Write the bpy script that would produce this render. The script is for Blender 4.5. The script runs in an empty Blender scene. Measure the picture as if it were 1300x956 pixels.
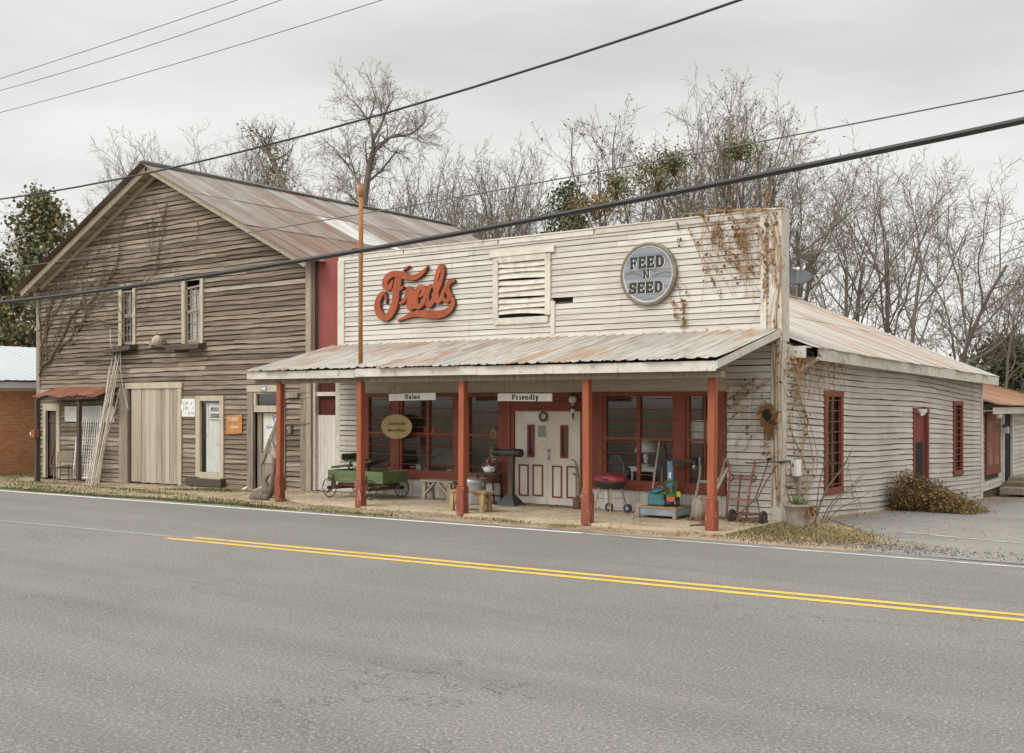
import bpy, math, random
from mathutils import Vector, Matrix
V = Vector
rnd = random.Random(7)
scene = bpy.context.scene
COL = scene.collection
UP = V((0, 0, 1))

# ------------------------------------------------------------------ layout helpers
# camera pose; facades stand on the plane y = 0 (street side is -y), the store's side wall on x = 0
CAM = V((7.956, -19.06, 2.2))
CA, SA, FPX = .8056, .5924, 1400.0
def ray(px, py):
    a = (px - 650) / FPX; b = (510 - py) / FPX
    return V((CA * a - SA, SA * a + CA, b))
def F(px, py, y=0.0):
    d = ray(px, py); t = (y - CAM.y) / d.y
    return V((CAM.x + d.x * t, y, CAM.z + d.z * t))
def S(px, py, x=0.0):
    d = ray(px, py); t = (x - CAM.x) / d.x
    return V((x, CAM.y + d.y * t, CAM.z + d.z * t))

# ------------------------------------------------------------------ mesh builder
class MB:
    def __init__(self):
        self.v = []; self.f = []; self.t = []
    def quad(self, a, b, c, d, t=.5):
        n = len(self.v); self.v += [V(a), V(b), V(c), V(d)]; self.f.append((n, n+1, n+2, n+3)); self.t.append(t)
    def tri(self, a, b, c, t=.5):
        n = len(self.v); self.v += [V(a), V(b), V(c)]; self.f.append((n, n+1, n+2)); self.t.append(t)
    def slab(self, o, u, v, w, t=.5):
        o, u, v, w = V(o), V(u), V(v), V(w)
        if u.cross(v).dot(w) < 0: u, v = v, u
        n = len(self.v)
        self.v += [o, o+u, o+u+v, o+v, o+w, o+u+w, o+u+v+w, o+v+w]
        for q in ((3,2,1,0),(4,5,6,7),(0,1,5,4),(1,2,6,5),(2,3,7,6),(3,0,4,7)):
            self.f.append(tuple(n+i for i in q)); self.t.append(t)
    def box(self, x0, x1, y0, y1, z0, z1, t=.5):
        self.slab((x0, y0, z0), (x1-x0, 0, 0), (0, y1-y0, 0), (0, 0, z1-z0), t)
    def bar(self, p, q, w, h, up=UP, t=.5):
        p, q = V(p), V(q); d = q - p
        s = d.cross(V(up))
        if s.length < 1e-6: s = d.cross(V((1, 0, 0)))
        s.normalize(); n = s.cross(d).normalized()
        self.slab(p - s*w/2 - n*h/2, d, s*w, n*h, t)
    def tube(self, pts, r, n=6, cap=True, t=.5):
        pts = [V(p) for p in pts]
        if not hasattr(r, '__len__'): r = [r]*len(pts)
        rings = []; side = None
        for i, p in enumerate(pts):
            d = (pts[min(i+1, len(pts)-1)] - pts[max(i-1, 0)])
            if d.length < 1e-9: d = V((0, 0, 1))
            d.normalize()
            if side is None:
                side = d.cross(UP)
                if side.length < .05: side = d.cross(V((1, 0, 0)))
            side = (side - d*side.dot(d))
            if side.length < 1e-6: side = d.orthogonal()
            side.normalize()
            o = d.cross(side); b = len(self.v)
            for k in range(n):
                a = 2*math.pi*k/n
                self.v.append(p + (side*math.cos(a) + o*math.sin(a))*r[i])
            rings.append(b)
        for a, b in zip(rings, rings[1:]):
            for k in range(n):
                k2 = (k+1) % n
                self.f.append((a+k, a+k2, b+k2, b+k)); self.t.append(t)
        if cap and n > 2:
            self.f.append(tuple(rings[0]+k for k in reversed(range(n)))); self.t.append(t)
            self.f.append(tuple(rings[-1]+k for k in range(n))); self.t.append(t)
    def lathe(self, c, prof, n=16, axis='z', t=.5):
        c = V(c); rings = []
        for r, h in prof:
            b = len(self.v)
            for k in range(n):
                a = 2*math.pi*k/n; x, y = r*math.cos(a), r*math.sin(a)
                p = {'z': (x, y, h), 'y': (x, h, -y), 'x': (h, x, y)}[axis]
                self.v.append(c + V(p))
            rings.append(b)
        for a, b in zip(rings, rings[1:]):
            for k in range(n):
                k2 = (k+1) % n
                self.f.append((a+k, a+k2, b+k2, b+k)); self.t.append(t)
        self.f.append(tuple(rings[0]+k for k in reversed(range(n)))); self.t.append(t)
        self.f.append(tuple(rings[-1]+k for k in range(n))); self.t.append(t)
    def ring(self, c, R, r, axis='y', n=20, m=5, t=.5, a0=0, a1=2*math.pi):
        c = V(c); pts = []
        for k in range(n+1):
            a = a0 + (a1-a0)*k/n
            x, y = R*math.cos(a), R*math.sin(a)
            pts.append(c + V({'y': (x, 0, y), 'x': (0, x, y), 'z': (x, y, 0)}[axis]))
        self.tube(pts, r, m, False, t)
    def prism(self, pts, w, t=.5):
        pts = [V(p) for p in pts]; w = V(w); n = len(pts); b = len(self.v)
        nrm = V((0, 0, 0))
        for i in range(n): nrm += pts[i].cross(pts[(i+1) % n])
        if nrm.dot(w) < 0: pts.reverse()
        self.v += pts + [p + w for p in pts]
        self.f.append(tuple(b+i for i in reversed(range(n)))); self.f.append(tuple(b+n+i for i in range(n))); self.t += [t, t]
        for i in range(n):
            j = (i+1) % n
            self.f.append((b+i, b+j, b+n+j, b+n+i)); self.t.append(t)
    def blob(self, c, rx, ry, rz, n=10, m=7, jit=0, rng=rnd, t=.5):
        c = V(c); rows = []
        for i in range(m+1):
            th = math.pi*i/m; b = len(self.v)
            for k in range(n):
                a = 2*math.pi*k/n; j = 1 + rng.uniform(-jit, jit)
                self.v.append(c + V((rx*math.sin(th)*math.cos(a)*j, ry*math.sin(th)*math.sin(a)*j, -rz*math.cos(th)*j)))
            rows.append(b)
        for a, b in zip(rows, rows[1:]):
            for k in range(n):
                k2 = (k+1) % n
                self.f.append((a+k, a+k2, b+k2, b+k)); self.t.append(t)
    def build(self, name, mat, parent=None, world=True, bevel=0, smooth=False, loc=None):
        me = bpy.data.meshes.new(name)
        off = V((0, 0, 0))
        if loc is not None: off = V(loc)
        if parent is not None and world: off = V(parent['_w'])
        me.from_pydata([tuple(p - off) for p in self.v], [], self.f)
        at = me.attributes.new('tint', 'FLOAT', 'FACE')
        at.data.foreach_set('value', self.t)
        if smooth: me.polygons.foreach_set('use_smooth', [True]*len(me.polygons))
        me.materials.append(mat); me.update()
        o = bpy.data.objects.new(name, me); COL.objects.link(o)
        if parent is not None: o.parent = parent; o['_w'] = parent['_w']
        else:
            o.location = off; o['_w'] = off
        if bevel:
            b = o.modifiers.new('bevel', 'BEVEL'); b.width = bevel; b.segments = 1; b.limit_method = 'ANGLE'
        return o

    def build_each(self, name, mat, parent, world=True, bevel=0):
        # one object per separate piece
        par = list(range(len(self.v)))
        def find(i):
            while par[i] != i: par[i] = par[par[i]]; i = par[i]
            return i
        for f in self.f:
            for k in f[1:]: par[find(k)] = find(f[0])
        groups = {}
        for f, t in zip(self.f, self.t): groups.setdefault(find(f[0]), []).append((f, t))
        out = []
        for fs in groups.values():
            m = MB(); idx = {}
            for f, t in fs:
                for k in f:
                    if k not in idx: idx[k] = len(m.v); m.v.append(self.v[k])
                m.f.append(tuple(idx[k] for k in f)); m.t.append(t)
            out.append(m.build(name, mat, parent, world, bevel))
        return out

def thing(name, label, cat, loc=(0, 0, 0), rz=0, group=None):
    o = bpy.data.objects.new(name, None); COL.objects.link(o)
    o.location = loc; o.rotation_euler = (0, 0, rz); o['_w'] = V(loc)
    o['label'] = label; o['category'] = cat
    if group: o['group'] = group
    o.empty_display_size = .2
    return o
def tag(o, label, cat, group=None):
    o['label'] = label; o['category'] = cat
    if group: o['group'] = group
    return o
def struct(o, kind='structure'):
    o['kind'] = kind; return o
def copy_tree(o, parent=None):
    c = o.copy(); COL.objects.link(c)
    if parent is not None: c.parent = parent
    for ch in [x for x in COL.objects if x.parent == o]:
        copy_tree(ch, c)
    return c

# ------------------------------------------------------------------ materials
def new_mat(name):
    m = bpy.data.materials.new(name); m.use_nodes = True
    nt = m.node_tree; b = nt.nodes['Principled BSDF']
    return m, nt, b
def ramp(nt, src, cols):
    r = nt.nodes.new('ShaderNodeValToRGB'); e = r.color_ramp.elements
    while len(e) < len(cols): e.new(.5)
    for el, (p, c) in zip(e, cols): el.position = p; el.color = (*c, 1)
    nt.links.new(src, r.inputs[0]); return r.outputs[0]
def mathn(nt, op, a, b=None, clamp=False):
    n = nt.nodes.new('ShaderNodeMath'); n.operation = op; n.use_clamp = clamp
    for i, x in enumerate((a, b)):
        if x is None: continue
        if isinstance(x, (int, float)): n.inputs[i].default_value = x
        else: nt.links.new(x, n.inputs[i])
    return n.outputs[0]
def mixc(nt, fac, a, b):
    n = nt.nodes.new('ShaderNodeMix'); n.data_type = 'RGBA'
    if isinstance(fac, (int, float)): n.inputs[0].default_value = fac
    else: nt.links.new(fac, n.inputs[0])
    for i, x in ((6, a), (7, b)):
        if isinstance(x, tuple): n.inputs[i].default_value = (*x, 1)
        else: nt.links.new(x, n.inputs[i])
    return n.outputs[2]
def noise(nt, scale, stretch=(1, 1, 1), detail=5, rough=.6, dist=0, off=0):
    tc = nt.nodes.new('ShaderNodeTexCoord'); mp = nt.nodes.new('ShaderNodeMapping')
    mp.inputs['Scale'].default_value = stretch; mp.inputs['Location'].default_value = (off, off*1.7, off*.3)
    n = nt.nodes.new('ShaderNodeTexNoise')
    n.inputs['Scale'].default_value = scale; n.inputs['Detail'].default_value = detail
    n.inputs['Roughness'].default_value = rough; n.inputs['Distortion'].default_value = dist
    nt.links.new(tc.outputs['Object'], mp.inputs[0]); nt.links.new(mp.outputs[0], n.inputs[0])
    return n.outputs['Fac']
def step(nt, src, lo, hi):
    n = nt.nodes.new('ShaderNodeMapRange'); n.inputs[1].default_value = lo; n.inputs[2].default_value = hi
    nt.links.new(src, n.inputs[0]); return n.outputs[0]
def mat(name, cols, scale=6, stretch=(1, 1, 1), rough=.8, tint=0, bump=0, bscale=None, patches=(), metal=0, spec=None, detail=6):
    """noise through a colour ramp; tint shifts the ramp per board or sheet; patches = (colour, scale, stretch, lo, hi[, strength])"""
    m, nt, b = new_mat(name)
    f = noise(nt, scale, stretch, detail)
    f2 = f
    if tint:
        a = nt.nodes.new('ShaderNodeAttribute'); a.attribute_name = 'tint'
        f2 = mathn(nt, 'ADD', f, mathn(nt, 'MULTIPLY', mathn(nt, 'SUBTRACT', a.outputs['Fac'], .5), tint), True)
    c = ramp(nt, f2, cols)
    for i, p in enumerate(patches):
        k = step(nt, noise(nt, p[1], p[2], 6, .65, .3, 3.1*(i+1)), p[3], p[4])
        if len(p) > 5: k = mathn(nt, 'MULTIPLY', k, p[5])
        c = mixc(nt, k, c, p[0])
    nt.links.new(c, b.inputs['Base Color'])
    b.inputs['Roughness'].default_value = rough; b.inputs['Metallic'].default_value = metal
    if spec is not None: b.inputs['Specular IOR Level'].default_value = spec
    if bump:
        bn = nt.nodes.new('ShaderNodeBump'); bn.inputs['Strength'].default_value = bump; bn.inputs['Distance'].default_value = .02
        nt.links.new(noise(nt, bscale or scale*3, stretch, 6, .7), bn.inputs['Height'])
        nt.links.new(bn.outputs[0], b.inputs['Normal'])
    return m
def plain(name, c, rough=.6, metal=0, var=.18, scale=9, bump=0):
    lo = tuple(x*(1-var) for x in c); hi = tuple(min(1, x*(1+var)) for x in c)
    return mat(name, [(.3, lo), (.7, hi)], scale, rough=rough, metal=metal, bump=bump)

FX, SX = (.35, 8, 9), (8, .35, 9)       # grain along x for street fronts, along y for side walls
def paint_boards(name, st, dirt):
    return mat(name, [(.25, (.40, .372, .33)), (.5, (.515, .487, .44)), (.75, (.59, .563, .515))], 2.2, st, .8, .36, .25, 9,
               patches=[((.28, .225, .165), 3.2, st, .575, .70, .75), ((.34, .285, .22), .55, (1, 1, .35), .44, .78, dirt), ((.30, .25, .19), 2.4, (2.5, 2.5, .25), .56, .74, .45), ((.24, .18, .12), 7, st, .69, .74, .8)])
M_SID = paint_boards('weathered white clapboard', FX, .55)
M_SIDE = paint_boards('weathered white side clapboard', SX, .8)
M_TRIM = mat('weathered white trim', [(.3, (.46, .42, .36)), (.7, (.62, .58, .51))], 5, (1, 1, 1), .8, .25, .2, 20,
             patches=[((.27, .21, .15), 6, (1, 1, 1), .6, .68, .8)])
M_BEIGE = mat('beige painted header', [(.3, (.36, .31, .24)), (.7, (.46, .41, .33))], 3, (.5, 1, 4), .8, .2, .1,
              patches=[((.22, .17, .12), 4, (.5, 1, 6), .6, .72, .7)])
M_KNEE = mat('peeling white vertical boards', [(.3, (.5, .47, .42)), (.7, (.66, .63, .58))], 4, (6, 1, .6), .8, .3, .2, 14,
             patches=[((.24, .19, .14), 5, (5, 1, .8), .6, .68, .8)])
M_RED = mat('shaded red orange paint', [(.3, (.15, .035, .017)), (.7, (.23, .055, .025))], 4, (1, 1, .5), .7, .25, .15, 20,  # the porch post paint, darkened to carry the shade on the frames
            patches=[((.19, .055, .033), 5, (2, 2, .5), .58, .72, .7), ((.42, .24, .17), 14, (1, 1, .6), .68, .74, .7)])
M_POST = mat('red orange porch post paint', [(.3, (.24, .058, .022)), (.7, (.33, .088, .033))], 4, (2, 2, .4), .65, 0, .15, 20,
             patches=[((.24, .06, .035), 6, (2, 2, .3), .6, .72, .7), ((.45, .32, .25), 16, (1, 1, .5), .69, .73, .7)])
M_BASE = mat('chipped red post base', [(.3, (.18, .038, .019)), (.7, (.27, .064, .032))], 5, (2, 2, .5), .75, 0, .2, 20,
             patches=[((.45, .36, .30), 9, (2, 2, .6), .57, .65, .75), ((.10, .055, .035), 5, (2, 2, .5), .52, .68, .6)])
M_BARN = mat('weathered bare boards', [(.14, (.052, .038, .026)), (.38, (.140, .106, .076)), (.60, (.245, .196, .148)), (.88, (.43, .372, .305))], 3.2, (.3, 8, 10), .9, .46, .6, 8,
             patches=[((.44, .25, .10), 3.0, (.6, 4, 6), .675, .71, .85), ((.04, .03, .022), 4.5, (.3, 6, 9), .57, .70, .85), ((.36, .325, .28), 7, (.4, 6, 9), .62, .72, .6)])
M_OLDWOOD = mat('grey weathered timber', [(.2, (.12, .09, .065)), (.55, (.27, .225, .175)), (.85, (.40, .35, .29))], 4, (5, 5, .5), .9, .4, .4, 12)
M_DARKWOOD = mat('dark weathered timber', [(.2, (.035, .026, .02)), (.8, (.12, .09, .065))], 4, (5, 5, .5), .9, .3, .3, 12)
M_CREAM = mat('faded cream paint', [(.3, (.33, .29, .205)), (.7, (.46, .41, .31))], 4, (3, 3, .5), .85, .25, .25, 14,
              patches=[((.22, .18, .12), 5, (3, 3, .6), .6, .7, .7)])
M_PLANKDOOR = mat('pale grey plank door', [(.2, (.24, .205, .15)), (.5, (.38, .335, .26)), (.8, (.47, .425, .345))], 3, (9, 3, .35), .9, .45, .3, 10,
                  patches=[((.16, .12, .085), 3.5, (7, 3, .4), .62, .74, .75)])
def tin_mat(name, cols, rusts, st, tint=.5, rough=.5):
    return mat(name, cols, 1.6, st, rough, tint, .12, 14, patches=rusts, metal=.15)
M_PTIN = tin_mat('weathered porch tin', [(.25, (.28, .27, .245)), (.5, (.39, .375, .34)), (.8, (.48, .465, .43))],
                 [((.24, .21, .175), 2.2, (5, .35, 1), .46, .62, .7), ((.33, .165, .07), .8, (2.2, .55, 1), .53, .63, .72), ((.27, .12, .05), 2.6, (3.5, .5, 1), .56, .66, .78), ((.20, .08, .03), 5, (4, .5, 1), .62, .70, .8)], (4, .5, 1), .35)
M_STIN = tin_mat('pale tin with rust streaks', [(.25, (.26, .255, .235)), (.5, (.37, .36, .33)), (.8, (.46, .45, .42))],
                 [((.27, .225, .18), 3, (.3, 5, .3), .46, .64, .65), ((.32, .16, .07), .75, (.22, 1.5, .22), .52, .61, .85), ((.27, .12, .045), 2.0, (.14, 2.6, .14), .55, .64, .85), ((.22, .085, .03), 4, (.14, 3, .14), .62, .70, .8)], (.5, 5, 1), .35)
M_BTIN = tin_mat('rusty old barn tin', [(.1, (.135, .058, .034)), (.36, (.15, .106, .080)), (.58, (.18, .16, .14)), (.8, (.25, .235, .22)), (.96, (.43, .42, .40))],
                 [((.155, .08, .047), 1.0, (.4, 1.6, .5), .5, .68, .85), ((.13, .06, .04), 2.5, (.25, 6, .4), .55, .70, .7), ((.36, .35, .33), 2.2, (.2, 5, .3), .58, .72, .6)], (.4, 3, 1), .95, .55)
M_RUST = mat('red brown rusty sheet', [(.25, (.13, .04, .022)), (.6, (.24, .085, .045)), (.9, (.36, .17, .10))], 3, (3, .6, 1), .75, .5, .2, 14)
M_RUSTPIPE = mat('orange rusted pipe', [(.25, (.21, .085, .028)), (.55, (.33, .15, .05)), (.85, (.42, .24, .11))], 7, (3, 3, .7), .8, 0, .3, 30,
                 patches=[((.12, .05, .03), 5, (2, 2, 1), .62, .72, .8)])
M_IRON = mat('brown rusted iron', [(.3, (.07, .035, .022)), (.7, (.19, .09, .05))], 12, (1, 1, 1), .8, 0, .2, 30)
M_BLACK = plain('black painted metal', (.02, .02, .021), .5)
M_RUBBER = plain('black rubber', (.025, .024, .023), .8)
M_STEEL = plain('grey steel', (.30, .30, .29), .45, .5)
M_GALV = plain('galvanised steel', (.36, .38, .39), .42, .6)
M_REDMETAL = mat('red painted corrugated steel', [(.3, (.25, .055, .045)), (.7, (.31, .078, .065))], 2, (1, 1, .4), .55, 0, 0)
M_DKRED = mat('dark red slats', [(.3, (.14, .025, .018)), (.7, (.22, .045, .03))], 4, rough=.7)
M_GREEN = mat('worn green wagon paint', [(.3, (.065, .10, .038)), (.7, (.135, .18, .075))], 5, (.6, 2, 3), .75, .2, .2, 16,
              patches=[((.22, .20, .13), 8, (1, 2, 3), .62, .7, .7)])
M_DKGREEN = mat('dark green seat paint', [(.3, (.035, .055, .025)), (.7, (.09, .12, .055))], 6, rough=.7)
M_NEWWOOD = mat('honey coloured bench wood', [(.3, (.26, .165, .075)), (.7, (.40, .28, .145))], 4, (3, 3, .8), .8, .4, .2, 16)
M_GREYWOOD = mat('grey bench wood', [(.3, (.25, .21, .16)), (.7, (.42, .37, .30))], 4, (1, 3, 3), .85, .4, .2, 16)
M_BLUEGREY = mat('blue grey worn paint', [(.3, (.16, .20, .25)), (.7, (.27, .31, .36))], 5, rough=.75, patches=[((.25, .17, .10), 7, (1, 1, 1), .6, .68, .7)])
M_BLUE = mat('blue scale paint', [(.3, (.09, .17, .32)), (.7, (.16, .26, .43))], 5, rough=.6, patches=[((.2, .12, .07), 8, (1, 1, 1), .63, .7, .7)])
M_TOYGREEN = plain('green toy plastic', (.04, .13, .04), .55, var=.3)
M_TOYYELLOW = plain('yellow toy plastic', (.62, .48, .05), .55, var=.2)
M_TOYRED = plain('red toy plastic', (.55, .10, .04), .4)
M_TEAL = plain('teal plastic', (.045, .16, .18), .55, var=.3)
M_WHITE = plain('white enamel', (.74, .74, .72), .4, var=.06)
M_PAPER = mat('faded white paper', [(.3, (.56, .56, .53)), (.7, (.70, .70, .67))], 5, rough=.9)
M_INK = plain('black lettering', (.025, .022, .02), .8)
M_INKFADE = plain('faded grey lettering', (.33, .33, .33), .9)
M_WHITELINE = plain('white outline paint', (.68, .67, .62), .8)
M_LID = mat('red enamel grill lid', [(.3, (.17, .014, .018)), (.7, (.26, .03, .035))], 6, rough=.5, patches=[((.20, .10, .08), 7, (1, 1, 1), .55, .70, .6)])
M_SIGNWOOD = mat('white sign board', [(.3, (.76, .74, .69)), (.7, (.84, .82, .77))], 5, (1, 3, 5), .8, 0, .15,
                 patches=[((.36, .29, .20), 6, (1, 3, 4), .6, .7, .7)])
M_OVAL = mat('tan oval sign', [(.3, (.33, .23, .10)), (.7, (.42, .31, .15))], 4, rough=.75)
M_OVALINK = plain('brown faded lettering', (.20, .13, .055), .8)
M_FREDS = mat('orange red sign paint', [(.3, (.24, .055, .022)), (.7, (.34, .085, .034))], 4, (1, 1, .3), .9, bump=.15,
              patches=[((.42, .20, .11), 9, (1, 1, .6), .60, .68, .6), ((.17, .045, .022), 4, (1.5, 1, .3), .54, .68, .6)])
M_FREDSHADOW = plain('painted letter shadow', (.06, .03, .02), .8)  # colour of the shadow drawn behind the script letters
M_BLUEBOARD = mat('blue grey sign boards', [(.25, (.14, .165, .20)), (.5, (.215, .24, .275)), (.8, (.30, .305, .31))], 3, (.5, 3, 7), .85, .3, .15,
                  patches=[((.36, .31, .25), 3, (.5, 3, 6), .55, .68, .7)])
M_SIGNRIM = mat('olive grey sign rim', [(.3, (.13, .115, .085)), (.7, (.25, .22, .165))], 5, rough=.9, bump=.2)
M_RUSTSIGN = mat('orange rusted sign', [(.2, (.22, .075, .018)), (.5, (.40, .17, .035)), (.75, (.46, .24, .07)), (.95, (.6, .55, .48))], 5, rough=.75,
                 patches=[((.62, .60, .55), 6, (1, 1, 2.2), .62, .68, .8)])
M_TERRACOTTA = mat('weathered stone pot', [(.3, (.22, .185, .14)), (.7, (.36, .315, .25))], 7, rough=.9, bump=.3)
M_VINE = mat('dry tan vine', [(.3, (.24, .135, .06)), (.7, (.42, .27, .13))], 9, rough=.9)
M_DARKVINE = mat('dark bare vine', [(.3, (.085, .06, .042)), (.7, (.16, .12, .085))], 9, rough=.9)
M_DEADLEAF = mat('dead brown leaves', [(.25, (.13, .055, .02)), (.5, (.24, .115, .042)), (.8, (.34, .20, .085))], 3, (2, 2, 2), .9, .9)
M_LITTER = mat('fallen leaves', [(.25, (.13, .065, .03)), (.5, (.25, .14, .065)), (.8, (.37, .24, .13))], 3, (2, 2, 2), .9, .9)
M_BARK = mat('grey brown bark', [(.3, (.125, .105, .082)), (.7, (.225, .19, .152))], 5, (4, 4, .7), .95, .3, .3, 12)
M_TWIG = mat('bare brown twigs', [(.3, (.125, .104, .08)), (.7, (.22, .185, .145))], 1.5, (1, 1, 1), .95, .4)
M_MAGLEAF = mat('glossy evergreen leaves', [(.2, (.04, .052, .016)), (.5, (.11, .118, .04)), (.8, (.15, .135, .05)), (.98, (.27, .165, .065))], 2, (1, 1, 1), .45, .85)
M_GREENLEAF = mat('yellow green clinging leaves', [(.25, (.085, .09, .028)), (.8, (.19, .18, .065))], 2, (1, 1, 1), .6, .9)
M_PINE = mat('dark pine needles', [(.25, (.035, .055, .02)), (.8, (.11, .13, .05))], 2, (1, 1, 1), .7, .9)
M_BROWNLEAF = mat('lingering brown leaves', [(.25, (.12, .075, .035)), (.8, (.26, .17, .085))], 2, (1, 1, 1), .85, .9)
M_SHRUB = mat('olive brown shrub leaves', [(.2, (.07, .045, .012)), (.5, (.17, .105, .032)), (.85, (.31, .185, .065))], 2, (1, 1, 1), .85, .9)
M_GRASS = mat('short green grass', [(.25, (.05, .07, .015)), (.8, (.17, .18, .05))], 1, (1, 1, 1), .85, .8)
M_DRYGRASS = mat('dry straw grass', [(.2, (.10, .085, .03)), (.5, (.23, .165, .075)), (.85, (.36, .27, .14))], 1, (1, 1, 1), .9, .9)
M_DARK = plain('interior shade black', (.012, .011, .010), .95)  # near black that paints the shade of rooms, gaps and holes
M_INT = mat('dim shop interior', [(.3, (.14, .115, .09)), (.7, (.36, .30, .235))], 1.2, rough=.9)
M_CABLE = plain('black cable', (.018, .018, .019), .6)
M_WIRE = plain('grey wire', (.09, .09, .092), .6)
def glass_mat(name, tr, tintc=(.9, .95, .93)):
    m, nt, b = new_mat(name)
    out = nt.nodes['Material Output']; nt.nodes.remove(b)
    t = nt.nodes.new('ShaderNodeBsdfTransparent'); t.inputs[0].default_value = (*[x*tr for x in tintc], 1)
    g = nt.nodes.new('ShaderNodeBsdfGlossy'); g.inputs['Roughness'].default_value = .06; g.inputs[0].default_value = (.9, .9, .9, 1)
    lw = nt.nodes.new('ShaderNodeLayerWeight'); lw.inputs[0].default_value = .5
    fr = mathn(nt, 'ADD', mathn(nt, 'MULTIPLY', mathn(nt, 'POWER', lw.outputs['Facing'], 5), .75), .045)
    mx = nt.nodes.new('ShaderNodeMixShader')
    nt.links.new(fr, mx.inputs[0]); nt.links.new(t.outputs[0], mx.inputs[1]); nt.links.new(g.outputs[0], mx.inputs[2])
    nt.links.new(mx.outputs[0], out.inputs[0]); return m
M_GLASS = glass_mat('shop glass', .85)
M_OLDGLASS = glass_mat('dusty old glass', .93, (1, 1, 1))
def brick_mat():
    m, nt, b = new_mat('orange red brick')
    tc = nt.nodes.new('ShaderNodeTexCoord'); mp = nt.nodes.new('ShaderNodeMapping')
    mp.inputs['Rotation'].default_value = (math.radians(90), 0, math.radians(90))
    sx = nt.nodes.new('ShaderNodeSeparateXYZ'); cx = nt.nodes.new('ShaderNodeCombineXYZ')
    nt.links.new(tc.outputs['Object'], sx.inputs[0])
    nt.links.new(mathn(nt, 'ADD', sx.outputs[0], sx.outputs[1]), cx.inputs[0]); nt.links.new(sx.outputs[2], cx.inputs[1])
    br = nt.nodes.new('ShaderNodeTexBrick')
    br.inputs['Scale'].default_value = 1; br.inputs['Brick Width'].default_value = .22; br.inputs['Row Height'].default_value = .078
    br.inputs['Mortar Size'].default_value = .011; br.inputs['Bias'].default_value = 0
    br.inputs['Color1'].default_value = (.43, .14, .05, 1); br.inputs['Color2'].default_value = (.58, .235, .095, 1); br.inputs['Mortar'].default_value = (.40, .29, .19, 1)
    nt.links.new(cx.outputs[0], br.inputs[0])
    c = mixc(nt, mathn(nt, 'MULTIPLY', step(nt, noise(nt, .8), .45, .7), .4), br.outputs[0], (.25, .075, .028))
    nt.links.new(c, b.inputs['Base Color']); b.inputs['Roughness'].default_value = .9
    bn = nt.nodes.new('ShaderNodeBump'); bn.inputs['Strength'].default_value = .5; bn.inputs['Distance'].default_value = .01; bn.invert = True
    nt.links.new(br.outputs['Fac'], bn.inputs['Height']); nt.links.new(bn.outputs[0], b.inputs['Normal'])
    return m
M_BRICK = brick_mat()

# ------------------------------------------------------------------ builders of walls and roofs
def siding(mb, O, D, N, L, zb, zt, exp, openings=(), clip=None, wob=.004, lip=.02, seed=1, seg=.6, gap=0, groove=.012):
    """lapped boards, each its own piece of geometry; zb, zt are functions of the distance along the wall"""
    rg = random.Random(seed); O, D, N = V(O), V(D), V(N)
    h = zt(L/2) - zb(L/2); n = max(1, round(h/exp))
    for i in range(n):
        f0, f1 = i/n, (i+1)/n
        def zz(u, f): return zb(u) + (zt(u) - zb(u))*f
        zm = zz(L/2, (f0+f1)/2)
        a0, b0, a1, b1 = 0, L, 0, L
        if clip:
            a0, b0 = clip(zz(L/2, f0)); a1, b1 = clip(zz(L/2, f1))
            if b0 - a0 < .15: continue
            if b1 < a1: a1 = b1 = (a1+b1)/2
        spans = [(a0, b0)]
        for (o0, o1, p0, p1) in openings:
            zmm = zz((o0+o1)/2, (f0+f1)/2)
            if p0 < zmm < p1:
                ns = []
                for (s, e) in spans:
                    if o1 <= s or o0 >= e: ns.append((s, e))
                    else:
                        if o0 > s: ns.append((s, o0))
                        if o1 < e: ns.append((o1, e))
                spans = ns
        ph, ph2 = rg.uniform(0, 6), rg.uniform(0, 6); am = rg.uniform(.3, 1)*wob; am2 = rg.uniform(.2, .7)*wob
        for (s, e) in spans:
            cuts = [s]
            while e - cuts[-1] > 4.8: cuts.append(cuts[-1] + rg.uniform(2.2, 4.6))
            cuts.append(e)
            for (p, q) in zip(cuts, cuts[1:]):
                if q - p < .01: continue
                t = min(1, max(0, rg.gauss(.5, .24))); off = rg.uniform(-.004, .006) + gap*(rg.random() < .12)*rg.random()
                drop = rg.uniform(-.003, .004) + wob*rg.uniform(-.4, .3); tilt = rg.uniform(-1, 1)*wob*.5; gl = groove*rg.uniform(.75, 1.35)
                m = max(1, int((q-p)/seg)); prev = None
                for k in range(m+1):
                    u = p + (q-p)*k/m
                    ub, ut = u, u
                    if clip and abs(u-a0) < 1e-6: ut = a1
                    if clip and abs(u-b0) < 1e-6: ut = b1
                    wz = am*math.sin(u*1.9+ph) + am2*math.sin(u*5.3+ph2) + tilt*(k/m-.5)
                    wo = abs(am*.8*math.sin(u*2.7+ph2)) if wob > .005 else 0
                    zb_ = zz(u, f0) - drop + wz - .004
                    pb = O + D*ub + N*(lip+off+wo) + UP*zb_
                    pk = O + D*ub - N*.012 + UP*zb_
                    pt = O + D*ut + N*(.006+max(0, off*.5)) + UP*(zz(u, f1) - gl)
                    pu = O + D*ut - N*.012 + UP*(zz(u, f1) - gl)
                    cur = (pk, pb, pt, pu)
                    if prev:
                        if N.cross(UP).dot(D) < 0:
                            mb.quad(prev[1], cur[1], cur[2], prev[2], t); mb.quad(prev[0], cur[0], cur[1], prev[1], t); mb.quad(prev[2], cur[2], cur[3], prev[3], t)
                        else:
                            mb.quad(cur[1], prev[1], prev[2], cur[2], t); mb.quad(cur[0], prev[0], prev[1], cur[1], t); mb.quad(cur[2], prev[2], prev[3], cur[3], t)
                    if k in (0, m): mb.quad(pk, pb, pt, pu, t)
                    prev = cur

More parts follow.
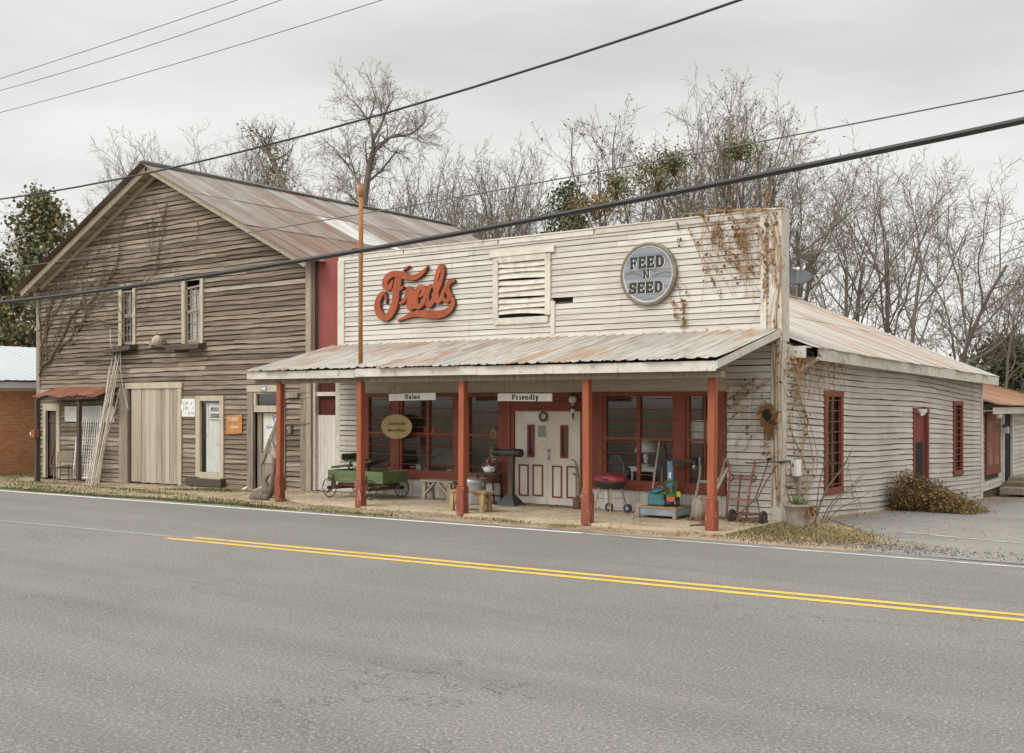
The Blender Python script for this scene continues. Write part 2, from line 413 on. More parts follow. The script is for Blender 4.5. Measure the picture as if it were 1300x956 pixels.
def tin(mb, A, B, C, D, nu, nv, ribs=5, amp=.012, sub=4, seed=1, curl=.02, tints=None, wide=False, lap=.01, vsub=2):
    """sheet-metal roof: A-B is the upper edge, D-C the lower edge; nu x nv sheets, ribs down the slope"""
    rg = random.Random(seed); A, B, C, D = V(A), V(B), V(C), V(D)
    nrm = (B-A).cross(D-A).normalized()
    if nrm.z < 0: nrm = -nrm
    for i in range(nu):
        for j in range(nv):
            t = tints(i, j, rg) if tints else min(1, max(0, rg.gauss(.5, .22)))
            m = ribs*sub; lift0, lift1 = rg.uniform(0, .006), rg.uniform(.002, .010)
            ext = rg.uniform(-.03, .05) if j == nv-1 else .06
            rows = []
            for r in range(vsub+1):
                row = len(mb.v); fr = r/vsub
                for k in range(m+1):
                    fu = (i + (k/m)*1.012 - .006)/nu; fu = min(1, max(0, fu)); fv = (j + fr)/nv
                    P = (A.lerp(B, fu)).lerp(D.lerp(C, fu), fv)
                    dv = (D.lerp(C, fu) - A.lerp(B, fu)).normalized()
                    if r == vsub: P = P + dv*ext
                    x = (k/m*ribs) % 1.0
                    h = amp*math.sin(2*math.pi*x) if not wide else amp*max(0, 1-abs(x-.5)/.16)
                    lif = lift0 + lift1*fr + (lap if r == vsub else 0) + .003*(i % 2) + .002*j
                    if r == vsub and j == nv-1: h += curl*(.5+.5*math.sin(k*.9+i*2.3))*rg.uniform(.2, 1)
                    mb.v.append(P + nrm*(h + lif))
                rows.append(row)
            for a, b in zip(rows, rows[1:]):
                for k in range(m):
                    q = (a+k, b+k, b+k+1, a+k+1)
                    n_ = (mb.v[q[1]]-mb.v[q[0]]).cross(mb.v[q[3]]-mb.v[q[0]])
                    mb.f.append(q if n_.z > 0 else q[::-1]); mb.t.append(t)

def catmull(pts, n=6):
    out = []
    P = [pts[0]] + list(pts) + [pts[-1]]
    for i in range(1, len(P)-2):
        p0, p1, p2, p3 = P[i-1], P[i], P[i+1], P[i+2]
        for k in range(n):
            t = k/n
            out.append(tuple(.5*((2*b) + (-a+c)*t + (2*a-5*b+4*c-d)*t*t + (-a+3*b-3*c+d)*t**3) for a, b, c, d in zip(p0, p1, p2, p3)))
    out.append(tuple(pts[-1])); return out
_ribbon = [0]
def ribbon(mb, pts, place, depth, step_=.0002, base=.0, caps=True, smooth=True):
    """a cut-out stroke of varying width: pts = (x, y, width); place maps (x, y, height) to the world"""
    P = catmull(pts) if smooth else list(pts)
    _ribbon[0] += 1; b0 = base + (_ribbon[0] % 9)*.0011
    def disc(x, y, r, h):
        n = 8; lo = [place(x + r*math.cos(2*math.pi*k/n), y + r*math.sin(2*math.pi*k/n), 0) for k in range(n)]
        hi = [place(x + r*math.cos(2*math.pi*k/n), y + r*math.sin(2*math.pi*k/n), h) for k in range(n)]
        b = len(mb.v); mb.v += lo + hi
        mb.f.append(tuple(b+n+k for k in range(n))); mb.t.append(.5)
        for k in range(n): mb.f.append((b+k, b+(k+1) % n, b+n+(k+1) % n, b+n+k)); mb.t.append(.5)
    prev = None
    for i, (x, y, w) in enumerate(P):
        j0, j1 = max(0, i-1), min(len(P)-1, i+1)
        dx, dy = P[j1][0]-P[j0][0], P[j1][1]-P[j0][1]; l = math.hypot(dx, dy) or 1
        nx, ny = -dy/l*w/2, dx/l*w/2; h = depth + b0 + i*step_
        cur = (place(x+nx, y+ny, h), place(x-nx, y-ny, h), place(x+nx, y+ny, 0), place(x-nx, y-ny, 0))
        if prev:
            mb.quad(prev[0], prev[1], cur[1], cur[0]); mb.quad(prev[0], cur[0], cur[2], prev[2]); mb.quad(prev[1], cur[1], cur[3], prev[3])
        else: mb.quad(cur[0], cur[1], cur[3], cur[2])
        prev = cur
    mb.quad(prev[0], prev[1], prev[3], prev[2])
    if caps:
        disc(P[0][0], P[0][1], P[0][2]/2*.98, depth+b0-.0004); disc(P[-1][0], P[-1][1], P[-1][2]/2*.98, depth+b0+len(P)*step_+.0004)
# plain slab letters: strokes (x0,y0,x1,y1) in a unit-high cell, w = cell width
LET = {
 'F': (.72, [(.16,0,.16,1),(.0,.93,.7,.93),(.16,.5,.5,.5),(0,.06,.36,.06),(.66,.72,.66,1),(.5,.36,.5,.64)]),
 'E': (.74, [(.16,0,.16,1),(0,.93,.72,.93),(0,.07,.72,.07),(.16,.5,.5,.5),(.66,.72,.66,1),(.66,0,.66,.28),(.5,.38,.5,.62)]),
 'D': (.78, [(.16,0,.16,1),(0,.93,.55,.93),(0,.07,.55,.07),(.55,.93,.7,.72),(.7,.75,.7,.25),(.7,.28,.55,.07)]),
 'S': (.72, [(.64,.66,.64,1),(.64,.93,.12,.93),(.12,.96,.12,.55),(.1,.56,.62,.44),(.62,.46,.62,.06),(.62,.07,.08,.07),(.08,0,.08,.34)]),
 'N': (.8, [(.14,0,.14,1),(.14,.95,.66,.05),(.66,0,.66,1),(0,.05,.3,.05),(0,.95,.2,.95),(.52,.95,.8,.95)]),
 'r': (.52, [(.16,0,.16,.66),(.16,.5,.3,.64),(.3,.64,.46,.6),(0,.05,.34,.05),(0,.63,.16,.63)]),
 'i': (.36, [(.18,0,.18,.66),(0,.05,.36,.05),(.02,.63,.18,.63),(.17,.82,.19,.95)]),
 'e': (.56, [(.06,.36,.5,.36),(.5,.36,.46,.58),(.46,.6,.12,.62),(.1,.6,.06,.1),(.08,.08,.5,.06)]),
 'n': (.62, [(.14,0,.14,.66),(.14,.52,.34,.64),(.34,.64,.5,.56),(.5,.58,.5,0),(0,.05,.28,.05),(.38,.05,.62,.05),(0,.63,.14,.63)]),
 'd': (.62, [(.5,0,.5,1),(.36,.95,.5,.95),(.5,.56,.2,.62),(.14,.6,.08,.1),(.1,.08,.46,.1),(.5,.05,.62,.05)]),
 'l': (.36, [(.18,0,.18,1),(0,.95,.18,.95),(0,.05,.36,.05)]),
 'y': (.6, [(.1,.64,.32,.04),(.54,.64,.26,-.26),(.26,-.26,.06,-.24),(0,.63,.22,.63),(.42,.63,.62,.63)]),
 'a': (.6, [(.08,.56,.2,.64),(.2,.64,.44,.6),(.44,.62,.44,.02),(.44,.34,.12,.3),(.1,.32,.08,.08),(.1,.06,.4,.08),(.44,.04,.56,.04)]),
 's': (.5, [(.44,.48,.44,.64),(.44,.62,.1,.62),(.1,.62,.08,.38),(.08,.36,.44,.3),(.44,.32,.44,.06),(.42,.05,.06,.05),(.06,0,.06,.18)]),
 'M': (.9, [(.12,0,.12,1),(.12,1,.45,.3),(.45,.3,.78,1),(.78,0,.78,1)]),
 'U': (.74, [(.12,.2,.12,1),(.12,.2,.36,.04),(.36,.04,.62,.2),(.62,.2,.62,1)]),
 'I': (.3, [(.15,0,.15,1)]),
 'C': (.7, [(.62,.8,.36,.96),(.36,.96,.1,.6),(.1,.6,.12,.2),(.12,.2,.38,.04),(.38,.04,.62,.2)]),
 'L': (.6, [(.12,0,.12,1),(.1,.06,.56,.06)]),
 'O': (.78, [(.36,.96,.1,.6),(.1,.6,.12,.2),(.12,.2,.38,.04),(.38,.04,.64,.3),(.64,.3,.62,.8),(.62,.8,.36,.96)]),
 '1': (.4, [(.2,0,.2,1),(.05,.8,.2,.97)]),
 '0': (.66, [(.3,.96,.08,.6),(.08,.6,.1,.2),(.1,.2,.3,.04),(.3,.04,.52,.3),(.52,.3,.5,.8),(.5,.8,.3,.96)]),
}
def letters(mb, word, place, x0, x1, y0, y1, w=.16, depth=.006):
    tot = sum(LET[c][0] for c in word) + .16*(len(word)-1); sx = (x1-x0)/tot; sy = y1-y0; x = x0
    for c in word:
        cw, st = LET[c]
        for (a, b, c2, d) in st:
            ww = w*min(sx, sy)*(1.0 if abs(a-c2) > .3 or abs(b-d) < .3 else 1.25)
            ribbon(mb, [(x+a*sx, y0+b*sy, ww), (x+c2*sx, y0+d*sy, ww)], place, depth, caps=False, smooth=False, step_=.0001)
        x += (cw+.16)*sx
def front_place(ox, oz, y):
    return lambda x, z, h: V((ox+x, y-h, oz+z))

# ================================================================== THE SETTING
def terrain(x, y):
    z = -.012
    k = min(1, max(0, (x+12)/10))
    if y > .5: z -= min(.75, .042*(y-.5))*k + .0
    if x < -12: z -= min(.19, .017*(-12-x))*min(1, max(0, (y+4)/3))
    if y < -3.0: z -= min(.03, .02*(-3.0-y))
    return z
def sheet(name, m, x0, x1, y0, y1, nx, ny, zf, kind='structure'):
    mb = MB(); xs = [x0+(x1-x0)*i/nx for i in range(nx+1)]; ys = [y0+(y1-y0)*j/ny for j in range(ny+1)]
    for y in ys:
        for x in xs: mb.v.append(V((x, y, zf(x, y))))
    for j in range(ny):
        for i in range(nx):
            a = j*(nx+1)+i; mb.f.append((a, a+1, a+nx+2, a+nx+1)); mb.t.append(.5)
    return struct(mb.build(name, m, smooth=True), kind)
M_DIRT = mat('sandy dirt', [(.25, (.185, .13, .08)), (.5, (.32, .24, .155)), (.75, (.43, .345, .235))], 1.6, (1, 1, 1), .95, 0, .35, 14,
             patches=[((.085, .095, .03), .55, (1, 1, 1), .56, .66, .7), ((.19, .12, .06), 1.3, (1, 1, 1), .56, .7, .65), ((.15, .10, .055), 9, (1, 1, 1), .6, .68, .6)])
M_CONC = mat('sandy concrete', [(.25, (.34, .265, .17)), (.5, (.45, .365, .25)), (.75, (.54, .455, .33))], 1.1, (1, 1, 1), .9, 0, .15, 12,
             patches=[((.23, .165, .095), 1.1, (1, 1, 1), .52, .70, .6), ((.17, .12, .07), 4, (1, 1, 1), .58, .70, .6), ((.13, .085, .045), 13, (1, 1, 1), .60, .68, .65)])
def asphalt(name, lo, hi, streak):
    m, nt, b = new_mat(name)
    tc = nt.nodes.new('ShaderNodeTexCoord')
    def nz(scale, st=(1, 1, 1), d=4, r=.6):
        mp = nt.nodes.new('ShaderNodeMapping'); mp.inputs['Scale'].default_value = st; mp.inputs['Rotation'].default_value = (0, 0, math.radians(-3.6))
        n = nt.nodes.new('ShaderNodeTexNoise'); n.inputs['Scale'].default_value = scale; n.inputs['Detail'].default_value = d; n.inputs['Roughness'].default_value = r
        nt.links.new(tc.outputs['Object'], mp.inputs[0]); nt.links.new(mp.outputs[0], n.inputs[0]); return n.outputs['Fac']
    big = nz(.35, (1, 1, 1), 5); fine = nz(30, (1, 1, 1), 4, .85); lane = nz(.9, (.05, 1.3, 1), 4); grain = nz(42, (1, 1, 1), 3, .85)
    c = ramp(nt, big, [(.3, lo), (.7, hi)])
    c = mixc(nt, mathn(nt, 'MULTIPLY', step(nt, lane, .42, .66), streak), c, tuple(x*.62 for x in lo))
    c = mixc(nt, mathn(nt, 'MULTIPLY', step(nt, fine, .53, .62), .7), c, tuple(min(1, x*2.1) for x in hi))
    c = mixc(nt, mathn(nt, 'MULTIPLY', step(nt, grain, .47, .38), .75), c, tuple(x*.3 for x in lo))
    c = mixc(nt, mathn(nt, 'MULTIPLY', step(nt, nz(2.6, (.25, 3.5, 1), 6, .7), .68, .72), .55), c, tuple(x*.4 for x in lo))
    c = mixc(nt, mathn(nt, 'MULTIPLY', step(nt, nz(.55, (.10, 1, 1), 5, .6), .56, .66), .22), c, tuple(x*.6 for x in lo))      # tyre-darkened bands
    c = mixc(nt, mathn(nt, 'MULTIPLY', step(nt, nz(1.1, (1, 1, 1), 6, .7), .64, .74), .35), c, tuple(min(1, x*1.35) for x in hi))   # bleached patches
    c = mixc(nt, mathn(nt, 'MULTIPLY', step(nt, nz(4.0, (.6, 1.6, 1), 5, .7), .70, .75), .5), c, tuple(x*.35 for x in lo))   # drips and scuffs
    wv = mathn(nt, 'ABSOLUTE', mathn(nt, 'SUBTRACT', nz(.42, (1, 1.6, 1), 7, .62), .5))
    c = mixc(nt, mathn(nt, 'MULTIPLY', mathn(nt, 'MULTIPLY', step(nt, wv, .0035, .001), step(nt, nz(.3, (1, 1, 1), 2), .50, .60)), .7), c, tuple(x*.3 for x in lo))   # hairline cracks
    nt.links.new(c, b.inputs['Base Color']); b.inputs['Roughness'].default_value = .88; b.inputs['Specular IOR Level'].default_value = .3
    bn = nt.nodes.new('ShaderNodeBump'); bn.inputs['Strength'].default_value = .55; bn.inputs['Distance'].default_value = .012
    nt.links.new(fine, bn.inputs['Height']); nt.links.new(bn.outputs[0], b.inputs['Normal'])
    return m
M_ROAD = asphalt('worn grey asphalt', (.150, .140, .126), (.19, .178, .161), .30)
M_LOT = asphalt('pale lot asphalt', (.18, .168, .150), (.245, .23, .206), .25)
M_YEL = mat('yellow road paint', [(.3, (.56, .345, .04)), (.7, (.68, .44, .06))], 3, (1, 1, 1), .7, patches=[((.25, .2, .12), 6, (1, 1, 1), .60, .70, .7), ((.22, .18, .12), 22, (1, 1, 1), .55, .64, .65), ((.3, .22, .1), 1.2, (1, 1, 1), .5, .68, .5)])
M_WLINE = mat('white road paint', [(.3, (.58, .56, .53)), (.7, (.70, .685, .65))], 3, (1, 1, 1), .7, patches=[((.20, .19, .175), 7, (.7, 2, 1), .57, .68, .75), ((.2, .19, .17), 24, (1, 1, 1), .58, .66, .6)])
M_WFADE = mat('worn white road paint', [(.3, (.34, .325, .30)), (.7, (.48, .46, .43))], 3, (1, 1, 1), .8, patches=[((.175, .165, .15), 5, (.7, 2, 1), .50, .60, .85)])
M_YFADE = mat('worn away line', [(.3, (.20, .188, .17)), (.7, (.26, .245, .22))], 3, (1, 1, 1), .85)

# ground out to the horizon: fine near the buildings, coarse beyond
def ground_sheet():
    mb = MB()
    xs = [-900, -300, -120, -60] + [-40+i*1.0 for i in range(71)] + [50, 110, 300, 900]
    ys = [-900, -200, -60, -30] + [-20+i*1.0 for i in range(61)] + [60, 120, 300, 900]
    for y in ys:
        for x in xs: mb.v.append(V((x, y, terrain(x, y))))
    nx = len(xs)
    for j in range(len(ys)-1):
        for i in range(nx-1):
            a = j*nx+i; mb.f.append((a, a+1, a+nx+1, a+nx)); mb.t.append(.5)
    return struct(mb.build('ground', M_DIRT, smooth=True))
ground_sheet()
# the road runs almost parallel to the facades: y = -3.28 + .066 x at its white edge line
def wl(x): return -3.37 + .0665*x if x < -2 else -3.5 + .043*(x+2)
def edge(x): return wl(x) + .30 + .05*math.sin(x*.9) + .04*math.sin(x*2.3+1)
def strip(name, m, xs, lo, hi, z, kind='structure'):
    mb = MB()
    for a, b in zip(xs, xs[1:]): mb.quad((a, lo(a), z), (b, lo(b), z), (b, hi(b), z), (a, hi(a), z))
    return struct(mb.build(name, m), kind)
strip('road', M_ROAD, [-300, -120, -60] + [-40+i*.5 for i in range(140)] + [60, 120, 300], lambda x: -22, edge, .0)
strip('white_edge_line', M_WLINE, [-200, -60] + [-30+i for i in range(29)], lambda x: wl(x)-.075, lambda x: wl(x)+.055, .004)
strip('white_edge_line', M_WFADE, [-1.95+i*.5 for i in range(16)] + [30, 120], lambda x: wl(x)-.075, lambda x: wl(x)+.045, .004)
def yl(x): return -7.39 + .0775*(x+.7)
strip('yellow_centre_line', M_YEL, [-7.05, -6.85] + [-6+i for i in range(20)] + [40, 120], lambda x: yl(x)-.23, lambda x: yl(x)-.10, .004)
strip('yellow_centre_line', M_YEL, [-6.75, -6.6] + [-6+i for i in range(20)] + [40, 120], lambda x: yl(x)+.06, lambda x: yl(x)+.19, .004)
strip('worn_centre_line', M_YFADE, [-120, -40] + [-20+i for i in range(13)] + [-7.1], lambda x: yl(x)-.05, lambda x: yl(x)+.08, .004)
# paved lot beside the store, falling away to the back
def lot():
    mb = MB(); nx, ny = 30, 30; P = []
    for j in range(ny+1):
        for i in range(nx+1):
            v = j/ny; y = -2.9 + 27*v
            x0 = 2.25 if y < -.9 else (2.25 - 1.95*min(1, (y+.9)/2.0)); x0 += .18*math.sin(y*1.7) if y < 1.5 else 0
            x = x0 + (32-x0)*(i/nx)**1.8; mb.v.append(V((x, max(y, edge(x)-.15) if y < -1.5 else y, terrain(x, y)+.010)))
    for j in range(ny):
        for i in range(nx):
            a = j*(nx+1)+i; mb.f.append((a, a+1, a+nx+2, a+nx+1)); mb.t.append(.5)
    return struct(mb.build('parking_lot', M_LOT, smooth=True))
lot()
mb = MB(); A_, B_ = V((2.3, -.2, 0)), V((14, -2.6, 0)); dd = (B_-A_).normalized(); nn = V((-dd.y, dd.x, 0))*.05
for k in range(8):
    p, q = A_.lerp(B_, k/8), A_.lerp(B_, (k+1)/8)
    mb.quad(*[V((r.x, r.y, terrain(r.x, r.y)+.016)) for r in (p-nn, q-nn, q+nn, p+nn)])
struct(mb.build('parking_line', M_WFADE))
# concrete porch floor
mb = MB(); pts = []
for i in range(24):
    x = -11.3 + 11.35*i/23; pts.append((x, -2.42 - .10*math.sin(x*1.3) - .07*math.sin(x*3.1) + .05*((i*7) % 3-1), -.05))
mb.prism(pts + [(.05, .1, -.05), (-11.3, .1, -.05)], (0, 0, .085))
struct(mb.build('porch_floor', M_CONC))

# ================================================================== THE STORE
ST = thing('country_store', 'long white clapboard store with a false front and a tin roofed porch on red posts', 'store', (-5.6, 0, 0))
# street front, lower storey
mb = MB()
siding(mb, (-11.22, 0, 0), (1, 0, 0), (0, -1, 0), .87, lambda u: .03, lambda u: 3.5, .125, seed=3, lip=.022, groove=.019)
siding(mb, (-1.05, 0, 0), (1, 0, 0), (0, -1, 0), .93, lambda u: .03, lambda u: 3.5, .125, seed=4, lip=.022, groove=.019)
siding(mb, (-10.35, 0, 0), (1, 0, 0), (0, -1, 0), 9.3, lambda u: 2.80, lambda u: 3.5, .12, seed=5)
mb.build('front_wall', M_SID, ST); mb = MB()
mb.quad((-11.22, .012, 0), (-10.3, .012, 0), (-10.3, .012, 3.5), (-11.22, .012, 3.5)); mb.quad((-1.2, .012, 0), (-.05, .012, 0), (-.05, .012, 3.5), (-1.2, .012, 3.5))
mb.quad((-10.3, .012, 2.4), (-1.2, .012, 2.4), (-1.2, .012, 3.5), (-10.3, .012, 3.5))
mb.build('sheathing', M_DARKWOOD, ST)  # dark tone deepens the shadow lines in the board grooves
mb = MB(); mb.box(-10.37, -6.9, -.035, .01, 2.392, 2.795, .4); mb.box(-6.896, -3.6, -.032, .01, 2.394, 2.79, .6); mb.box(-3.596, -1.05, -.036, .01, 2.39, 2.793, .5)
mb.build_each('header_board', M_BEIGE, ST, bevel=.004)
for (a, b) in ((-10.37, -6.37), (-4.02, -1.06)):
    mb = MB(); x = a
    while x < b-.01:
        w = min(rnd.uniform(.13, .2), b-x); mb.box(x+.003, x+w-.003, -.02+rnd.uniform(-.004, .004), .01, .02, .47, rnd.random()); x += w
    mb.build('knee_wall', M_KNEE, ST)
# false front
mb = MB()
slot = (6.22, 6.73, 4.29, 4.40)
siding(mb, (-11.22, 0, 0), (1, 0, 0), (0, -1, 0), 11.1, lambda u: 3.545, lambda u: 5.66, .118,
       openings=[(4.78, 6.10, 4.02, 5.32), slot], seed=11, lip=.022, groove=.0155, wob=.0045)
mb.build('false_front', M_SID, ST); mb = MB()
for (a, b, c, d) in ((-11.22, -6.44, 3.5, 5.70), (-6.44, -5.12, 3.5, 4.0), (-6.44, -5.12, 5.3, 5.70), (-5.12, -5.0, 3.5, 5.7), (-4.49, -.02, 3.5, 5.7), (-5.0, -4.49, 3.5, 4.27), (-5.0, -4.49, 4.42, 5.7)):
    mb.box(a, b, .013, .05, c, d)
mb.build('sheathing', M_DARKWOOD, ST)  # kept dark so the grooves above it read as shadow lines
mb = MB(); mb.box(-11.25, .04, .05, .27, 3.3, 5.70); mb.build('false_front_core', M_DARK, ST)  # near black core paints the shade in the board slot and vent
mb = MB(); x = -11.26
while x < .05:      # uneven cap boards along the top
    w = min(rnd.uniform(2.0, 3.2), .06-x); dz = rnd.uniform(-.012, .012); mb.box(x, x+w-.004, -.055, .30, 5.705+dz, 5.735+dz, rnd.random())
    mb.box(x+.01, x+w-.02, -.038, -.006, 5.60+dz, 5.703+dz, rnd.random()); x += w
mb.build_each('cap_board', M_TRIM, ST, bevel=.004)
mb = MB(); mb.box(-11.27, -11.06, -.05, .01, 3.5, 5.60); mb.box(-.37, -.25, -.046, .01, 3.5, 5.60); mb.box(-.20, .045, -.05, .012, 3.3, 5.60); mb.box(-.16, .045, -.05, .01, .02, 3.296)
mb.box(.012, .05, .014, .30, 3.3, 5.70, .3); mb.box(-.004, .046, .014, .15, .0, 3.296, .4); mb.box(-11.06, -.37, -.042, -.004, 3.50, 3.60, .7)
mb.build_each('corner_board', M_TRIM, ST, bevel=.004)
# louvred vent
v = MB(); v.box(-6.54, -6.40, -.06, .01, 3.98, 5.30, .4); v.box(-5.17, -5.03, -.06, .01, 4.02, 5.30, .6); v.box(-6.62, -4.93, -.075, .01, 5.32, 5.47, .7); v.box(-6.42, -5.15, -.058, .0, 5.19, 5.315, .5)
v.box(-6.5, -5.1, -.05, .0, 3.86, 4.0, .2); v.box(-5.03, -4.93, -.045, .0, 3.6, 4.3, .6)
vent = v.build('vent_frame', M_TRIM, ST, bevel=.004)
v = MB(); n = 9
for i in range(n):
    z = 4.06 + i*.128; tl = rnd.uniform(-.03, .03); sag = rnd.uniform(-.025, .03); P = []
    for k in range(7):
        u = -6.395 + 1.22*k/6; P.append((u, z + tl*(k/6-.5) + sag*math.sin(math.pi*k/6)))
    for (a, b) in zip(P, P[1:]):
        v.slab((a[0], -.052, a[1]), (b[0]-a[0], 0, b[1]-a[1]), (0, .05, .118+.02*math.sin(i*2.3)), (0, .012, -.006), rnd.random()*.6+.2)
v.build('louvre_slat', M_TRIM, vent)
# porch roof
mb = MB(); tin(mb, (-11.52, -.03, 3.56), (.02, -.03, 3.53), (.05, -2.72, 2.885), (-11.52, -2.72, 2.865), 17, 1, ribs=3, amp=.022, sub=6, seed=21, curl=.022, wide=True, vsub=4, tints=lambda i, j, r: r.uniform(.2, .85))
mb.build('porch_roof', M_PTIN, ST)
fb = MB(); x = -11.48
for w in (1.9, 1.45, 3.2, 1.75, 3.19):
    dz = rnd.uniform(-.012, .006); fb.slab((x, -2.665, 2.705+dz), (w-.006, 0, 0), (0, .035, 0), (0, 0, .168), rnd.random()); x += w
fb.slab((.0, -2.66, 2.735), (0, 2.60, .64), (.035, 0, 0), (0, 0, .135), .7); fb.slab((-11.50, -2.63, 2.70), (0, 2.57, .64), (.03, 0, 0), (0, 0, .12), .3)
fb.build_each('porch_fascia', M_TRIM, ST, bevel=.004)
mb = MB()
for i in range(20):
    x = -11.3+i*.59; mb.slab((x, -2.62, 2.70), (0, 2.58, .63), (.05, 0, 0), (0, 0, .10), rnd.random())
mb.box(-11.45, .0, -2.45, -2.30, 2.60, 2.70); mb.slab((-11.46, -2.6, 2.815), (11.44, 0, 0), (0, 2.56, .63), (0, 0, .012), .3)
mb.build_each('porch_rafter', M_OLDWOOD, ST)
# porch posts: a square post on a wider chipped base, each its own part
for (px, y, lean) in ((355, -2.42, .03), (458, -2.45, .0), (587, -2.38, .02), (746, -2.36, -.01), (903.5, -2.15, .025)):
    x = F(px, 560, y).x; h = 2.62 if px != 903.5 else 2.66
    p = MB(); p.slab((x-.068, y-.068, .02), (.136, 0, 0), (0, .136, 0), (lean, 0, h)); po = p.build('porch_post', M_POST, ST, bevel=.012)
    p = MB(); p.slab((x-.09, y-.09, .0), (.18, 0, 0), (0, .18, 0), (lean*.2, 0, .55)); p.slab((x-.08, y-.08, .55), (.16, 0, 0), (0, .16, 0), (0, 0, .03)); p.build('post_base', M_BASE, po, bevel=.012)

# shop windows
def shop_window(x0, x1, z0, z1, solids, panes, bars, mid=1.47, rails=True):
    f = MB()
    for (a, b, y) in solids: f.box(a, b, y, .02, z0, z1, rnd.random())
    f.box(x0, x1, -.062, .02, z0-.03, z0+.17, .5); f.box(x0, x1, -.07, .02, z1-.075, z1+.012, .3)
    f.box(x0-.02, x1+.02, -.10, -.064, z0-.02, z0+.05, .6)
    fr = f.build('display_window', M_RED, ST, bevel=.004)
    g = MB()
    for (a, b) in panes: g.quad((a, .008, z0+.16), (b, .008, z0+.16), (b, .008, z1-.06), (a, .008, z1-.06))
    g.build('pane', M_GLASS, fr)
    r = MB()
    for (a, b) in panes:
        r.box(a, b, -.03, .002, mid-.025, mid+.025, .6)
        for k in range(bars):
            z = z0+.30 + (z1-z0-.42)*k/(bars-1); dz = rnd.uniform(-.012, .012)
            r.tube([(a-.05, -.075, z), ((a+b)/2, -.075, z+dz), (b+.05, -.075, z+dz*.4)], .0095, 5)
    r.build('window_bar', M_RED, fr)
    return fr
shop_window(-10.37, -7.5, .47, 2.38, [(-10.37, -10.24, -.045), (-9.55, -9.27, -.055), (-8.445, -8.365, -.04), (-7.66, -7.5, -.05), (-9.27, -9.19, -.035)], [(-10.24, -9.55), (-9.19, -8.445), (-8.365, -7.66)], 8)
shop_window(-7.42, -6.36, .47, 2.38, [(-7.498, -7.2, -.044), (-6.40, -6.30, -.05)], [(-7.2, -6.40)], 6)
shop_window(-4.03, -1.06, .47, 2.38, [(-4.03, -3.76, -.045), (-3.76, -3.68, -.03), (-2.975, -2.895, -.045), (-2.17, -1.90, -.055), (-1.9, -1.82, -.03), (-1.30, -1.06, -.05), (-1.52, -1.49, -.02)],
            [(-3.68, -2.975), (-2.895, -2.17), (-1.82, -1.30)], 8)
# the double doors
d = MB(); d.box(-6.30, -5.97, -.06, .02, .03, 2.38, .3); d.box(-6.12, -6.05, -.085, -.062, .03, 2.2, .8); d.box(-4.29, -4.05, -.06, .02, .03, 2.38, .3); d.box(-5.97, -4.29, -.05, .02, 2.005, 2.2, .4); d.box(-5.99, -4.27, -.075, -.052, 2.0, 2.05, .6)
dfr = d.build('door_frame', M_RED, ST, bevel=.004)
d = MB(); d.box(-5.97, -4.29, -.01, .02, 2.2, 2.39); d.build('transom_board', M_DKRED, dfr)
M_DOOR = mat('dingy white door', [(.3, (.47, .43, .37)), (.7, (.60, .56, .50))], 2.5, (1, 1, .5), .7, 0, .05, patches=[((.33, .24, .14), 1.6, (1, 1, .6), .56, .72, .55), ((.28, .17, .09), 6, (1, 1, .4), .66, .72, .6)])
def panel_rect(m, a, b, c, e, w=.035, y=-.038):
    m.box(a, b, y, -.022, e-w, e); m.box(a, b, y, -.022, c, c+w); m.box(a, a+w, y, -.022, c+w, e-w); m.box(b-w, b, y, -.022, c+w, e-w)
for (x0, x1, wx, p1, p2) in ((-5.962, -5.128, (-5.63, -5.45), (-5.86, -5.60), (-5.50, -5.23)), (-5.122, -4.298, (-4.79, -4.60), (-5.0, -4.75), (-4.64, -4.38))):
    d = MB()
    d.box(x0, wx[0]+.03, -.022, .02, .05, 2.0); d.box(wx[1]-.03, x1, -.022, .02, .05, 2.0); d.box(wx[0]+.03, wx[1]-.03, -.022, .02, .05, 1.06); d.box(wx[0]+.03, wx[1]-.03, -.022, .02, 1.68, 2.0)
    do = d.build('door', M_DOOR, ST)
    t = MB(); panel_rect(t, *p1, .20, .87, .032); panel_rect(t, *p2, .21, .875, .032); t.build('panel_trim', M_DKRED, do)
    t = MB(); panel_rect(t, wx[0], wx[1], 1.03, 1.715, .045, -.045); t.build('window_trim', M_DKRED, do)
    t = MB(); t.box(wx[0]+.03, wx[1]-.03, -.012, -.008, 1.06, 1.68); t.build('pane', M_GLASS, do)
h = MB(); h.blob((-5.07, -.06, 1.18), .035, .03, .035); h.box(-5.10, -5.05, -.034, -.022, .98, 1.12); h.ring((-5.075, -.05, 1.02), .03, .008, 'x'); h.build('handle', M_STEEL, do, smooth=False)
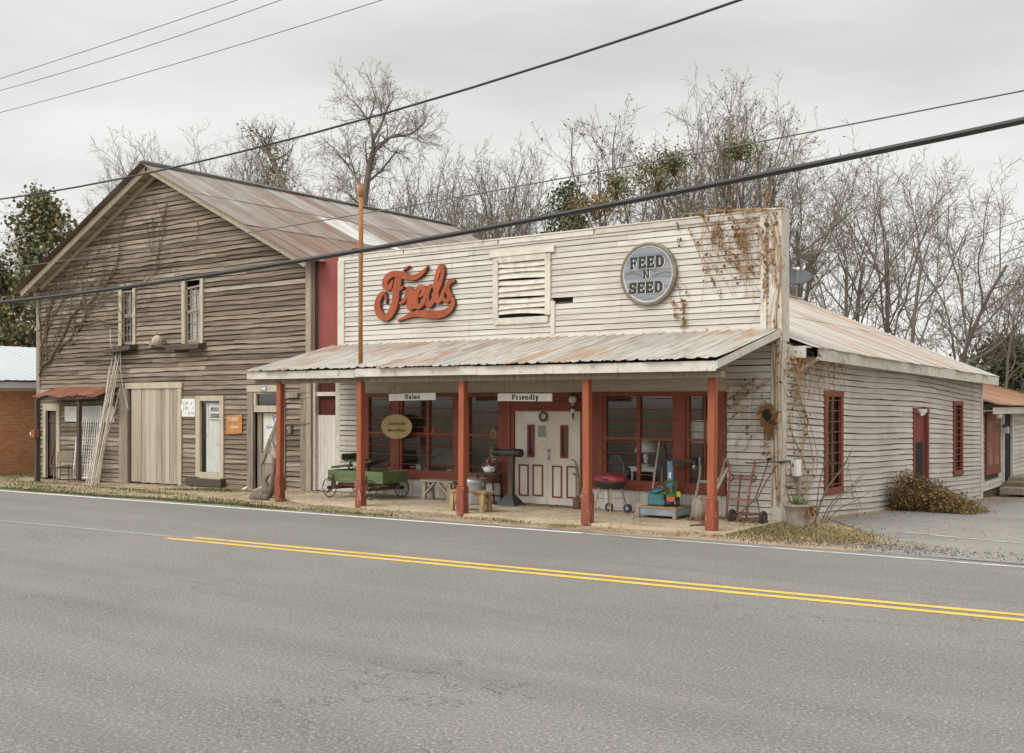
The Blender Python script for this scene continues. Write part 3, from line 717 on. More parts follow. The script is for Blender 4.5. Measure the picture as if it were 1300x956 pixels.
# dim interior behind the glass
mb = MB()
mb.quad((-10.4, 2.1, .0), (-1.0, 2.1, .0), (-1.0, 2.1, 2.9), (-10.4, 2.1, 2.9)); mb.quad((-10.4, .06, .0), (-1, .06, 0), (-1, 2.1, 0), (-10.4, 2.1, 0)); mb.quad((-10.4, .06, 2.7), (-1, .06, 2.7), (-1, 2.1, 2.7), (-10.4, 2.1, 2.7))
mb.quad((-10.4, .06, 0), (-10.4, 2.1, 0), (-10.4, 2.1, 2.8), (-10.4, .06, 2.8)); mb.quad((-1.02, .06, 0), (-1.02, 2.1, 0), (-1.02, 2.1, 2.8), (-1.02, .06, 2.8))
mb.box(-10.3, -7.3, .10, .75, .45, .50); mb.box(-7.25, -6.4, .10, .7, .45, .50); mb.box(-3.7, -1.3, .10, .8, .45, .5)
mb.box(-7.2, -6.4, .5, .8, .93, .96); mb.box(-7.2, -6.4, .5, .8, 1.36, 1.39); mb.box(-5.9, -5.3, 1.4, 1.9, 0, 1.5); mb.box(-9.8, -8.6, 1.2, 1.9, 0, 1.1); mb.box(-2.2, -1.5, 1.3, 1.9, .5, 1.7)
mb.build('interior', M_INT, ST)
# side wall (falls with the ground), roof, eaves
def s_zb(u): return -.10 - .26*min(1, u/5) - .24*max(0, (u-5)/9.6)
def s_zt(u): return 3.30 - .43*u/14.6 + .05*math.sin(u*.55)*-1
mb = MB()
SW1, SDR, SW2 = (2.18, 3.11, .40, 2.35), (8.02, 9.26, -.3, 1.99), (11.56, 12.46, .26, 2.2)
siding(mb, (0, 0, 0), (0, 1, 0), (1, 0, 0), 14.6, s_zb, s_zt, .128, openings=[SW1, SDR, SW2], seed=31, lip=.024, groove=.020, wob=.007)
mb.build('side_wall', M_SIDE, ST); mb = MB()
def strip_wall(m, y0, y1, z0, z1): m.box(-.06, -.012, y0, y1, z0, z1)
for a in ((.02, 2.2, -.6, 3.3), (2.2, 3.09, -.6, .42), (2.2, 3.09, 2.33, 3.3), (3.09, 14.55, 2.21, 3.0), (3.09, 8.04, -.6, 2.21), (8.04, 9.24, 1.97, 2.21), (9.24, 11.58, -.7, 2.21), (11.58, 12.44, -.7, .28), (12.44, 14.55, -.7, 2.21)): strip_wall(mb, *a)
mb.build('sheathing', M_DARKWOOD, ST)  # dark backing colour stands in for shadow between the side boards
mb = MB(); mb.box(-11.2, -.06, 14.3, 14.55, -.7, 3.0); mb.box(-11.25, -11.1, .3, 14.3, -.3, 3.0)
mb.prism([(-11.3, 14.45, 2.9), (-.03, 14.45, 2.75), (-5.6, 14.45, 5.35)], (0, .06, 0)); mb.build('rear_wall', M_SIDE, ST)
mb = MB(); mb.box(-.03, .05, 14.50, 14.66, -.65, 2.86, .5); mb.box(-.01, .035, .16, .22, 0, 3.3, .4); mb.build_each('side_corner_board', M_TRIM, ST)
mb = MB()
tin(mb, (-5.6, .32, 5.58), (-5.6, 15.05, 5.48), (.40, 15.15, 2.885), (.40, .55, 3.19), 22, 2, ribs=6, amp=.011, sub=4, seed=41, curl=.012, tints=lambda i, j, r: r.uniform(.3, .8))
tin(mb, (-5.6, 15.05, 5.48), (-5.6, .32, 5.58), (-11.6, .5, 3.3), (-11.6, 15.1, 3.0), 22, 1, ribs=6, amp=.011, sub=4, seed=42)
mb.tube([(-5.6, .3, 5.6), (-5.6, 15.07, 5.5)], .06, 6)
mb.build('main_roof', M_STIN, ST)
mb = MB()
for k in range(6):
    a, b = .95+2.36*k, .95+2.36*(k+1); zf = lambda y: 2.975-.0215*(y-.95)
    mb.slab((.34, a, zf(a)), (0, b-a-.004, zf(b)-zf(a)), (.03, 0, 0), (0, 0, .232), rnd.random())
mb.slab((-.02, .95, 3.02), (.36, 0, -.02), (0, 13.9, -.30), (0, 0, .02), .3)
mb.slab((.02, .30, 3.02), (.34, 0, -.02), (0, .035, 0), (0, 0, .2), .5); mb.box(.05, .36, .34, .62, 3.19, 3.222, .2)
mb.bar((.04, .75, 2.76), (.36, .95, 3.02), .045, .10, (0, 1, 0), .7)
mb.slab((.38, 15.07, 2.80), (-5.98, 0, 2.58), (0, .03, 0), (0, 0, .12), .4)
mb.build_each('eave_board', M_TRIM, ST)
# side windows and door
def side_window(y0, y1, z0, z1, bars):
    f = MB(); w = .13
    f.box(-.02, .05, y0-.05, y0+w-.05, z0, z1, .3); f.box(-.02, .05, y1-w+.05, y1+.05, z0, z1, .6); f.box(-.02, .055, y0-.06, y1+.06, z1-.02, z1+.10, .5); f.box(-.02, .06, y0-.06, y1+.06, z0-.10, z0+.03, .5)
    f.box(-.03, .0, (y0+y1)/2-.02, (y0+y1)/2+.02, z0, z1, .4)
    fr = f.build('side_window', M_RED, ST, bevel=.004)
    g = MB(); g.box(-.04, -.034, y0+.02, y1-.02, z0, z1); g.build('pane', M_OLDGLASS, fr)
    g = MB(); g.box(-.35, -.05, y0-.02, y1+.02, z0-.05, z1+.02); g.build('room_shade_box', M_DARK, fr)  # black box close behind the glass, painted shade for an unlit room
    b = MB()
    for k in range(bars):
        z = z0+.1+(z1-z0-.2)*k/(bars-1); b.tube([(.035, y0, z), (.035, y1, z+rnd.uniform(-.01, .01))], .010, 5)
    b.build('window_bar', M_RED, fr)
side_window(2.18, 3.11, .44, 2.32, 9); side_window(11.6, 12.45, .32, 2.12, 10)
d = MB(); d.box(-.03, .05, 8.0, 8.1, -.3, 2.0, .4); d.box(-.03, .05, 9.14, 9.26, -.3, 2.0, .6); d.box(-.03, .056, 7.98, 9.28, 1.93, 2.05, .5)
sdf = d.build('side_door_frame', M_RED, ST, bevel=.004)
d = MB(); d.box(-.07, -.03, 8.1, 9.14, -.3, 1.95); sd = d.build('side_door', M_DKRED, sdf)
d = MB(); d.box(-.028, -.018, 8.3, 8.95, .35, 1.2); d.build('pane', M_DARK, sdf)

# ================================================================== PASSAGE BETWEEN STORE AND BARN
GA = thing('passage_gate', 'white plank gate under a red metal panel in the gap between barn and store', 'gate', (-11.7, .15, 0))
mb = MB()
for i in range(16):
    x = -12.19+i*.06; mb.slab((x, .20, 2.8), (.03, -.02, 0), (0, .01, 0), (0, 0, 3.0)); mb.slab((x+.03, .18, 2.8), (.03, .02, 0), (0, .01, 0), (0, 0, 3.0))
mb.build('metal_panel', M_REDMETAL, GA)
mb = MB()
for i in range(15):
    x = -12.13+i*.05; mb.slab((x, .17, 1.84), (.025, -.015, 0), (0, .01, 0), (0, 0, .95)); mb.slab((x+.025, .155, 1.84), (.025, .015, 0), (0, .01, 0), (0, 0, .95))
mb.build('red_panel', mat('dark red louvre slats', [(.3, (.07, .012, .01)), (.7, (.12, .022, .017))], 4), GA)
mb = MB()
for i in range(6):
    x = -12.13+i*.128; mb.box(x, x+.122, .10, .13, .0+rnd.uniform(0, .03), 1.87, rnd.random())
mb.build_each('plank_panel', M_KNEE, GA)
mb = MB(); mb.box(-12.21, -12.12, .02, .16, 0, 2.85, .5); mb.box(-11.39, -11.24, .0, .16, 0, 3.4, .5); mb.box(-12.12, -11.39, .06, .15, 2.34, 2.44, .4); mb.box(-12.12, -11.39, .06, .15, 2.76, 2.86, .4)
mb.build_each('gate_frame', M_TRIM, GA, bevel=.004)

# ================================================================== ANNEX behind the store
AN = thing('annex_building', 'low white clapboard annex with a rusty tin roof at the back of the store', 'building', (-1, 18, -.6))
mb = MB(); siding(mb, (-.12, 14.7, 0), (0, 1, 0), (1, 0, 0), 12, lambda u: -.45+.02*u, lambda u: 2.15, .135, openings=[(.75, 2.55, -.1, 1.85), (3.0, 4.3, -1, 1.8)], seed=51, lip=.024, groove=.016, wob=.006)
mb.build('wall', M_SIDE, AN); mb = MB()
for a in ((14.7, 15.5, -.7, 2.2), (15.5, 17.2, 1.8, 2.2), (15.5, 17.2, -.7, .1), (17.2, 17.75, -.7, 2.2), (17.75, 18.95, 1.75, 2.2), (18.95, 27, -.7, 2.2)): mb.box(-.2, -.135, a[0], a[1], a[2], a[3])
mb.build('sheathing', M_DARKWOOD, AN)  # dark colour stands in for groove shadow on the annex wall
mb = MB(); tin(mb, (-2.6, 14.72, 2.98), (-2.6, 27, 2.9), (.42, 27, 1.98), (.42, 14.72, 2.10), 18, 1, ribs=6, amp=.011, seed=52, tints=lambda i, j, r: r.uniform(.1, .5))
mb.build('roof', mat('rusty annex tin', [(.25, (.20, .085, .04)), (.5, (.27, .15, .085)), (.75, (.33, .27, .215)), (.9, (.38, .35, .31))], 1.5, (.3, 5, 1), .7, .4, .1, 14, patches=[((.17, .065, .028), 2.4, (.2, 4, .3), .52, .64, .8)]), AN)
mb = MB(); mb.box(.30, .33, 14.72, 27, 1.84, 2.03, .5); mb.box(-.1, .3, 14.72, 27, 1.93, 1.95, .4); mb.build('eave_board', M_TRIM, AN)
f = MB(); f.box(-.1, -.04, 15.5, 15.62, .05, 1.86, .4); f.box(-.1, -.04, 17.1, 17.25, .05, 1.86, .6); f.box(-.1, -.035, 15.48, 17.27, 1.76, 1.88, .5); f.box(-.1, -.035, 15.48, 17.27, .02, .14, .5); f.box(-.09, -.045, 16.3, 16.45, .1, 1.8, .5)
for k in range(2): f.box(-.088, -.05, 15.6+.85*k, 16.3+.85*k, .1, 1.78, .8)
wf = f.build('window', M_RED, AN, bevel=.004)
f = MB(); f.box(-.05, -.044, 15.72, 16.2, .3, 1.6); f.box(-.05, -.044, 16.55, 17.0, .3, 1.6); f.build('pane', M_OLDGLASS, wf)
f = MB(); f.box(-.19, -.12, 17.8, 18.9, -.3, 1.78); f.build('door', M_DARK, AN)
f = MB(); f.box(-.12, -.05, 17.68, 17.8, -.3, 1.8); f.box(-.12, -.05, 18.9, 19.05, -.3, 1.8); f.build_each('door_frame', M_TRIM, AN)
SP = thing('wooden_steps', 'low weathered wooden steps and landing in front of the annex door', 'steps', (.7, 18.5, -.6))
mb = MB()
for k in range(3):
    for j in range(4): mb.box(0.0, 1.9-.45*k, 16.9+.55*k+j*.45, 16.9+.55*k+j*.45+.43, -.62, -.42+.13*k+rnd.uniform(-.004, .004), rnd.random())
mb.build_each('step', M_OLDWOOD, SP, bevel=.004)

# ================================================================== THE OLD BARN
BA = thing('old_barn', 'tall weathered unpainted barn with a rusty tin gable roof and a wide plank door', 'barn', (-18.35, 0, 0))
XL, XR, XM = -24.5, -12.22, -18.35
def bclip(z):
    if z < 5.72: return (0, XR-XL)
    k = (8.56-z)/(8.56-5.72); k = max(0, k); return (XM-XL-(XM-XL)*k, XM-XL+(XR-XM)*k)
def bo(x0, x1, z0, z1): return (x0-XL, x1-XL, z0, z1)
BW1, BW2 = (-20.03, -19.5, 3.84, 5.50), (-17.12, -16.48, 3.80, 5.50)
mb = MB()
siding(mb, (XL, 0, 0), (1, 0, 0), (0, -1, 0), XR-XL, lambda u: -.16+.10*u/12, lambda u: 8.56, .132,
       openings=[bo(*BW1), bo(*BW2), bo(-19.95, -17.35, -1, 2.62), bo(-16.55, -15.58, .1, 2.28), bo(-24.1, -23.3, -1, 1.95), bo(-14.4, -13.25, -1, 2.45)], clip=bclip, seed=61, lip=.034, wob=.017, seg=.3, gap=.03, groove=.021)
mb.build('front_wall', M_BARN, BA)
mb = MB()   # dark sheathing behind the boards with the real openings left out
def sheath(a, b, c, d): mb.box(a, b, .015, .05, c, d)
sheath(XL, XR, 2.62, 3.78); sheath(XL, -20.03, 3.78, 5.52); sheath(-19.5, -17.12, 3.78, 5.52); sheath(-16.48, XR, 3.78, 5.52)
mb.prism([(XL, .015, 5.52), (XR, .015, 5.52), (XR, .015, 5.70), (XM, .015, 8.52), (XL, .015, 5.70)], (0, .035, 0))
sheath(XL, -24.1, -.2, 2.62); sheath(-24.1, -23.3, 1.95, 2.62); sheath(-23.3, -19.95, -.2, 2.62); sheath(-17.35, -16.55, -.2, 2.62); sheath(-16.55, -15.58, 2.28, 2.62); sheath(-16.55, -15.58, -.2, .15); sheath(-15.58, -14.4, -.2, 2.62); sheath(-14.4, -13.25, 2.5, 2.62); sheath(-13.25, XR, -.2, 2.62)
mb.box(XL+.05, XR-.05, 12.5, 12.6, -.3, 5.7); mb.box(XL+.02, XL+.07, .06, 12.5, -.3, 5.7); mb.box(XR-.07, XR-.02, .06, 12.5, -.3, 5.7)
mb.prism([(XL, 12.5, 5.7), (XR, 12.5, 5.7), (XM, 12.5, 8.5)], (0, .1, 0)); mb.box(XL+.1, XR-.1, 1.5, 1.55, -.2, 5.6)
mb.build('inner_wall', M_DARKWOOD, BA)
mb = MB(); mb.box(XL-.03, XL+.17, -.055, .06, -.2, 5.62, .4); mb.box(XR-.16, XR+.02, -.055, .10, -.05, 5.72, .8); mb.box(XR-.36, XR-.18, -.045, .0, 0, 2.7, .3)
mb.box(XL+.15, -20.2, -.05, 0, 2.38, 2.58, .9); mb.build_each('corner_board', M_OLDWOOD, BA, bevel=.004)
# roof and rake boards
ER, EL, RZ = (-11.86, 5.62), (-24.92, 5.62), 8.80
def btint(i, j, r):
    if j == 1 and i in (8, 9, 10): return 1.0
    return min(.72, max(.0, r.gauss((.56, .42, .24)[j], .13)))
mb = MB()
tin(mb, (XM, -.62, RZ), (XM, 12.9, RZ), (ER[0], 12.9, ER[1]), (ER[0], -.62, ER[1]), 25, 3, ribs=6, amp=.010, sub=4, seed=71, tints=btint, curl=.02)
tin(mb, (XM, 12.9, RZ), (XM, -.62, RZ), (EL[0], -.62, EL[1]), (EL[0], 12.9, EL[1]), 25, 3, ribs=6, amp=.010, sub=4, seed=72, tints=btint)
mb.build('roof', M_BTIN, BA)
mb = MB()
for k in range(6): mb.bar((XM, -.64+2.26*k, RZ+.045), (XM, -.64+2.26*(k+1)-.01, RZ+.045+rnd.uniform(-.01, .01)), .26, .035, UP, .5)
mb.build_each('ridge_cap', M_GALV, BA)
mb = MB()
for (e, s) in ((ER, 1), (EL, -1)):
    d_ = V((e[0]-XM, 0, e[1]-RZ)); u = d_.normalized(); nrm = V((u.z*-s, 0, u.x*s)) if s > 0 else V((-u.z, 0, u.x))
    if nrm.z < 0: nrm = -nrm
    a = V((XM, -.43, RZ)) - nrm*.03 + u*.02
    mb.slab(a - nrm*.17, d_*.985, (0, .04, 0), nrm*.17, .75)
    b = V((XM, -.385, RZ)) - nrm*.05
    mb.slab(b - nrm*.022, d_*.97, (0, .37, 0), nrm*.02, .25)
    c = V((XM, -.075, RZ)) - nrm*.08 + u*.1
    mb.slab(c - nrm*.17, d_*.90, (0, .05, 0), nrm*.15, .6)
    for k in range(1, 11):
        q = V((XM, -.38, RZ)) + d_*(k/11) - nrm*.14; mb.slab(q, u*.06, (0, .30, 0), nrm*.085, .3)
mb.build_each('rake_board', M_CREAM, BA, bevel=.004)
# upper windows
def barn_window(x0, x1, z0, z1, tilt, curtain):
    f = MB(); w = .15
    f.box(x0-w, x0, -.07, .03, z0-.02, z1+.05, .4); f.box(x1, x1+w*.85, -.07, .03, z0-.02, z1+.05, .7); f.box(x0-w*.5, x1+w*.5, -.06, .03, z1+.0, z1+.09, .3)
    fr = f.build('window', M_CREAM, BA, bevel=.004)
    s = MB(); zc = (z0+z1)/2; wd = x1-x0
    for (a, b, t) in ((z0+.02, zc, 0), (zc, z1-.10*(1+6*abs(tilt)), tilt)):
        def q(u, z): return V((x0+wd*u, -.005 if t else .012, z + t*(u-.5)*wd))
        s.bar(q(.03, a), q(.03, b), .05, .04, (0, 1, 0), .6); s.bar(q(.97, a), q(.97, b), .05, .04, (0, 1, 0), .6)
        s.bar(q(0, a+.03), q(1, a+.03), .04, .06, UP, .6); s.bar(q(0, b-.02), q(1, b-.02), .04, .05, UP, .6)
        for k in (1, 2): s.bar(q(k/3, a), q(k/3, b), .018, .025, (0, 1, 0), .6)
        for k in (1, 2): s.bar(q(0, a+(b-a)*k/3), q(1, a+(b-a)*k/3), .025, .018, UP, .6)
    s.build('sash', M_OLDWOOD, fr)
    g = MB(); g.box(x0, x1, .022, .026, z0, z1-.14*(1+4*abs(tilt))); g.build('pane', M_OLDGLASS, fr)
    c = MB()
    if curtain:
        for k in range(10):
            u = x0+wd*k/10; c.slab((u, .10, z0+.05), (wd/20, .03, 0), (0, .004, 0), (0, 0, z1-z0-.3)); c.slab((u+wd/20, .13, z0+.05), (wd/20, -.03, 0), (0, .004, 0), (0, 0, z1-z0-.3))
    else:
        for k in range(10):
            u = x0+wd*k/10; c.slab((u, .10, zc), (wd/20, .03, 0), (0, .004, 0), (0, 0, z1-zc-.2)); c.slab((u+wd/20, .13, zc), (wd/20, -.03, 0), (0, .004, 0), (0, 0, z1-zc-.2))
    c.build('curtain', mat('dusty lace curtain', [(.3, (.55, .53, .50)), (.7, (.72, .70, .66))], 6) if curtain else mat('grey cloth', [(.3, (.42, .44, .44)), (.7, (.58, .59, .58))], 6), fr)
    return fr
w1 = barn_window(*BW1, 0, False); w2 = barn_window(*BW2, .10, True)
m = MB(); m.slab((-20.55, -.30, 3.58), (1.25, 0, .10), (0, .31, .05), (0, 0, .13), .3); m.build('sill', M_DARKWOOD, w1, bevel=.006)
m = MB(); m.slab((-17.65, -.30, 3.60), (1.4, 0, .02), (0, .31, .05), (0, 0, .13), .3); m.build('sill', M_DARKWOOD, w2, bevel=.006)
# wide plank door with posts
m = MB(); m.box(-20.15, -19.74, -.07, .05, -.15, 2.58, .6); m.build_each('door_post', M_OLDWOOD, BA, bevel=.006)
m = MB(); m.box(-19.85, -17.24, -.085, .0, 2.57, 2.74, .7); m.box(-17.42, -17.27, -.08, .0, -.1, 2.566, .6); m.build_each('door_header', M_CREAM, BA, bevel=.005)
m = MB(); x = -19.58
while x < -17.44:
    w = min(rnd.uniform(.17, .27), -17.43-x); m.slab((x, -.045+rnd.uniform(-.008, .008), -.10+rnd.uniform(0, .03)), (w-.008, 0, 0), (0, .03, 0), (rnd.uniform(-.01, .01), 0, 2.66), rnd.random()); x += w
m.build('plank_door', M_PLANKDOOR, BA)
m = MB(); m.box(-19.74, -19.5, .2, .22, -.1, 2.6); m.build('door_gap_shade', M_DARK, BA)  # black plate standing in for the shade in the gap beside the door
# left door under the awning
m = MB(); m.box(-24.13, -23.98, -.07, .02, -.15, 2.12, .5); m.box(-23.40, -23.22, -.07, .02, -.15, 2.12, .5); m.box(-23.98, -23.40, -.065, .02, 1.92, 2.12, .6)
ldf = m.build('door_frame', M_CREAM, BA, bevel=.005)
m = MB()
for k in range(4): m.box(-23.98+k*.147, -23.838+k*.147, .06, .09, -.1, 1.92, rnd.random())
m.box(-23.96, -23.42, .035, .058, 1.55, 1.68, .4); m.box(-23.96, -23.42, .035, .058, .15, .28, .4); m.bar((-23.93, .046, .25), (-23.45, .046, 1.5), .02, .10, UP, .3)
m.build('door', M_DARKWOOD, ldf)
# tall shop window papered inside
m = MB(); m.box(-16.66, -16.48, -.07, .02, .16, 2.36, .5); m.box(-15.66, -15.50, -.07, .02, .16, 2.36, .7); m.box(-16.48, -15.66, -.066, .02, 2.22, 2.36, .6); m.box(-16.50, -15.62, -.075, .02, .10, .30, .5)
tw = m.build('tall_window', M_CREAM, BA, bevel=.005)
m = MB(); m.box(-16.48, -15.66, -.005, .0, .30, 2.22); m.build('pane', M_OLDGLASS, tw)
m = MB()
for k in range(9):
    u = -16.36+.077*k; m.slab((u, .06, .30), (.038, .012, 0), (0, .004, 0), (.02*math.sin(k), 0, 1.86)); m.slab((u+.038, .072, .30), (.039, -.012, 0), (0, .004, 0), (.02*math.sin(k), 0, 1.86))
m.build('curtain', mat('pale paper curtain', [(.3, (.66, .67, .64)), (.6, (.78, .78, .75))], 2.4, patches=[((.32, .36, .42), 2.6, (1, 1, 1), .60, .66, .7), ((.30, .31, .30), 4, (1, 1, 1), .64, .7, .6)]), tw)
m = MB(); m.slab((-16.95, -.20, -.06), (1.5, 0, 0), (0, .19, 0), (0, 0, .2), .2); m.build('door_step', M_DARKWOOD, BA, bevel=.006)
# right door with a transom, behind the first porch post
m = MB(); m.box(-14.55, -14.32, -.075, .02, -.1, 2.45, .3); m.box(-13.32, -13.12, -.07, .02, -.1, 2.45, .4); m.build_each('door_post', M_OLDWOOD, BA, bevel=.005)
m = MB(); m.box(-14.55, -13.12, -.085, .02, 2.452, 2.62, .6); m.box(-14.32, -13.32, -.05, .02, 1.93, 2.10, .5); m.box(-14.32, -14.22, -.055, .02, 2.10, 2.45, .5); m.box(-14.22, -13.32, -.05, .02, 2.40, 2.449, .5)
rdf = m.build('transom_frame', M_CREAM, BA, bevel=.005)
m = MB(); m.box(-14.22, -13.32, .0, .006, 2.10, 2.40); m.build('pane', M_OLDGLASS, rdf)
m = MB(); m.box(-14.28, -14.12, .045, .085, -.05, 1.92, .3); m.box(-13.5, -13.36, .045, .085, -.05, 1.92, .3); m.box(-14.12, -13.5, .045, .085, .62, .86, .9)
m.box(-14.12, -13.5, .06, .085, -.05, .62, .4); m.bar((-14.10, .02, .62), (-13.40, .02, 1.86), .03, .10, UP, .2); m.bar((-13.38, .03, .55), (-13.75, .03, 1.2), .03, .08, UP, .8)
rd = m.build('door', M_OLDWOOD, BA)
m = MB(); m.box(-14.12, -13.5, .10, .105, .86, 1.9); m.build('door_cloth', mat('flower print cloth', [(.3, (.55, .54, .47)), (.7, (.66, .65, .58))], 3,
     patches=[((.10, .19, .42), 6, (1, 1, 1), .56, .60, .9), ((.52, .06, .06), 7.5, (1, 1, 1), .60, .63, .9)]), rd)
m = MB(); m.box(-13.02, -12.60, -.13, -.03, 2.30, 2.42, .4); m.box(-12.98, -12.86, -.1, -.03, 1.42, 1.60, .1); m.build_each('wall_shelf', M_OLDWOOD, BA)

# lean-to awning: rusty sheets on two thin posts, a part of the barn's front

sheets = [(-23.50, -22.92, .4), (-22.88, -22.55, .9), (-22.50, -21.85, .55), (-21.82, -21.25, .35), (-21.22, -20.72, .75), (-20.70, -20.22, .15)]
aw = MB()
for i, (a, b, t) in enumerate(sheets):
    m = 18; b0 = len(aw.v); zl = .03*math.sin(i*2.1); sk = .12
    for r in range(4):
        fr = r/3
        for k in range(m+1):
            u = k/m; x = a+(b-a)*u*1.05 - sk*fr*.5
            y = -.03 - .74*fr; z = 2.62 - .27*fr + zl*fr + .018*math.sin(2*math.pi*u*3.5) + (.09*(1-u)**3*fr if i in (2, 4) else 0) + .014*(i % 2)
            aw.v.append(V((x, y, z)))
    for r in range(3):
        for k in range(m):
            q = b0+r*(m+1)+k; aw.f.append((q, q+m+1, q+m+2, q+1)); aw.t.append(t)
awn = aw.build('awning', M_RUST, BA)
aw = MB(); aw.slab((-23.45, -.06, 2.49), (3.2, 0, 0), (0, .05, 0), (0, 0, .08)); aw.slab((-23.5, -.70, 2.24), (3.2, 0, .05), (0, .06, 0), (0, 0, .08))
aw.bar((-23.4, -.07, 2.5), (-23.4, -.62, 2.28), .05, .07); aw.bar((-20.4, -.07, 2.52), (-20.45, -.62, 2.3), .05, .07)
aw.slab((-23.30, -.84, -.2), (.13, 0, 0), (0, .13, 0), (0, 0, 2.52), .1); aw.slab((-21.45, -.62, -.1), (.13, 0, 0), (0, .10, 0), (.04, 0, 2.36), .2)
aw.build_each('awning_frame', M_DARKWOOD, awn)

# ================================================================== BRICK BUILDING at the left edge
BR = thing('brick_building', 'orange red brick building with a white metal roof beyond the barn', 'building', (-32, 8, 0))
zbk = -.16
m = MB(); m.box(-37, -27, -1.5, 20, zbk-.4, 2.64); m.build('brick_wall', M_BRICK, BR)
m = MB(); m.box(-37.3, -26.72, -1.85, 20.3, 2.64, 2.86); m.box(-37, -26.97, -1.52, 20.05, 2.55, 2.64); m.build('fascia', plain('white fascia', (.62, .62, .60), .5, var=.05), BR, bevel=.01)
m = MB(); tin(m, (-32, -1.8, 4.28), (-32, 20.3, 4.28), (-26.66, 20.3, 2.88), (-26.66, -1.8, 2.88), 24, 1, ribs=3, amp=.02, sub=5, seed=81, curl=0, wide=True)
tin(m, (-32, 20.3, 4.28), (-32, -1.8, 4.28), (-37.3, -1.8, 2.88), (-37.3, 20.3, 2.88), 12, 1, ribs=3, amp=.02, seed=82, curl=0, wide=True)
m.prism([(-37.2, -1.75, 2.86), (-26.8, -1.75, 2.86), (-32, -1.75, 4.22)], (0, .1, 0))
m.build('roof', plain('white metal roof', (.40, .43, .45), .5, var=.08), BR)

# ================================================================== SIGNS
def fz(x, y, y0=-.035):      # the wall point seen at a spot of the sign, on the sign's own plane
    return F(470 + x*.0941, 330 + y*.0941, y0)
m = MB()
def fp(x, y, h):
    p = fz(x, y); return V((p.x, p.y-h, p.z))
STROKES = [
 [(405,225,80),(392,300,92),(378,380,92),(368,450,90),(362,530,88),(342,620,88),(305,710,88),(240,780,86),(178,765,88),(128,690,84),(118,600,72),(140,520,66),(178,462,56),(205,446,46)],
 [(200,452,44),(222,480,30),(236,530,18),(237,592,6)],
 [(318,282,22),(300,330,44),(275,378,60),(230,368,74),(222,300,72),(262,228,78),(340,190,80),(440,200,92),(530,232,84),(615,240,76),(690,205,60),(750,150,40),(797,88,6)],
 [(468,150,12),(500,118,26),(542,88,22)],
 [(322,402,30),(390,398,40),(440,382,44),(462,362,24)],
 [(428,588,34),(478,552,44),(520,470,56),(540,400,62),(545,385,64)],
 [(545,388,64),(582,430,60),(566,520,70),(552,600,72),(556,655,64),(600,640,46),(640,600,36)],
 [(690,492,36),(722,462,48),(745,400,56),(705,366,62),(655,430,72),(628,530,78),(645,625,76),(700,622,58),(748,560,44),(770,520,36)],
 [(882,362,48),(830,358,58),(785,440,70),(775,540,74),(812,612,70),(862,560,56),(895,470,48)],
 [(978,82,64),(945,140,60),(918,230,54),(905,330,64),(908,440,70),(918,540,66),(945,568,48),(985,500,40),(1000,440,40)],
 [(980,85,62),(1000,150,44),(985,235,46),(958,330,50),(925,420,48)],
 [(1138,282,52),(1092,300,62),(1056,368,58),(1072,440,64),(1098,500,66),(1050,556,50),(1000,520,46),(1002,440,44),(1050,365,44)],
 [(1098,498,52),(1135,550,46),(1122,630,54),(1060,695,80),(960,735,106),(850,738,112),(750,728,102),(650,728,84),(560,752,60),(480,786,38),(388,826,6)],
]
SG = thing('script_sign', 'orange red cut-out script lettering with a swash on the white false front', 'sign', F(523, 372, -.05))
for s in STROKES: ribbon(m, s, fp, .055)
m.build('lettering', M_FREDS, SG)
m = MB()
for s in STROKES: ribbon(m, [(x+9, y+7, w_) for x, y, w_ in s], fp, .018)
m.build('letter_shadow', M_FREDSHADOW, SG)  # offset dark copy of the letters, painting their shadow to the lower right

c = F(823.5, 348, -.06); RS = thing('round_sign', 'round blue grey wooden sign with dark slab letters on the false front', 'sign', c)
m = MB(); m.lathe((c.x, -.075, c.z), [(.60, 0), (.625, .008), (.625, .055), (.0, .055)], 40, 'y'); m.ring((c.x, -.08, c.z), .585, .045, 'y', 44, 6); m.build('rim', M_SIGNRIM, RS)
m = MB(); n = 7
for k in range(n):
    z0, z1 = -.55+1.1*k/n, -.55+1.1*(k+1)/n - .004; a0, a1 = math.sqrt(max(0, .552**2-z0*z0)), math.sqrt(max(0, .552**2-z1*z1))
    P = [(c.x-a0, -.078, c.z+z0), (c.x+a0, -.078, c.z+z0)]
    for q in (.33, .66): zq = z0+(z1-z0)*q; P.append((c.x+math.sqrt(max(0, .552**2-zq*zq)), -.078, c.z+zq))
    P += [(c.x+a1, -.078, c.z+z1), (c.x-a1, -.078, c.z+z1)]
    for q in (.66, .33): zq = z0+(z1-z0)*q; P.append((c.x-math.sqrt(max(0, .552**2-zq*zq)), -.078, c.z+zq))
    m.prism(P, (0, -.02, 0), rnd.random())
m.build('board', M_BLUEBOARD, RS)
m = MB(); m.ring((c.x, -.099, c.z), .545, .011, 'y', 48, 4); m.build('outline', M_WHITELINE, RS)
pl = front_place(0, 0, -.099)
def zspan(px, a, b): return F(px, a, -.1).z, F(px, b, -.1).z
m = MB(); w = MB()
for word, xa, xb, ya, yb in (('FEED', 800.5, 842.5, 340.0, 325.8), ('N', 817, 825, 353.5, 342.5), ('SEED', 799.5, 841, 371.8, 358.3)):
    x0, x1 = F(xa, 348, -.1).x, F(xb, 348, -.1).x; z0, z1 = zspan(822, ya, yb)
    letters(m, word, pl, x0, x1, z0, z1, .21 if word != 'N' else .15, .012)
    letters(w, word, pl, x0+.012, x1+.012, z0-.010, z1-.010, .24 if word != 'N' else .17, .003)
m.build('lettering', M_INK, RS); w.build('letter_outline', M_WHITELINE, RS)
m = MB()
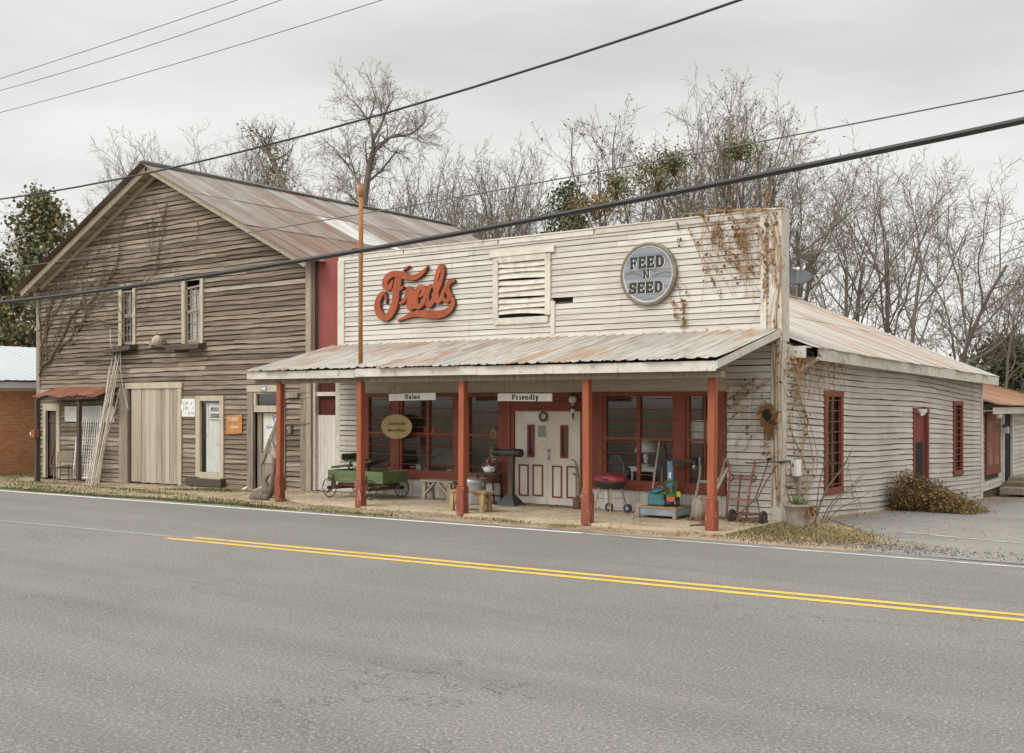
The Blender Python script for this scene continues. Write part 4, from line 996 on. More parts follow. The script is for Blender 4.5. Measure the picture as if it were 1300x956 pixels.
for s in ([(-.50,.03,.012),(-.36,.06,.03),(-.24,.01,.03),(-.14,-.01,.012)], [(.14,-.04,.012),(.25,.0,.03),(.36,.03,.03),(.50,-.01,.012)], [(-.08,.10,.012),(-.03,.145,.02),(.05,.12,.02),(.09,.14,.02),(.16,.09,.02),(.14,.04,.01)]):
    ribbon(m, [(c.x+a, c.z+b, q) for a, b, q in s], pl, .004)
m.build('scroll_ornament', M_SIGNRIM, RS)

def board_sign(name, label, px0, px1, pya, pyb, y, word, wx0, wx1, wya, wyb, skew=0):
    a, b = F(px0, pya, y), F(px1, pyb, y); h = .152
    t = thing(name, label, 'sign', ((a.x+b.x)/2, y, (a.z+b.z)/2))
    m = MB(); m.slab((a.x, y-.012, a.z-h), (b.x-a.x, 0, b.z-a.z), (0, .022, 0), (0, 0, h), .5); m.build('board', M_SIGNWOOD, t, bevel=.003)
    m = MB(); x0, x1 = F(wx0, 505, y).x, F(wx1, 505, y).x; zc = a.z-h+(b.z-a.z)*((x0+x1)/2-a.x)/(b.x-a.x)
    letters(m, word, front_place(0, 0, y-.012), x0, x1, zc+.033, zc+.125, .17, .004); m.build('lettering', M_INK, t)
    m = MB()
    for q in (.12, .88):
        x = a.x+(b.x-a.x)*q; m.tube([(x, y, a.z-.01), (x, y+.01, a.z+.3), (x, y, 2.70+.252*(y+2.64))], .005, 4)
    m.build('hanger_wire', M_IRON, t)
    return t
board_sign('sales_sign', 'narrow white board reading Sales above the left shop window', 494, 553, 500.0, 498.5, -1.5, 'Sales', 514.8, 533.3, 0, 0)
board_sign('friendly_sign', 'narrow white board reading Friendly above the white double doors', 632, 701, 499.5, 499.5, -1.5, 'Friendly', 650.5, 684, 0, 0)
c = F(503.5, 541.5, -.20); OV = thing('oval_sign', 'tan oval sign with faded lettering hanging before the left shop window', 'sign', c)
m = MB(); P = [(c.x+.475*math.cos(2*math.pi*k/36), c.y-.012, c.z+.285*math.sin(2*math.pi*k/36)) for k in range(36)]; m.prism(P, (0, .025, 0)); m.build('board', M_OVAL, OV, bevel=.004)
m = MB(); rg = random.Random(5)
for (z, x0, x1, hh) in ((.06, -.26, .26, .05), (-.09, -.26, .26, .05)):
    x = x0
    while x < x1:
        a = rg.uniform(.025, .04); k = rg.random()
        ribbon(m, [(c.x+x, c.z+z-hh*.5, .012), (c.x+x+a*.5, c.z+z+hh*(.4 if k > .4 else .8), .014), (c.x+x+a, c.z+z-hh*.5, .012)], front_place(0, 0, c.y-.013), .002, caps=False); x += a+.008
m.build('lettering', M_OVALINK, OV)
m = MB(); m.tube([(c.x-.2, c.y, c.z+.25), (c.x-.2, c.y, 2.5), (c.x-.2, -.04, 2.56)], .005, 4); m.tube([(c.x+.2, c.y, c.z+.25), (c.x+.2, c.y, 2.5), (c.x+.2, -.04, 2.56)], .005, 4); m.build('hanger_wire', M_IRON, OV)

def scrawl(m, rg, x0, x1, z, h, y, w=.012):
    x = x0
    while x < x1-.02:
        a = rg.uniform(.04, .07); k = rg.randint(0, 3)
        if k < 3:
            pts = [[(x, z, w), (x, z+h, w)], [(x, z+h, w), (x+a*.6, z+h*.5, w), (x, z, w)], [(x+a*.6, z, w), (x, z+h*.6, w), (x+a*.6, z+h, w)]][k]
            ribbon(m, pts, front_place(0, 0, y), .002, caps=False)
        x += a+.015
NS = thing('notice_board', 'white notice with worn away lettering on the barn beside the plank door', 'sign', (-17.0, -.05, 2.03))
m = MB(); m.box(-17.32, -16.70, -.055, -.035, 1.79, 2.28); m.build('board', M_PAPER, NS); m = MB(); rg = random.Random(8)
for z in (2.13, 1.99, 1.86): scrawl(m, rg, -17.26 if z > 2.1 else -17.1, -16.76, z, .07, -.056, .016)
m.build('lettering', M_INKFADE, NS); m = MB(); m.box(-17.36, -17.18, -.075, -.06, 1.98, 2.11); m.build('paper_slip', M_WHITE, NS)
ML = thing('lesson_sign', 'white paper sign reading MUSIC LESSONS inside the tall barn window', 'sign', (-15.95, .03, 1.95))
m = MB(); m.box(-16.22, -15.70, .025, .035, 1.73, 2.10); m.build('paper', M_WHITE, ML); m = MB(); pl2 = front_place(0, 0, .024)
letters(m, 'MUSIC', pl2, -16.12, -15.78, 1.94, 2.05, .13, .003); letters(m, 'LESSONS', pl2, -16.17, -15.73, 1.77, 1.88, .16, .003) if all(ch in LET for ch in 'LESSONS') else None
m.build('lettering', M_INK, ML)
RG = thing('rusted_sign', 'square rusted orange metal sign on the barn boards', 'sign', (-15.08, -.05, 1.58))
m = MB(); m.slab((-15.40, -.06, 1.34), (.64, 0, .03), (0, .01, 0), (0, 0, .50)); m.build('plate', M_RUSTSIGN, RG); m = MB(); rg = random.Random(15); scrawl(m, rg, -15.30, -14.90, 1.70, .09, -.061, .02); scrawl(m, rg, -15.2, -14.95, 1.50, .07, -.061, .016); m.build('lettering', M_PAPER, RG)
LB = thing('long_signboard', 'long blank white board on the barn under the rusty awning', 'sign', (-21.7, -.05, 1.8)); m = MB(); m.box(-22.95, -20.42, -.055, -.032, 1.60, 2.06); m.build('board', M_PAPER, LB)
HN = thing('number_plate', 'small blue house number plate above the right barn door', 'sign', (-13.9, -.1, 2.54)); m = MB(); m.box(-14.02, -13.76, -.096, -.088, 2.475, 2.60); m.build('plate', plain('blue plate', (.12, .16, .27), .5), HN); m = MB(); letters(m, '100', front_place(0, 0, -.097), -13.98, -13.80, 2.49, 2.585, .18, .002); m.build('digits', M_WHITE, HN)
OS = thing('hanging_notice', 'orange paper notice hung inside the left shop window', 'notice', F(545, 547, .08)); q = F(545, 547, .08); m = MB(); m.box(q.x-.16, q.x+.16, .075, .08, q.z-.10, q.z+.10); m.build('paper', plain('orange paper', (.62, .15, .05), .8), OS); m = MB(); m.tube([(q.x-.1, .078, q.z+.1), (q.x, .078, q.z+.24), (q.x+.1, .078, q.z+.1)], .005, 4); m.build('string', M_WHITE, OS)
for (a, b, c2, d2, mt, lab) in ((-5.72, -5.36, 1.80, 1.97, M_PAPER, 'white paper sign above the left door pane'), (-5.36, -5.16, 1.46, 1.70, plain('grey green poster', (.22, .25, .21), .8), 'grey green poster on the left door'), (-5.35, -5.17, 1.19, 1.43, plain('cream poster', (.52, .47, .33), .8), 'cream poster below the grey green one on the left door')):
    m = MB(); m.box(a, b, -.029, -.024, c2, d2); tag(m.build('paper_notice', mt, loc=((a+b)/2, -.027, c2)), lab, 'notice')

# ================================================================== POLE, LAMPS, DISH, NEST
RP = thing('rusty_pipe', 'tall orange rusted pipe standing up through the porch roof', 'pipe', (-8.31, -2.3, 2.8))
m = MB(); m.tube([(-8.31, -2.3, 2.86), (-8.315, -2.3, 4.2), (-8.30, -2.3, 5.6), (-8.305, -2.3, 6.72)], [.047, .046, .049, .046], 10); m.tube([(-8.305, -2.3, 6.5), (-8.305, -2.3, 6.74)], .058, 10); m.build('pipe', M_RUSTPIPE, RP, smooth=True)
m = MB(); m.tube([(-8.303, -2.3, 5.36), (-8.303, -2.3, 5.50)], .062, 10); m.tube([(-8.31, -2.32, 5.42), (-8.44, -2.42, 5.42)], .03, 8); m.build('coupling', M_RUSTPIPE, RP)
q = F(727, 507, -.16); DL = thing('door_lantern', 'round white lantern with a dark hanging stem above the right door', 'lamp', q)
m = MB(); m.blob((q.x, -.16, q.z), .085, .085, .085, 12, 8); m.build('globe', plain('cloudy globe', (.5, .49, .45), .3), DL, smooth=True); m = MB(); m.lathe((q.x, -.16, q.z), [(.03, .08), (.06, .10), (.02, .14)], 10); m.tube([(q.x, -.16, q.z-.09), (q.x+.005, -.16, q.z-.20)], [.035, .045], 8); m.tube([(q.x, -.16, q.z-.2), (q.x, -.14, q.z-.42)], [.04, .012], 6); m.tube([(q.x, -.02, q.z+.05), (q.x, -.16, q.z+.12)], .012, 5); m.build('bracket', M_BLACK, DL); m = MB(); m.tube([(q.x+.005, -.165, q.z-.10), (q.x+.005, -.165, q.z-.28)], [.03, .045], 8); m.build('tassel', M_PAPER, DL)
q = F(200, 433, -.3); WL = thing('wall_lamp', 'cream globe yard lamp on a weathered wooden arm between the upper barn windows', 'lamp', q)
m = MB(); m.blob((q.x, -.3, q.z), .16, .16, .16, 12, 8); m.build('globe', M_CREAM, WL, smooth=True); m = MB(); m.bar((q.x-.65, -.06, q.z-.05), (q.x-.1, -.27, q.z-.02), .10, .12); m.tube([(q.x-.05, -.3, q.z+.14), (q.x-.05, -.3, q.z+.24)], .03, 6); m.bar((q.x, -.02, q.z), (q.x, -.2, q.z), .05, .05); m.build('arm', M_OLDWOOD, WL)
q = S(1172, 523, .12); FL = thing('flood_light', 'small twin floodlight over the red side door', 'lamp', q); m = MB(); m.tube([(.03, q.y-.12, q.z+.03), (.16, q.y-.16, q.z-.02)], [.05, .085], 10); m.tube([(.03, q.y+.08, q.z+.03), (.16, q.y+.12, q.z-.02)], [.05, .085], 10); m.build('lamp_head', M_WHITE, FL); m = MB(); m.box(.04, .07, q.y-.1, q.y+.08, q.z, q.z+.08); m.build('mount', M_STEEL, FL)
q = S(1246, 514, .15); EL_ = thing('eave_lamp', 'small white bulb lamp under the annex eave beside the store corner', 'lamp', (.1, 15.9, 1.9)); m = MB(); m.blob((.2, 15.9, 1.80), .10, .10, .10); m.build('bulb', M_WHITE, EL_, smooth=True); m = MB(); m.tube([(.2, 15.9, 1.86), (.2, 15.9, 1.94)], .05, 8); m.build('socket', M_STEEL, EL_)
PL = thing('porch_lantern', 'box shaped wall lantern beside the annex door', 'lamp', (.05, 17.45, 1.3)); m = MB(); m.box(-.04, .14, 17.36, 17.54, 1.22, 1.42); m.build('glass_box', plain('pale lantern glass', (.45, .45, .42), .3), PL); m = MB(); m.lathe((.05, 17.45, 1.42), [(.15, 0), (.03, .09)], 4); m.build('cap', M_BLACK, PL)
SD = thing('satellite_dish', 'grey satellite dish on the ridge of the store roof', 'satellite dish', (-5.3, 14, 5.45))
m = MB(); dr = V((.25, -.50, .62)).normalized(); c = V((-5.25, 13.9, 5.98)); s = dr.cross(UP).normalized(); o = s.cross(dr)
for k in range(24):
    for r in range(4):
        def dp(r, k): a = 2*math.pi*k/24; R = .40*r/4; return c + s*R*math.cos(a)*1.08 + o*R*math.sin(a) + dr*(.16*(r/4)**2)
        m.quad(dp(r, k), dp(r+1, k), dp(r+1, k+1), dp(r, k+1)); m.quad(dp(r, k)-dr*.012, dp(r, k+1)-dr*.012, dp(r+1, k+1)-dr*.012, dp(r+1, k)-dr*.012)
m.build('dish', plain('dark grey dish', (.05, .055, .06), .6), SD, smooth=True)
m = MB(); m.tube([(-5.3, 14, 5.5), (-5.3, 14, 5.85), c - dr*.03], .03, 8); m.tube([c - o*.38, c + dr*.45 - o*.05], .016, 6); m.build('mast', M_STEEL, SD); m = MB(); m.blob(c + dr*.47 - o*.03, .06, .06, .05); m.build('receiver', M_WHITE, SD)
q = F(974, 530, -.14); NE = thing('dried_wreath', 'dried brown straw nest hanging on the store corner board', 'nest', q); m = MB(); rg = random.Random(3)
for k in range(220):
    a = rg.uniform(0, 6.28); r = rg.uniform(.10, .17); p = V((q.x+r*math.cos(a)*.8, q.y+rg.uniform(-.05, .09), q.z+r*math.sin(a)*1.25+.05)); dq = V((-math.sin(a)+rg.uniform(-.4, .4), rg.uniform(-.4, .4), math.cos(a)+rg.uniform(-.9, .3)))*rg.uniform(.06, .16); m.tube([p, p+dq*.5+V((0, 0, -.01)), p+dq], .006, 3, False, rg.random())
for k in range(60):
    p = V((q.x+rg.uniform(-.07, .09), q.y+rg.uniform(-.04, .06), q.z-.12)); m.tube([p, p+V((rg.uniform(-.04, .06), 0, -rg.uniform(.08, .3)))], .006, 3, False, rg.random())
m.build('straw', M_DEADLEAF, NE); m = MB(); m.blob((q.x, q.y+.03, q.z+.02), .09, .06, .13); m.build('hollow_shade', M_DARK, NE)  # black blob paints the shade inside the nest
MBX = thing('meter_box', 'small white meter box on the side wall close to the corner', 'meter box', (.06, .5, 1.0)); m = MB(); m.box(.025, .16, .42, .62, .82, 1.12); m.build('box', M_WHITE, MBX, bevel=.01); m = MB(); m.tube([(.08, .72, 0), (.08, .72, 1.0), (.08, .62, 1.02)], .02, 6); m.build('conduit', M_STEEL, MBX)
BRK = thing('black_bracket', 'black iron bracket arm on the store corner board above the mower', 'bracket', (-.05, -.05, 1.1)); m = MB(); m.tube([(.04, -.06, 1.10), (-.02, -.30, 1.12), (-.30, -.42, 1.09), (-.5, -.40, 1.09)], .012, 5); m.tube([(.05, .05, 1.10), (.06, .26, 1.11)], .02, 6); m.tube([(.05, -.1, 1.10), (.05, .1, 1.11)], .026, 6); m.build('arm', M_BLACK, BRK)
EB = thing('rusty_meter', 'small rusty meter box on the outer awning post of the barn', 'meter box', (-23.1, -.9, 1.2)); m = MB(); m.box(-23.22, -23.02, -1.0, -.842, 1.12, 1.36); m.build('box', M_RUST, EB, bevel=.01); m = MB(); m.lathe((-23.30, -.92, 1.24), [(.05, -.03), (.05, .05), (.03, .07)], 12, 'y'); m.build('meter_glass', M_WHITE, EB)

# ================================================================== THINGS ON THE PORCH
PZ = .037
def wheel(par, c, R, axis='y', spokes=9, rim=.012, hub=.035, mt=M_BLACK):
    m = MB(); m.ring(c, R, rim, axis, 24, 5); w = m.build('wheel', mt, par, world=False)
    m = MB(); c = V(c)
    for k in range(spokes):
        a = 2*math.pi*k/spokes; d = V({'y': (math.cos(a), 0, math.sin(a)), 'x': (0, math.cos(a), math.sin(a))}[axis]); m.tube([c, c+d*R], .006, 4, False)
    h = V({'y': (0, .05, 0), 'x': (.05, 0, 0)}[axis]); m.tube([c-h, c+h], hub, 8); m.build('spokes', mt, w, world=False)
    return w
WG = thing('farm_wagon', 'green wooden goods wagon with thin spoked wheels on the porch', 'wagon', (-9.45, -.92, PZ))
m = MB(); m.box(-.84, .86, -.41, -.38, .36, .62, .5); m.box(-.84, .86, .38, .41, .36, .62, .5); m.box(.83, .86, -.38, .38, .36, .615, .2); m.box(-.84, -.81, -.38, .38, .36, .615, .2); m.box(-.81, .83, -.38, .38, .36, .39, .4); m.box(.1, .14, -.425, -.41, .36, .62, .8); m.build('wagon_box', M_GREEN, WG, False, .005)
m = MB(); m.bar((-.6, -.30, .30), (.7, -.30, .30), .05, .07); m.bar((-.6, .30, .30), (.7, .30, .30), .05, .07); m.bar((.52, -.42, .23), (.52, .42, .23), .07, .08, UP); m.bar((-.58, -.42, .23), (-.58, .42, .23), .07, .08, UP)
for x in (.30, -.72):
    m.prism([(x, -.44, .22), (x+.12, -.44, .22), (x+.17, -.44, .34), (x+.08, -.44, .38), (x+.09, -.44, .52), (x+.05, -.44, .52), (x+.02, -.44, .36)], (0, .03, 0))
m.build('undercarriage', M_IRON, WG, False)
m = MB(); m.slab((-.45, -.30, .82), (.30, 0, 0), (0, .62, 0), (0, 0, .03)); m.slab((-.46, -.33, .84), (.02, 0, .13), (0, .66, 0), (-.04, 0, .02)); m.bar((-.40, -.2, .62), (-.3, -.2, .82), .03, .04); m.bar((-.40, .2, .62), (-.3, .2, .82), .03, .04); m.build('seat', M_DKGREEN, WG, False, .004)
m = MB(); m.slab((-.10, -.2, .72), (.42, 0, .10), (0, .5, 0), (0, 0, .05)); m.slab((-.84, -.3, .64), (.5, .1, .06), (0, .1, 0), (0, 0, .05)); m.slab((.0, -.1, .60), (.10, 0, 0), (0, .10, 0), (0, 0, .16)); m.build('loose_boards', M_DARKWOOD, WG, False, .004)
for (x, y) in ((-.72, -.47), (.52, -.47), (-.72, .47), (.62, .47)): wheel(WG, (x, y, .222), .212, 'y')
m = MB(); m.bar((-.84, 0, .28), (-1.25, -.05, .06), .04, .04); m.build('drawbar', M_IRON, WG, False)

def bench(name, label, x0, x1, y, top, depth, mt, brace):
    L = x1-x0; t = thing(name, label, 'bench', ((x0+x1)/2, y, PZ), group='wooden benches on the porch'); h = top-PZ
    m = MB(); m.box(-L/2-.05, L/2+.05, -depth/2, -.005, h-.045, h, .3); m.box(-L/2-.05, L/2+.05, .005, depth/2, h-.043, h-.002, .8); m.build('seat', mt, t, False, .006)
    for s in (-1, 1):
        m = MB()
        for yy in (-1, 1): m.slab((s*(L/2-.06)-.045, yy*(depth/2-.06)-.04+yy*.03, 0), (.09, 0, 0), (0, .08, 0), (0, -yy*.03, h-.046), rnd.random())
        m.bar((s*(L/2-.06), -depth/2+.05, h*.55), (s*(L/2-.06), depth/2-.05, h*.55), .04, .07); m.build('leg', mt, t, False, .005)
        m = MB()
        if brace: m.bar((s*(L/2-.09), -depth/2+.05, h*.30), (s*(L/2-.36), -depth/2+.05, h-.05), .04, .085, (0, 1, 0))
        else: m.prism([(s*(L/2-.10), -depth/2+.03, h-.05), (s*(L/2-.30), -depth/2+.03, h-.05), (s*(L/2-.20), -depth/2+.03, h-.12), (s*(L/2-.12), -depth/2+.03, h-.28)], (0, .035, 0))
        m.build('brace', mt, t, False, .003)
    return t
bench('wooden_bench', 'grey wooden bench with diagonal braces against the knee wall', F(540, 610, -.45).x, F(577, 610, -.45).x, -.42, F(558, 609.5, -.45).z, .34, M_GREYWOOD, True)
bench('wooden_bench', 'honey coloured wooden bench beside the middle porch post', F(575, 622, -2.0).x, F(619, 622, -2.0).x, -1.98, F(598, 622.5, -2.0).z, .30, M_NEWWOOD, False)
q = F(601, 640, -.75); TB = thing('wash_tub', 'round galvanised tub behind the honey coloured bench', 'tub', (q.x, -.75, PZ)); m = MB(); prof = [(.24, 0), (.25, .02)]
for k in range(8): prof += [(.255+.012*k/8+.006*(k % 2), .04+.06*k)]
prof += [(.285, .54), (.27, .54), (.25, .10), (.0, .08)]
m.lathe((0, 0, 0), prof, 28); m.build('body', M_GALV, TB, False, smooth=True); m = MB(); m.ring((0, 0, .54), .28, .012, 'z', 28, 5); m.ring((.29, 0, .42), .05, .008, 'x'); m.ring((-.29, 0, .42), .05, .008, 'x'); m.build('handle', M_STEEL, TB, False)
q = F(621, 600, -.38); BS = thing('iron_stand', 'slim black iron table stand between the tub and the door', 'table', (q.x, -.38, PZ)); h = q.z-PZ
m = MB(); m.box(-.30, .30, -.2, .2, h-.03, h, .5); m.build('tabletop', M_DARKWOOD, BS, False, .004)
for s in (-1, 1):
    m = MB(); m.bar((s*.25, -.16, 0), (s*.20, -.14, h-.03), .03, .03, (0, 1, 0)); m.build('leg', M_BLACK, BS, False); m = MB(); m.bar((s*.25, .16, 0), (s*.20, .14, h-.03), .03, .03, (0, 1, 0)); m.build('leg', M_BLACK, BS, False)
m = MB(); m.bar((-.24, .15, .15), (.24, .15, .15), .02, .03); m.bar((-.24, -.15, .15), (-.24, .15, .15), .02, .03); m.build('crossbar', M_BLACK, BS, False)
KT = thing('white_teapot', 'small white enamel teapot on the black iron stand', 'teapot', (q.x, -.40, q.z)); m = MB(); m.lathe((0, 0, 0), [(.07, 0), (.10, .03), (.105, .08), (.08, .13), (.03, .145)], 18); m.build('body', M_WHITE, KT, False, smooth=True)
m = MB(); m.tube([(-.09, 0, .05), (-.14, 0, .08), (-.17, 0, .13)], [.025, .018, .013], 7); m.build('spout', M_WHITE, KT, False, smooth=True); m = MB(); m.ring((.11, 0, .08), .045, .009, 'y'); m.build('handle', M_WHITE, KT, False); m = MB(); m.blob((0, 0, .15), .02, .02, .02); m.build('lid_knob', M_WHITE, KT, False)
FLW = thing('dried_flowers', 'dried red and grey flowers behind the white teapot', 'plant', (q.x-.04, -.27, q.z)); m = MB(); m2 = MB(); rg = random.Random(4)
for k in range(46):
    a = V((rg.gauss(0, .16), rg.gauss(0, .05), rg.uniform(.10, .30))); m.tube([(0, 0, 0), a*.5+V((0, 0, .03)), a], .005, 3, False); m2.blob(a, .028, .028, .02, 5, 4, .3, rg, rg.random())
m.build('stems', M_DARKVINE, FLW, False); m2.build('petals', mat('dull red petals', [(.3, (.20, .035, .03)), (.6, (.33, .09, .06)), (.8, (.4, .36, .33))], 9, tint=.9), FLW, False)
qa, qb = F(627.5, 574, -.5), F(662, 574, -.5); MX = thing('black_mailbox', 'black tube shaped mailbox on a dark post left of the double doors', 'mailbox', ((qa.x+qb.x)/2, -.5, PZ)); L = qb.x-qa.x; h = qa.z-PZ
m = MB(); m.tube([(-L/2+.14, 0, h), (L/2-.12, 0, h)], .075, 14); m.build('barrel', plain('worn dark grey metal', (.05, .045, .045), .5), MX, False, smooth=False)
m = MB(); m.tube([(-L/2, 0, h), (-L/2+.15, 0, h)], .085, 14); m.build('end_cap', M_BLACK, MX, False); m = MB(); m.tube([(L/2-.15, 0, h), (L/2, 0, h)], .088, 14); m.build('end_cap', M_BLACK, MX, False)
m = MB(); m.bar((.08, 0, .15), (.08, .04, h-.07), .12, .09, (0, 1, 0)); m.build('post', M_DARKWOOD, MX, False, .006); m = MB()
b_ = [(-.18, -.2, 0), (.32, -.2, 0), (.32, .2, 0), (-.18, .2, 0)]; tp = [(.02, -.05, .24), (.14, -.05, .24), (.14, .06, .24), (.02, .06, .24)]
for k in range(4): m.quad(b_[k], b_[(k+1) % 4], tp[(k+1) % 4], tp[k])
m.quad(*tp); m.build('base', M_BLACK, MX, False)
# barbecue
q = F(775, 611, -.62); GR = thing('charcoal_grill', 'charcoal grill with a red lid and black bowl in front of the right shop window', 'grill', (q.x, -.62, PZ)); h = q.z-PZ
def ell(prof, sx=1.25, n=28):
    mm = MB(); mm.lathe((0, 0, 0), prof, n); mm.v = [V((p.x*sx, p.y*.85, p.z)) for p in mm.v]; return mm
ell([(.285, h), (.29, h+.02), (.262, h+.10), (.20, h+.135), (.0, h+.145)]).build('lid', M_LID, GR, False, smooth=True)
ell([(.0, h-.15), (.16, h-.15), (.24, h-.11), (.28, h-.02), (.288, h-.004)]).build('bowl', M_BLACK, GR, False, smooth=True)
m = MB(); m.bar((-.06, -.27, h+.06), (.10, -.27, h+.06), .025, .02); m.build('lid_handle', M_BLACK, GR, False)
for (x, y, x2, y2, mt) in ((-.17, -.12, -.26, -.2, M_NEWWOOD), (.10, -.14, .14, -.24, M_NEWWOOD), (.17, .10, .26, .2, M_STEEL), (-.12, .10, -.16, .2, M_STEEL)):
    m = MB(); m.tube([(x, y, h-.10), (x2, y2, .0 if y < 0 else .08)], .014, 6); m.build('leg', mt, GR, False)
for x in (.26, -.16):
    m = MB(); m.tube([(x, .19, .085), (x, .24, .085)], .085, 14); m.build('wheel', M_RUBBER, GR, False); m = MB(); m.tube([(x, .184, .085), (x, .19, .085)], .04, 10); m.build('hubcap', M_STEEL, GR, False)
m = MB(); m.tube([(-.16, .2, .085), (.26, .2, .085)], .008, 5); m.tube([(-.22, -.16, .28), (.2, .16, .28)], .006, 4); m.build('axle', M_STEEL, GR, False)
# broom and board by the window
a, b = F(837, 561, -.10), F(824, 640, -.55); BM = thing('wooden_pole', 'long wooden tool handle leaning on the right shop window', 'tool handle', (b.x, -.55, PZ)); m = MB(); m.tube([(0, 0, 0), (a.x-b.x, .45, a.z-PZ)], [.022, .017], 7); m.build('handle', M_GREYWOOD, BM, False); m = MB(); m.tube([(0, 0, -.0), (.03, .06, .14)], [.03, .026], 7); m.build('ferrule', M_IRON, BM, False)
a = F(817, 648, -.7); PK = thing('leaning_plank', 'short tan plank leaning behind the platform scale', 'plank', (a.x, -.55, PZ)); m = MB(); m.slab((-.28, 0, 0), (.62, 0, -.0), (0, .025, 0), (-.03, .12, .20)); m.build('board', M_GREYWOOD, PK, False)
# platform scale
q = F(837, 655, -.9); SC = thing('platform_scale', 'antique platform scale with a blue column and wooden platform', 'scale', (q.x, -.62, PZ))
m = MB(); m.box(-.42, .38, -.36, .36, .17, .21, .3); m.build('platform', M_NEWWOOD, SC, False, .006); m = MB(); m.box(-.44, .40, -.38, -.34, .05, .168, .5); m.box(-.44, .40, .34, .38, .05, .168, .5); m.box(-.44, -.40, -.34, .34, .05, .168, .5); m.box(.36, .40, -.34, .34, .05, .168, .5); m.build('base_frame', M_BLUEGREY, SC, False, .006)
for (x, y) in ((-.40, -.39), (.37, -.39), (-.40, .36), (.37, .36)):
    m = MB(); m.box(x-.03, x+.04, y-.02, y+.05, 0, .19, .6); m.build('foot', M_OLDWOOD, SC, False, .006)
hc = F(852, 585, -.3).z-PZ; xc = F(852, 600, -.3).x-q.x
m = MB(); m.box(xc-.06, xc+.06, .27, .335, .18, hc, .4); m.build('column', M_BLUE, SC, False, .006); m = MB(); m.box(xc-.02, xc+.03, .26, .272, hc-.33, hc-.22); m.build('maker_plate', M_WHITE, SC, False)
m = MB(); m.box(xc-.10, xc+.52, .24, .34, hc, hc+.035, .4); m.bar((xc+.1, .29, hc-.02), (xc+.5, .29, hc-.01), .02, .04); m.box(xc+.05, xc+.3, .25, .33, hc-.10, hc-.04, .2); m.build('beam', M_DARKWOOD, SC, False, .004); m = MB(); m.blob((xc+.50, .29, hc-.10), .035, .035, .05); m.tube([(xc+.50, .29, hc-.05), (xc+.50, .29, hc)], .008, 5); m.build('weight', M_STEEL, SC, False)
# toy tractor and jug on the scale
q2 = F(850, 640, -.72); TT = thing('toy_tractor', 'green toy tractor with yellow wheels on the platform scale', 'toy tractor', (q2.x, -.66, PZ+.212)); TT.rotation_euler = (0, 0, math.radians(-62))
m = MB(); m.box(-.02, .20, -.09, .09, .10, .24); m.box(-.22, -.02, -.10, .10, .12, .22); m.build('body', M_TOYGREEN, TT, False, .012)
m = MB()
for (x, y) in ((-.20, -.10), (-.20, .08), (-.02, -.10), (-.02, .08)): m.box(x-.012, x+.012, y, y+.02, .22, .43)
m.box(-.23, .01, -.12, .12, .43, .46); m.box(-.215, -.19, -.08, .08, .22, .33); m.build('cab', M_TOYGREEN, TT, False, .006)
for (x, y, r, w) in ((-.16, -.16, .115, .06), (-.16, .10, .115, .06), (.14, -.13, .07, .045), (.14, .085, .07, .045)):
    m = MB(); m.tube([(x, y, r), (x, y+w, r)], r, 18); wh = m.build('wheel', M_RUBBER, TT, False); m = MB(); m.lathe((x, y, r), [(r*.72, -.006), (r*.70, w+.006)], 14, 'y'); m.build('rim', M_TOYYELLOW, wh, False)
for s in (-1, 1):
    m = MB(); P = []
    for k in range(9):
        a = math.radians(20+k*17.5); P.append((-.16+.135*math.cos(a), .135*math.sin(a)+.115))
    for (p, p2) in zip(P, P[1:]): m.slab((p[0], s*.135-.04, p[1]), (p2[0]-p[0], 0, p2[1]-p[1]), (0, .08, 0), (0, 0, .014))
    m.build('fender', M_TOYYELLOW, TT, False)
m = MB(); m.box(.20, .25, -.07, .07, .10, .19); m.tube([(.10, 0, .24), (.10, 0, .36)], .012, 6); m.build('grille', M_TOYRED, TT, False, .006)
q3 = F(834, 640, -.80); JG = thing('teal_jug', 'teal plastic jug beside the toy tractor on the scale', 'jug', (q3.x-.02, -.74, PZ+.212)); m = MB(); m.box(-.17, .17, -.10, .10, 0, .22); m.prism([(-.17, -.10, .22), (-.17, .10, .22), (-.02, .10, .32), (-.02, -.10, .32)], (.19, 0, 0)); m.build('body', M_TEAL, JG, False, .03); m = MB(); m.tube([(-.11, 0, .24), (-.15, 0, .31)], .032, 10); m.build('cap', M_BLACK, JG, False); m = MB(); m.ring((.06, 0, .31), .055, .014, 'y', 14, 6, a0=0, a1=math.pi); m.build('handle', M_TEAL, JG, False)
# hand trucks
def rail_curve(x, lean, H, curl): return [(x, 0, 0), (x, lean*.5, H*.5), (x, lean*.82, H*.80), (x, lean*.95-curl*.2, H*.92), (x, lean-curl, H)]
q = F(893, 655, -.75); T1 = thing('hand_truck', 'grey wooden hand truck with curved handles by the right porch post', 'hand truck', (q.x-.05, -.80, PZ), math.radians(-4))
for s in (-1, 1):
    m = MB(); P = [(s*.18, 0, 0), (s*.20, .22, .45), (s*.22, .38, .78), (s*.245, .43, .95), (s*.26+.02, .40, 1.05), (s*.27+.08, .33, 1.12)]; m.tube(P, [.026, .027, .026, .024, .022, .02], 7); m.build('rail', M_OLDWOOD, T1, False, smooth=True)
m = MB(); m.bar((-.20, .17, .36), (.20, .17, .36), .03, .06); m.bar((-.21, .34, .68), (.21, .34, .68), .03, .06); m.bar((-.19, .06, .12), (.19, .06, .12), .03, .06); m.build('crossbar', M_OLDWOOD, T1, False)
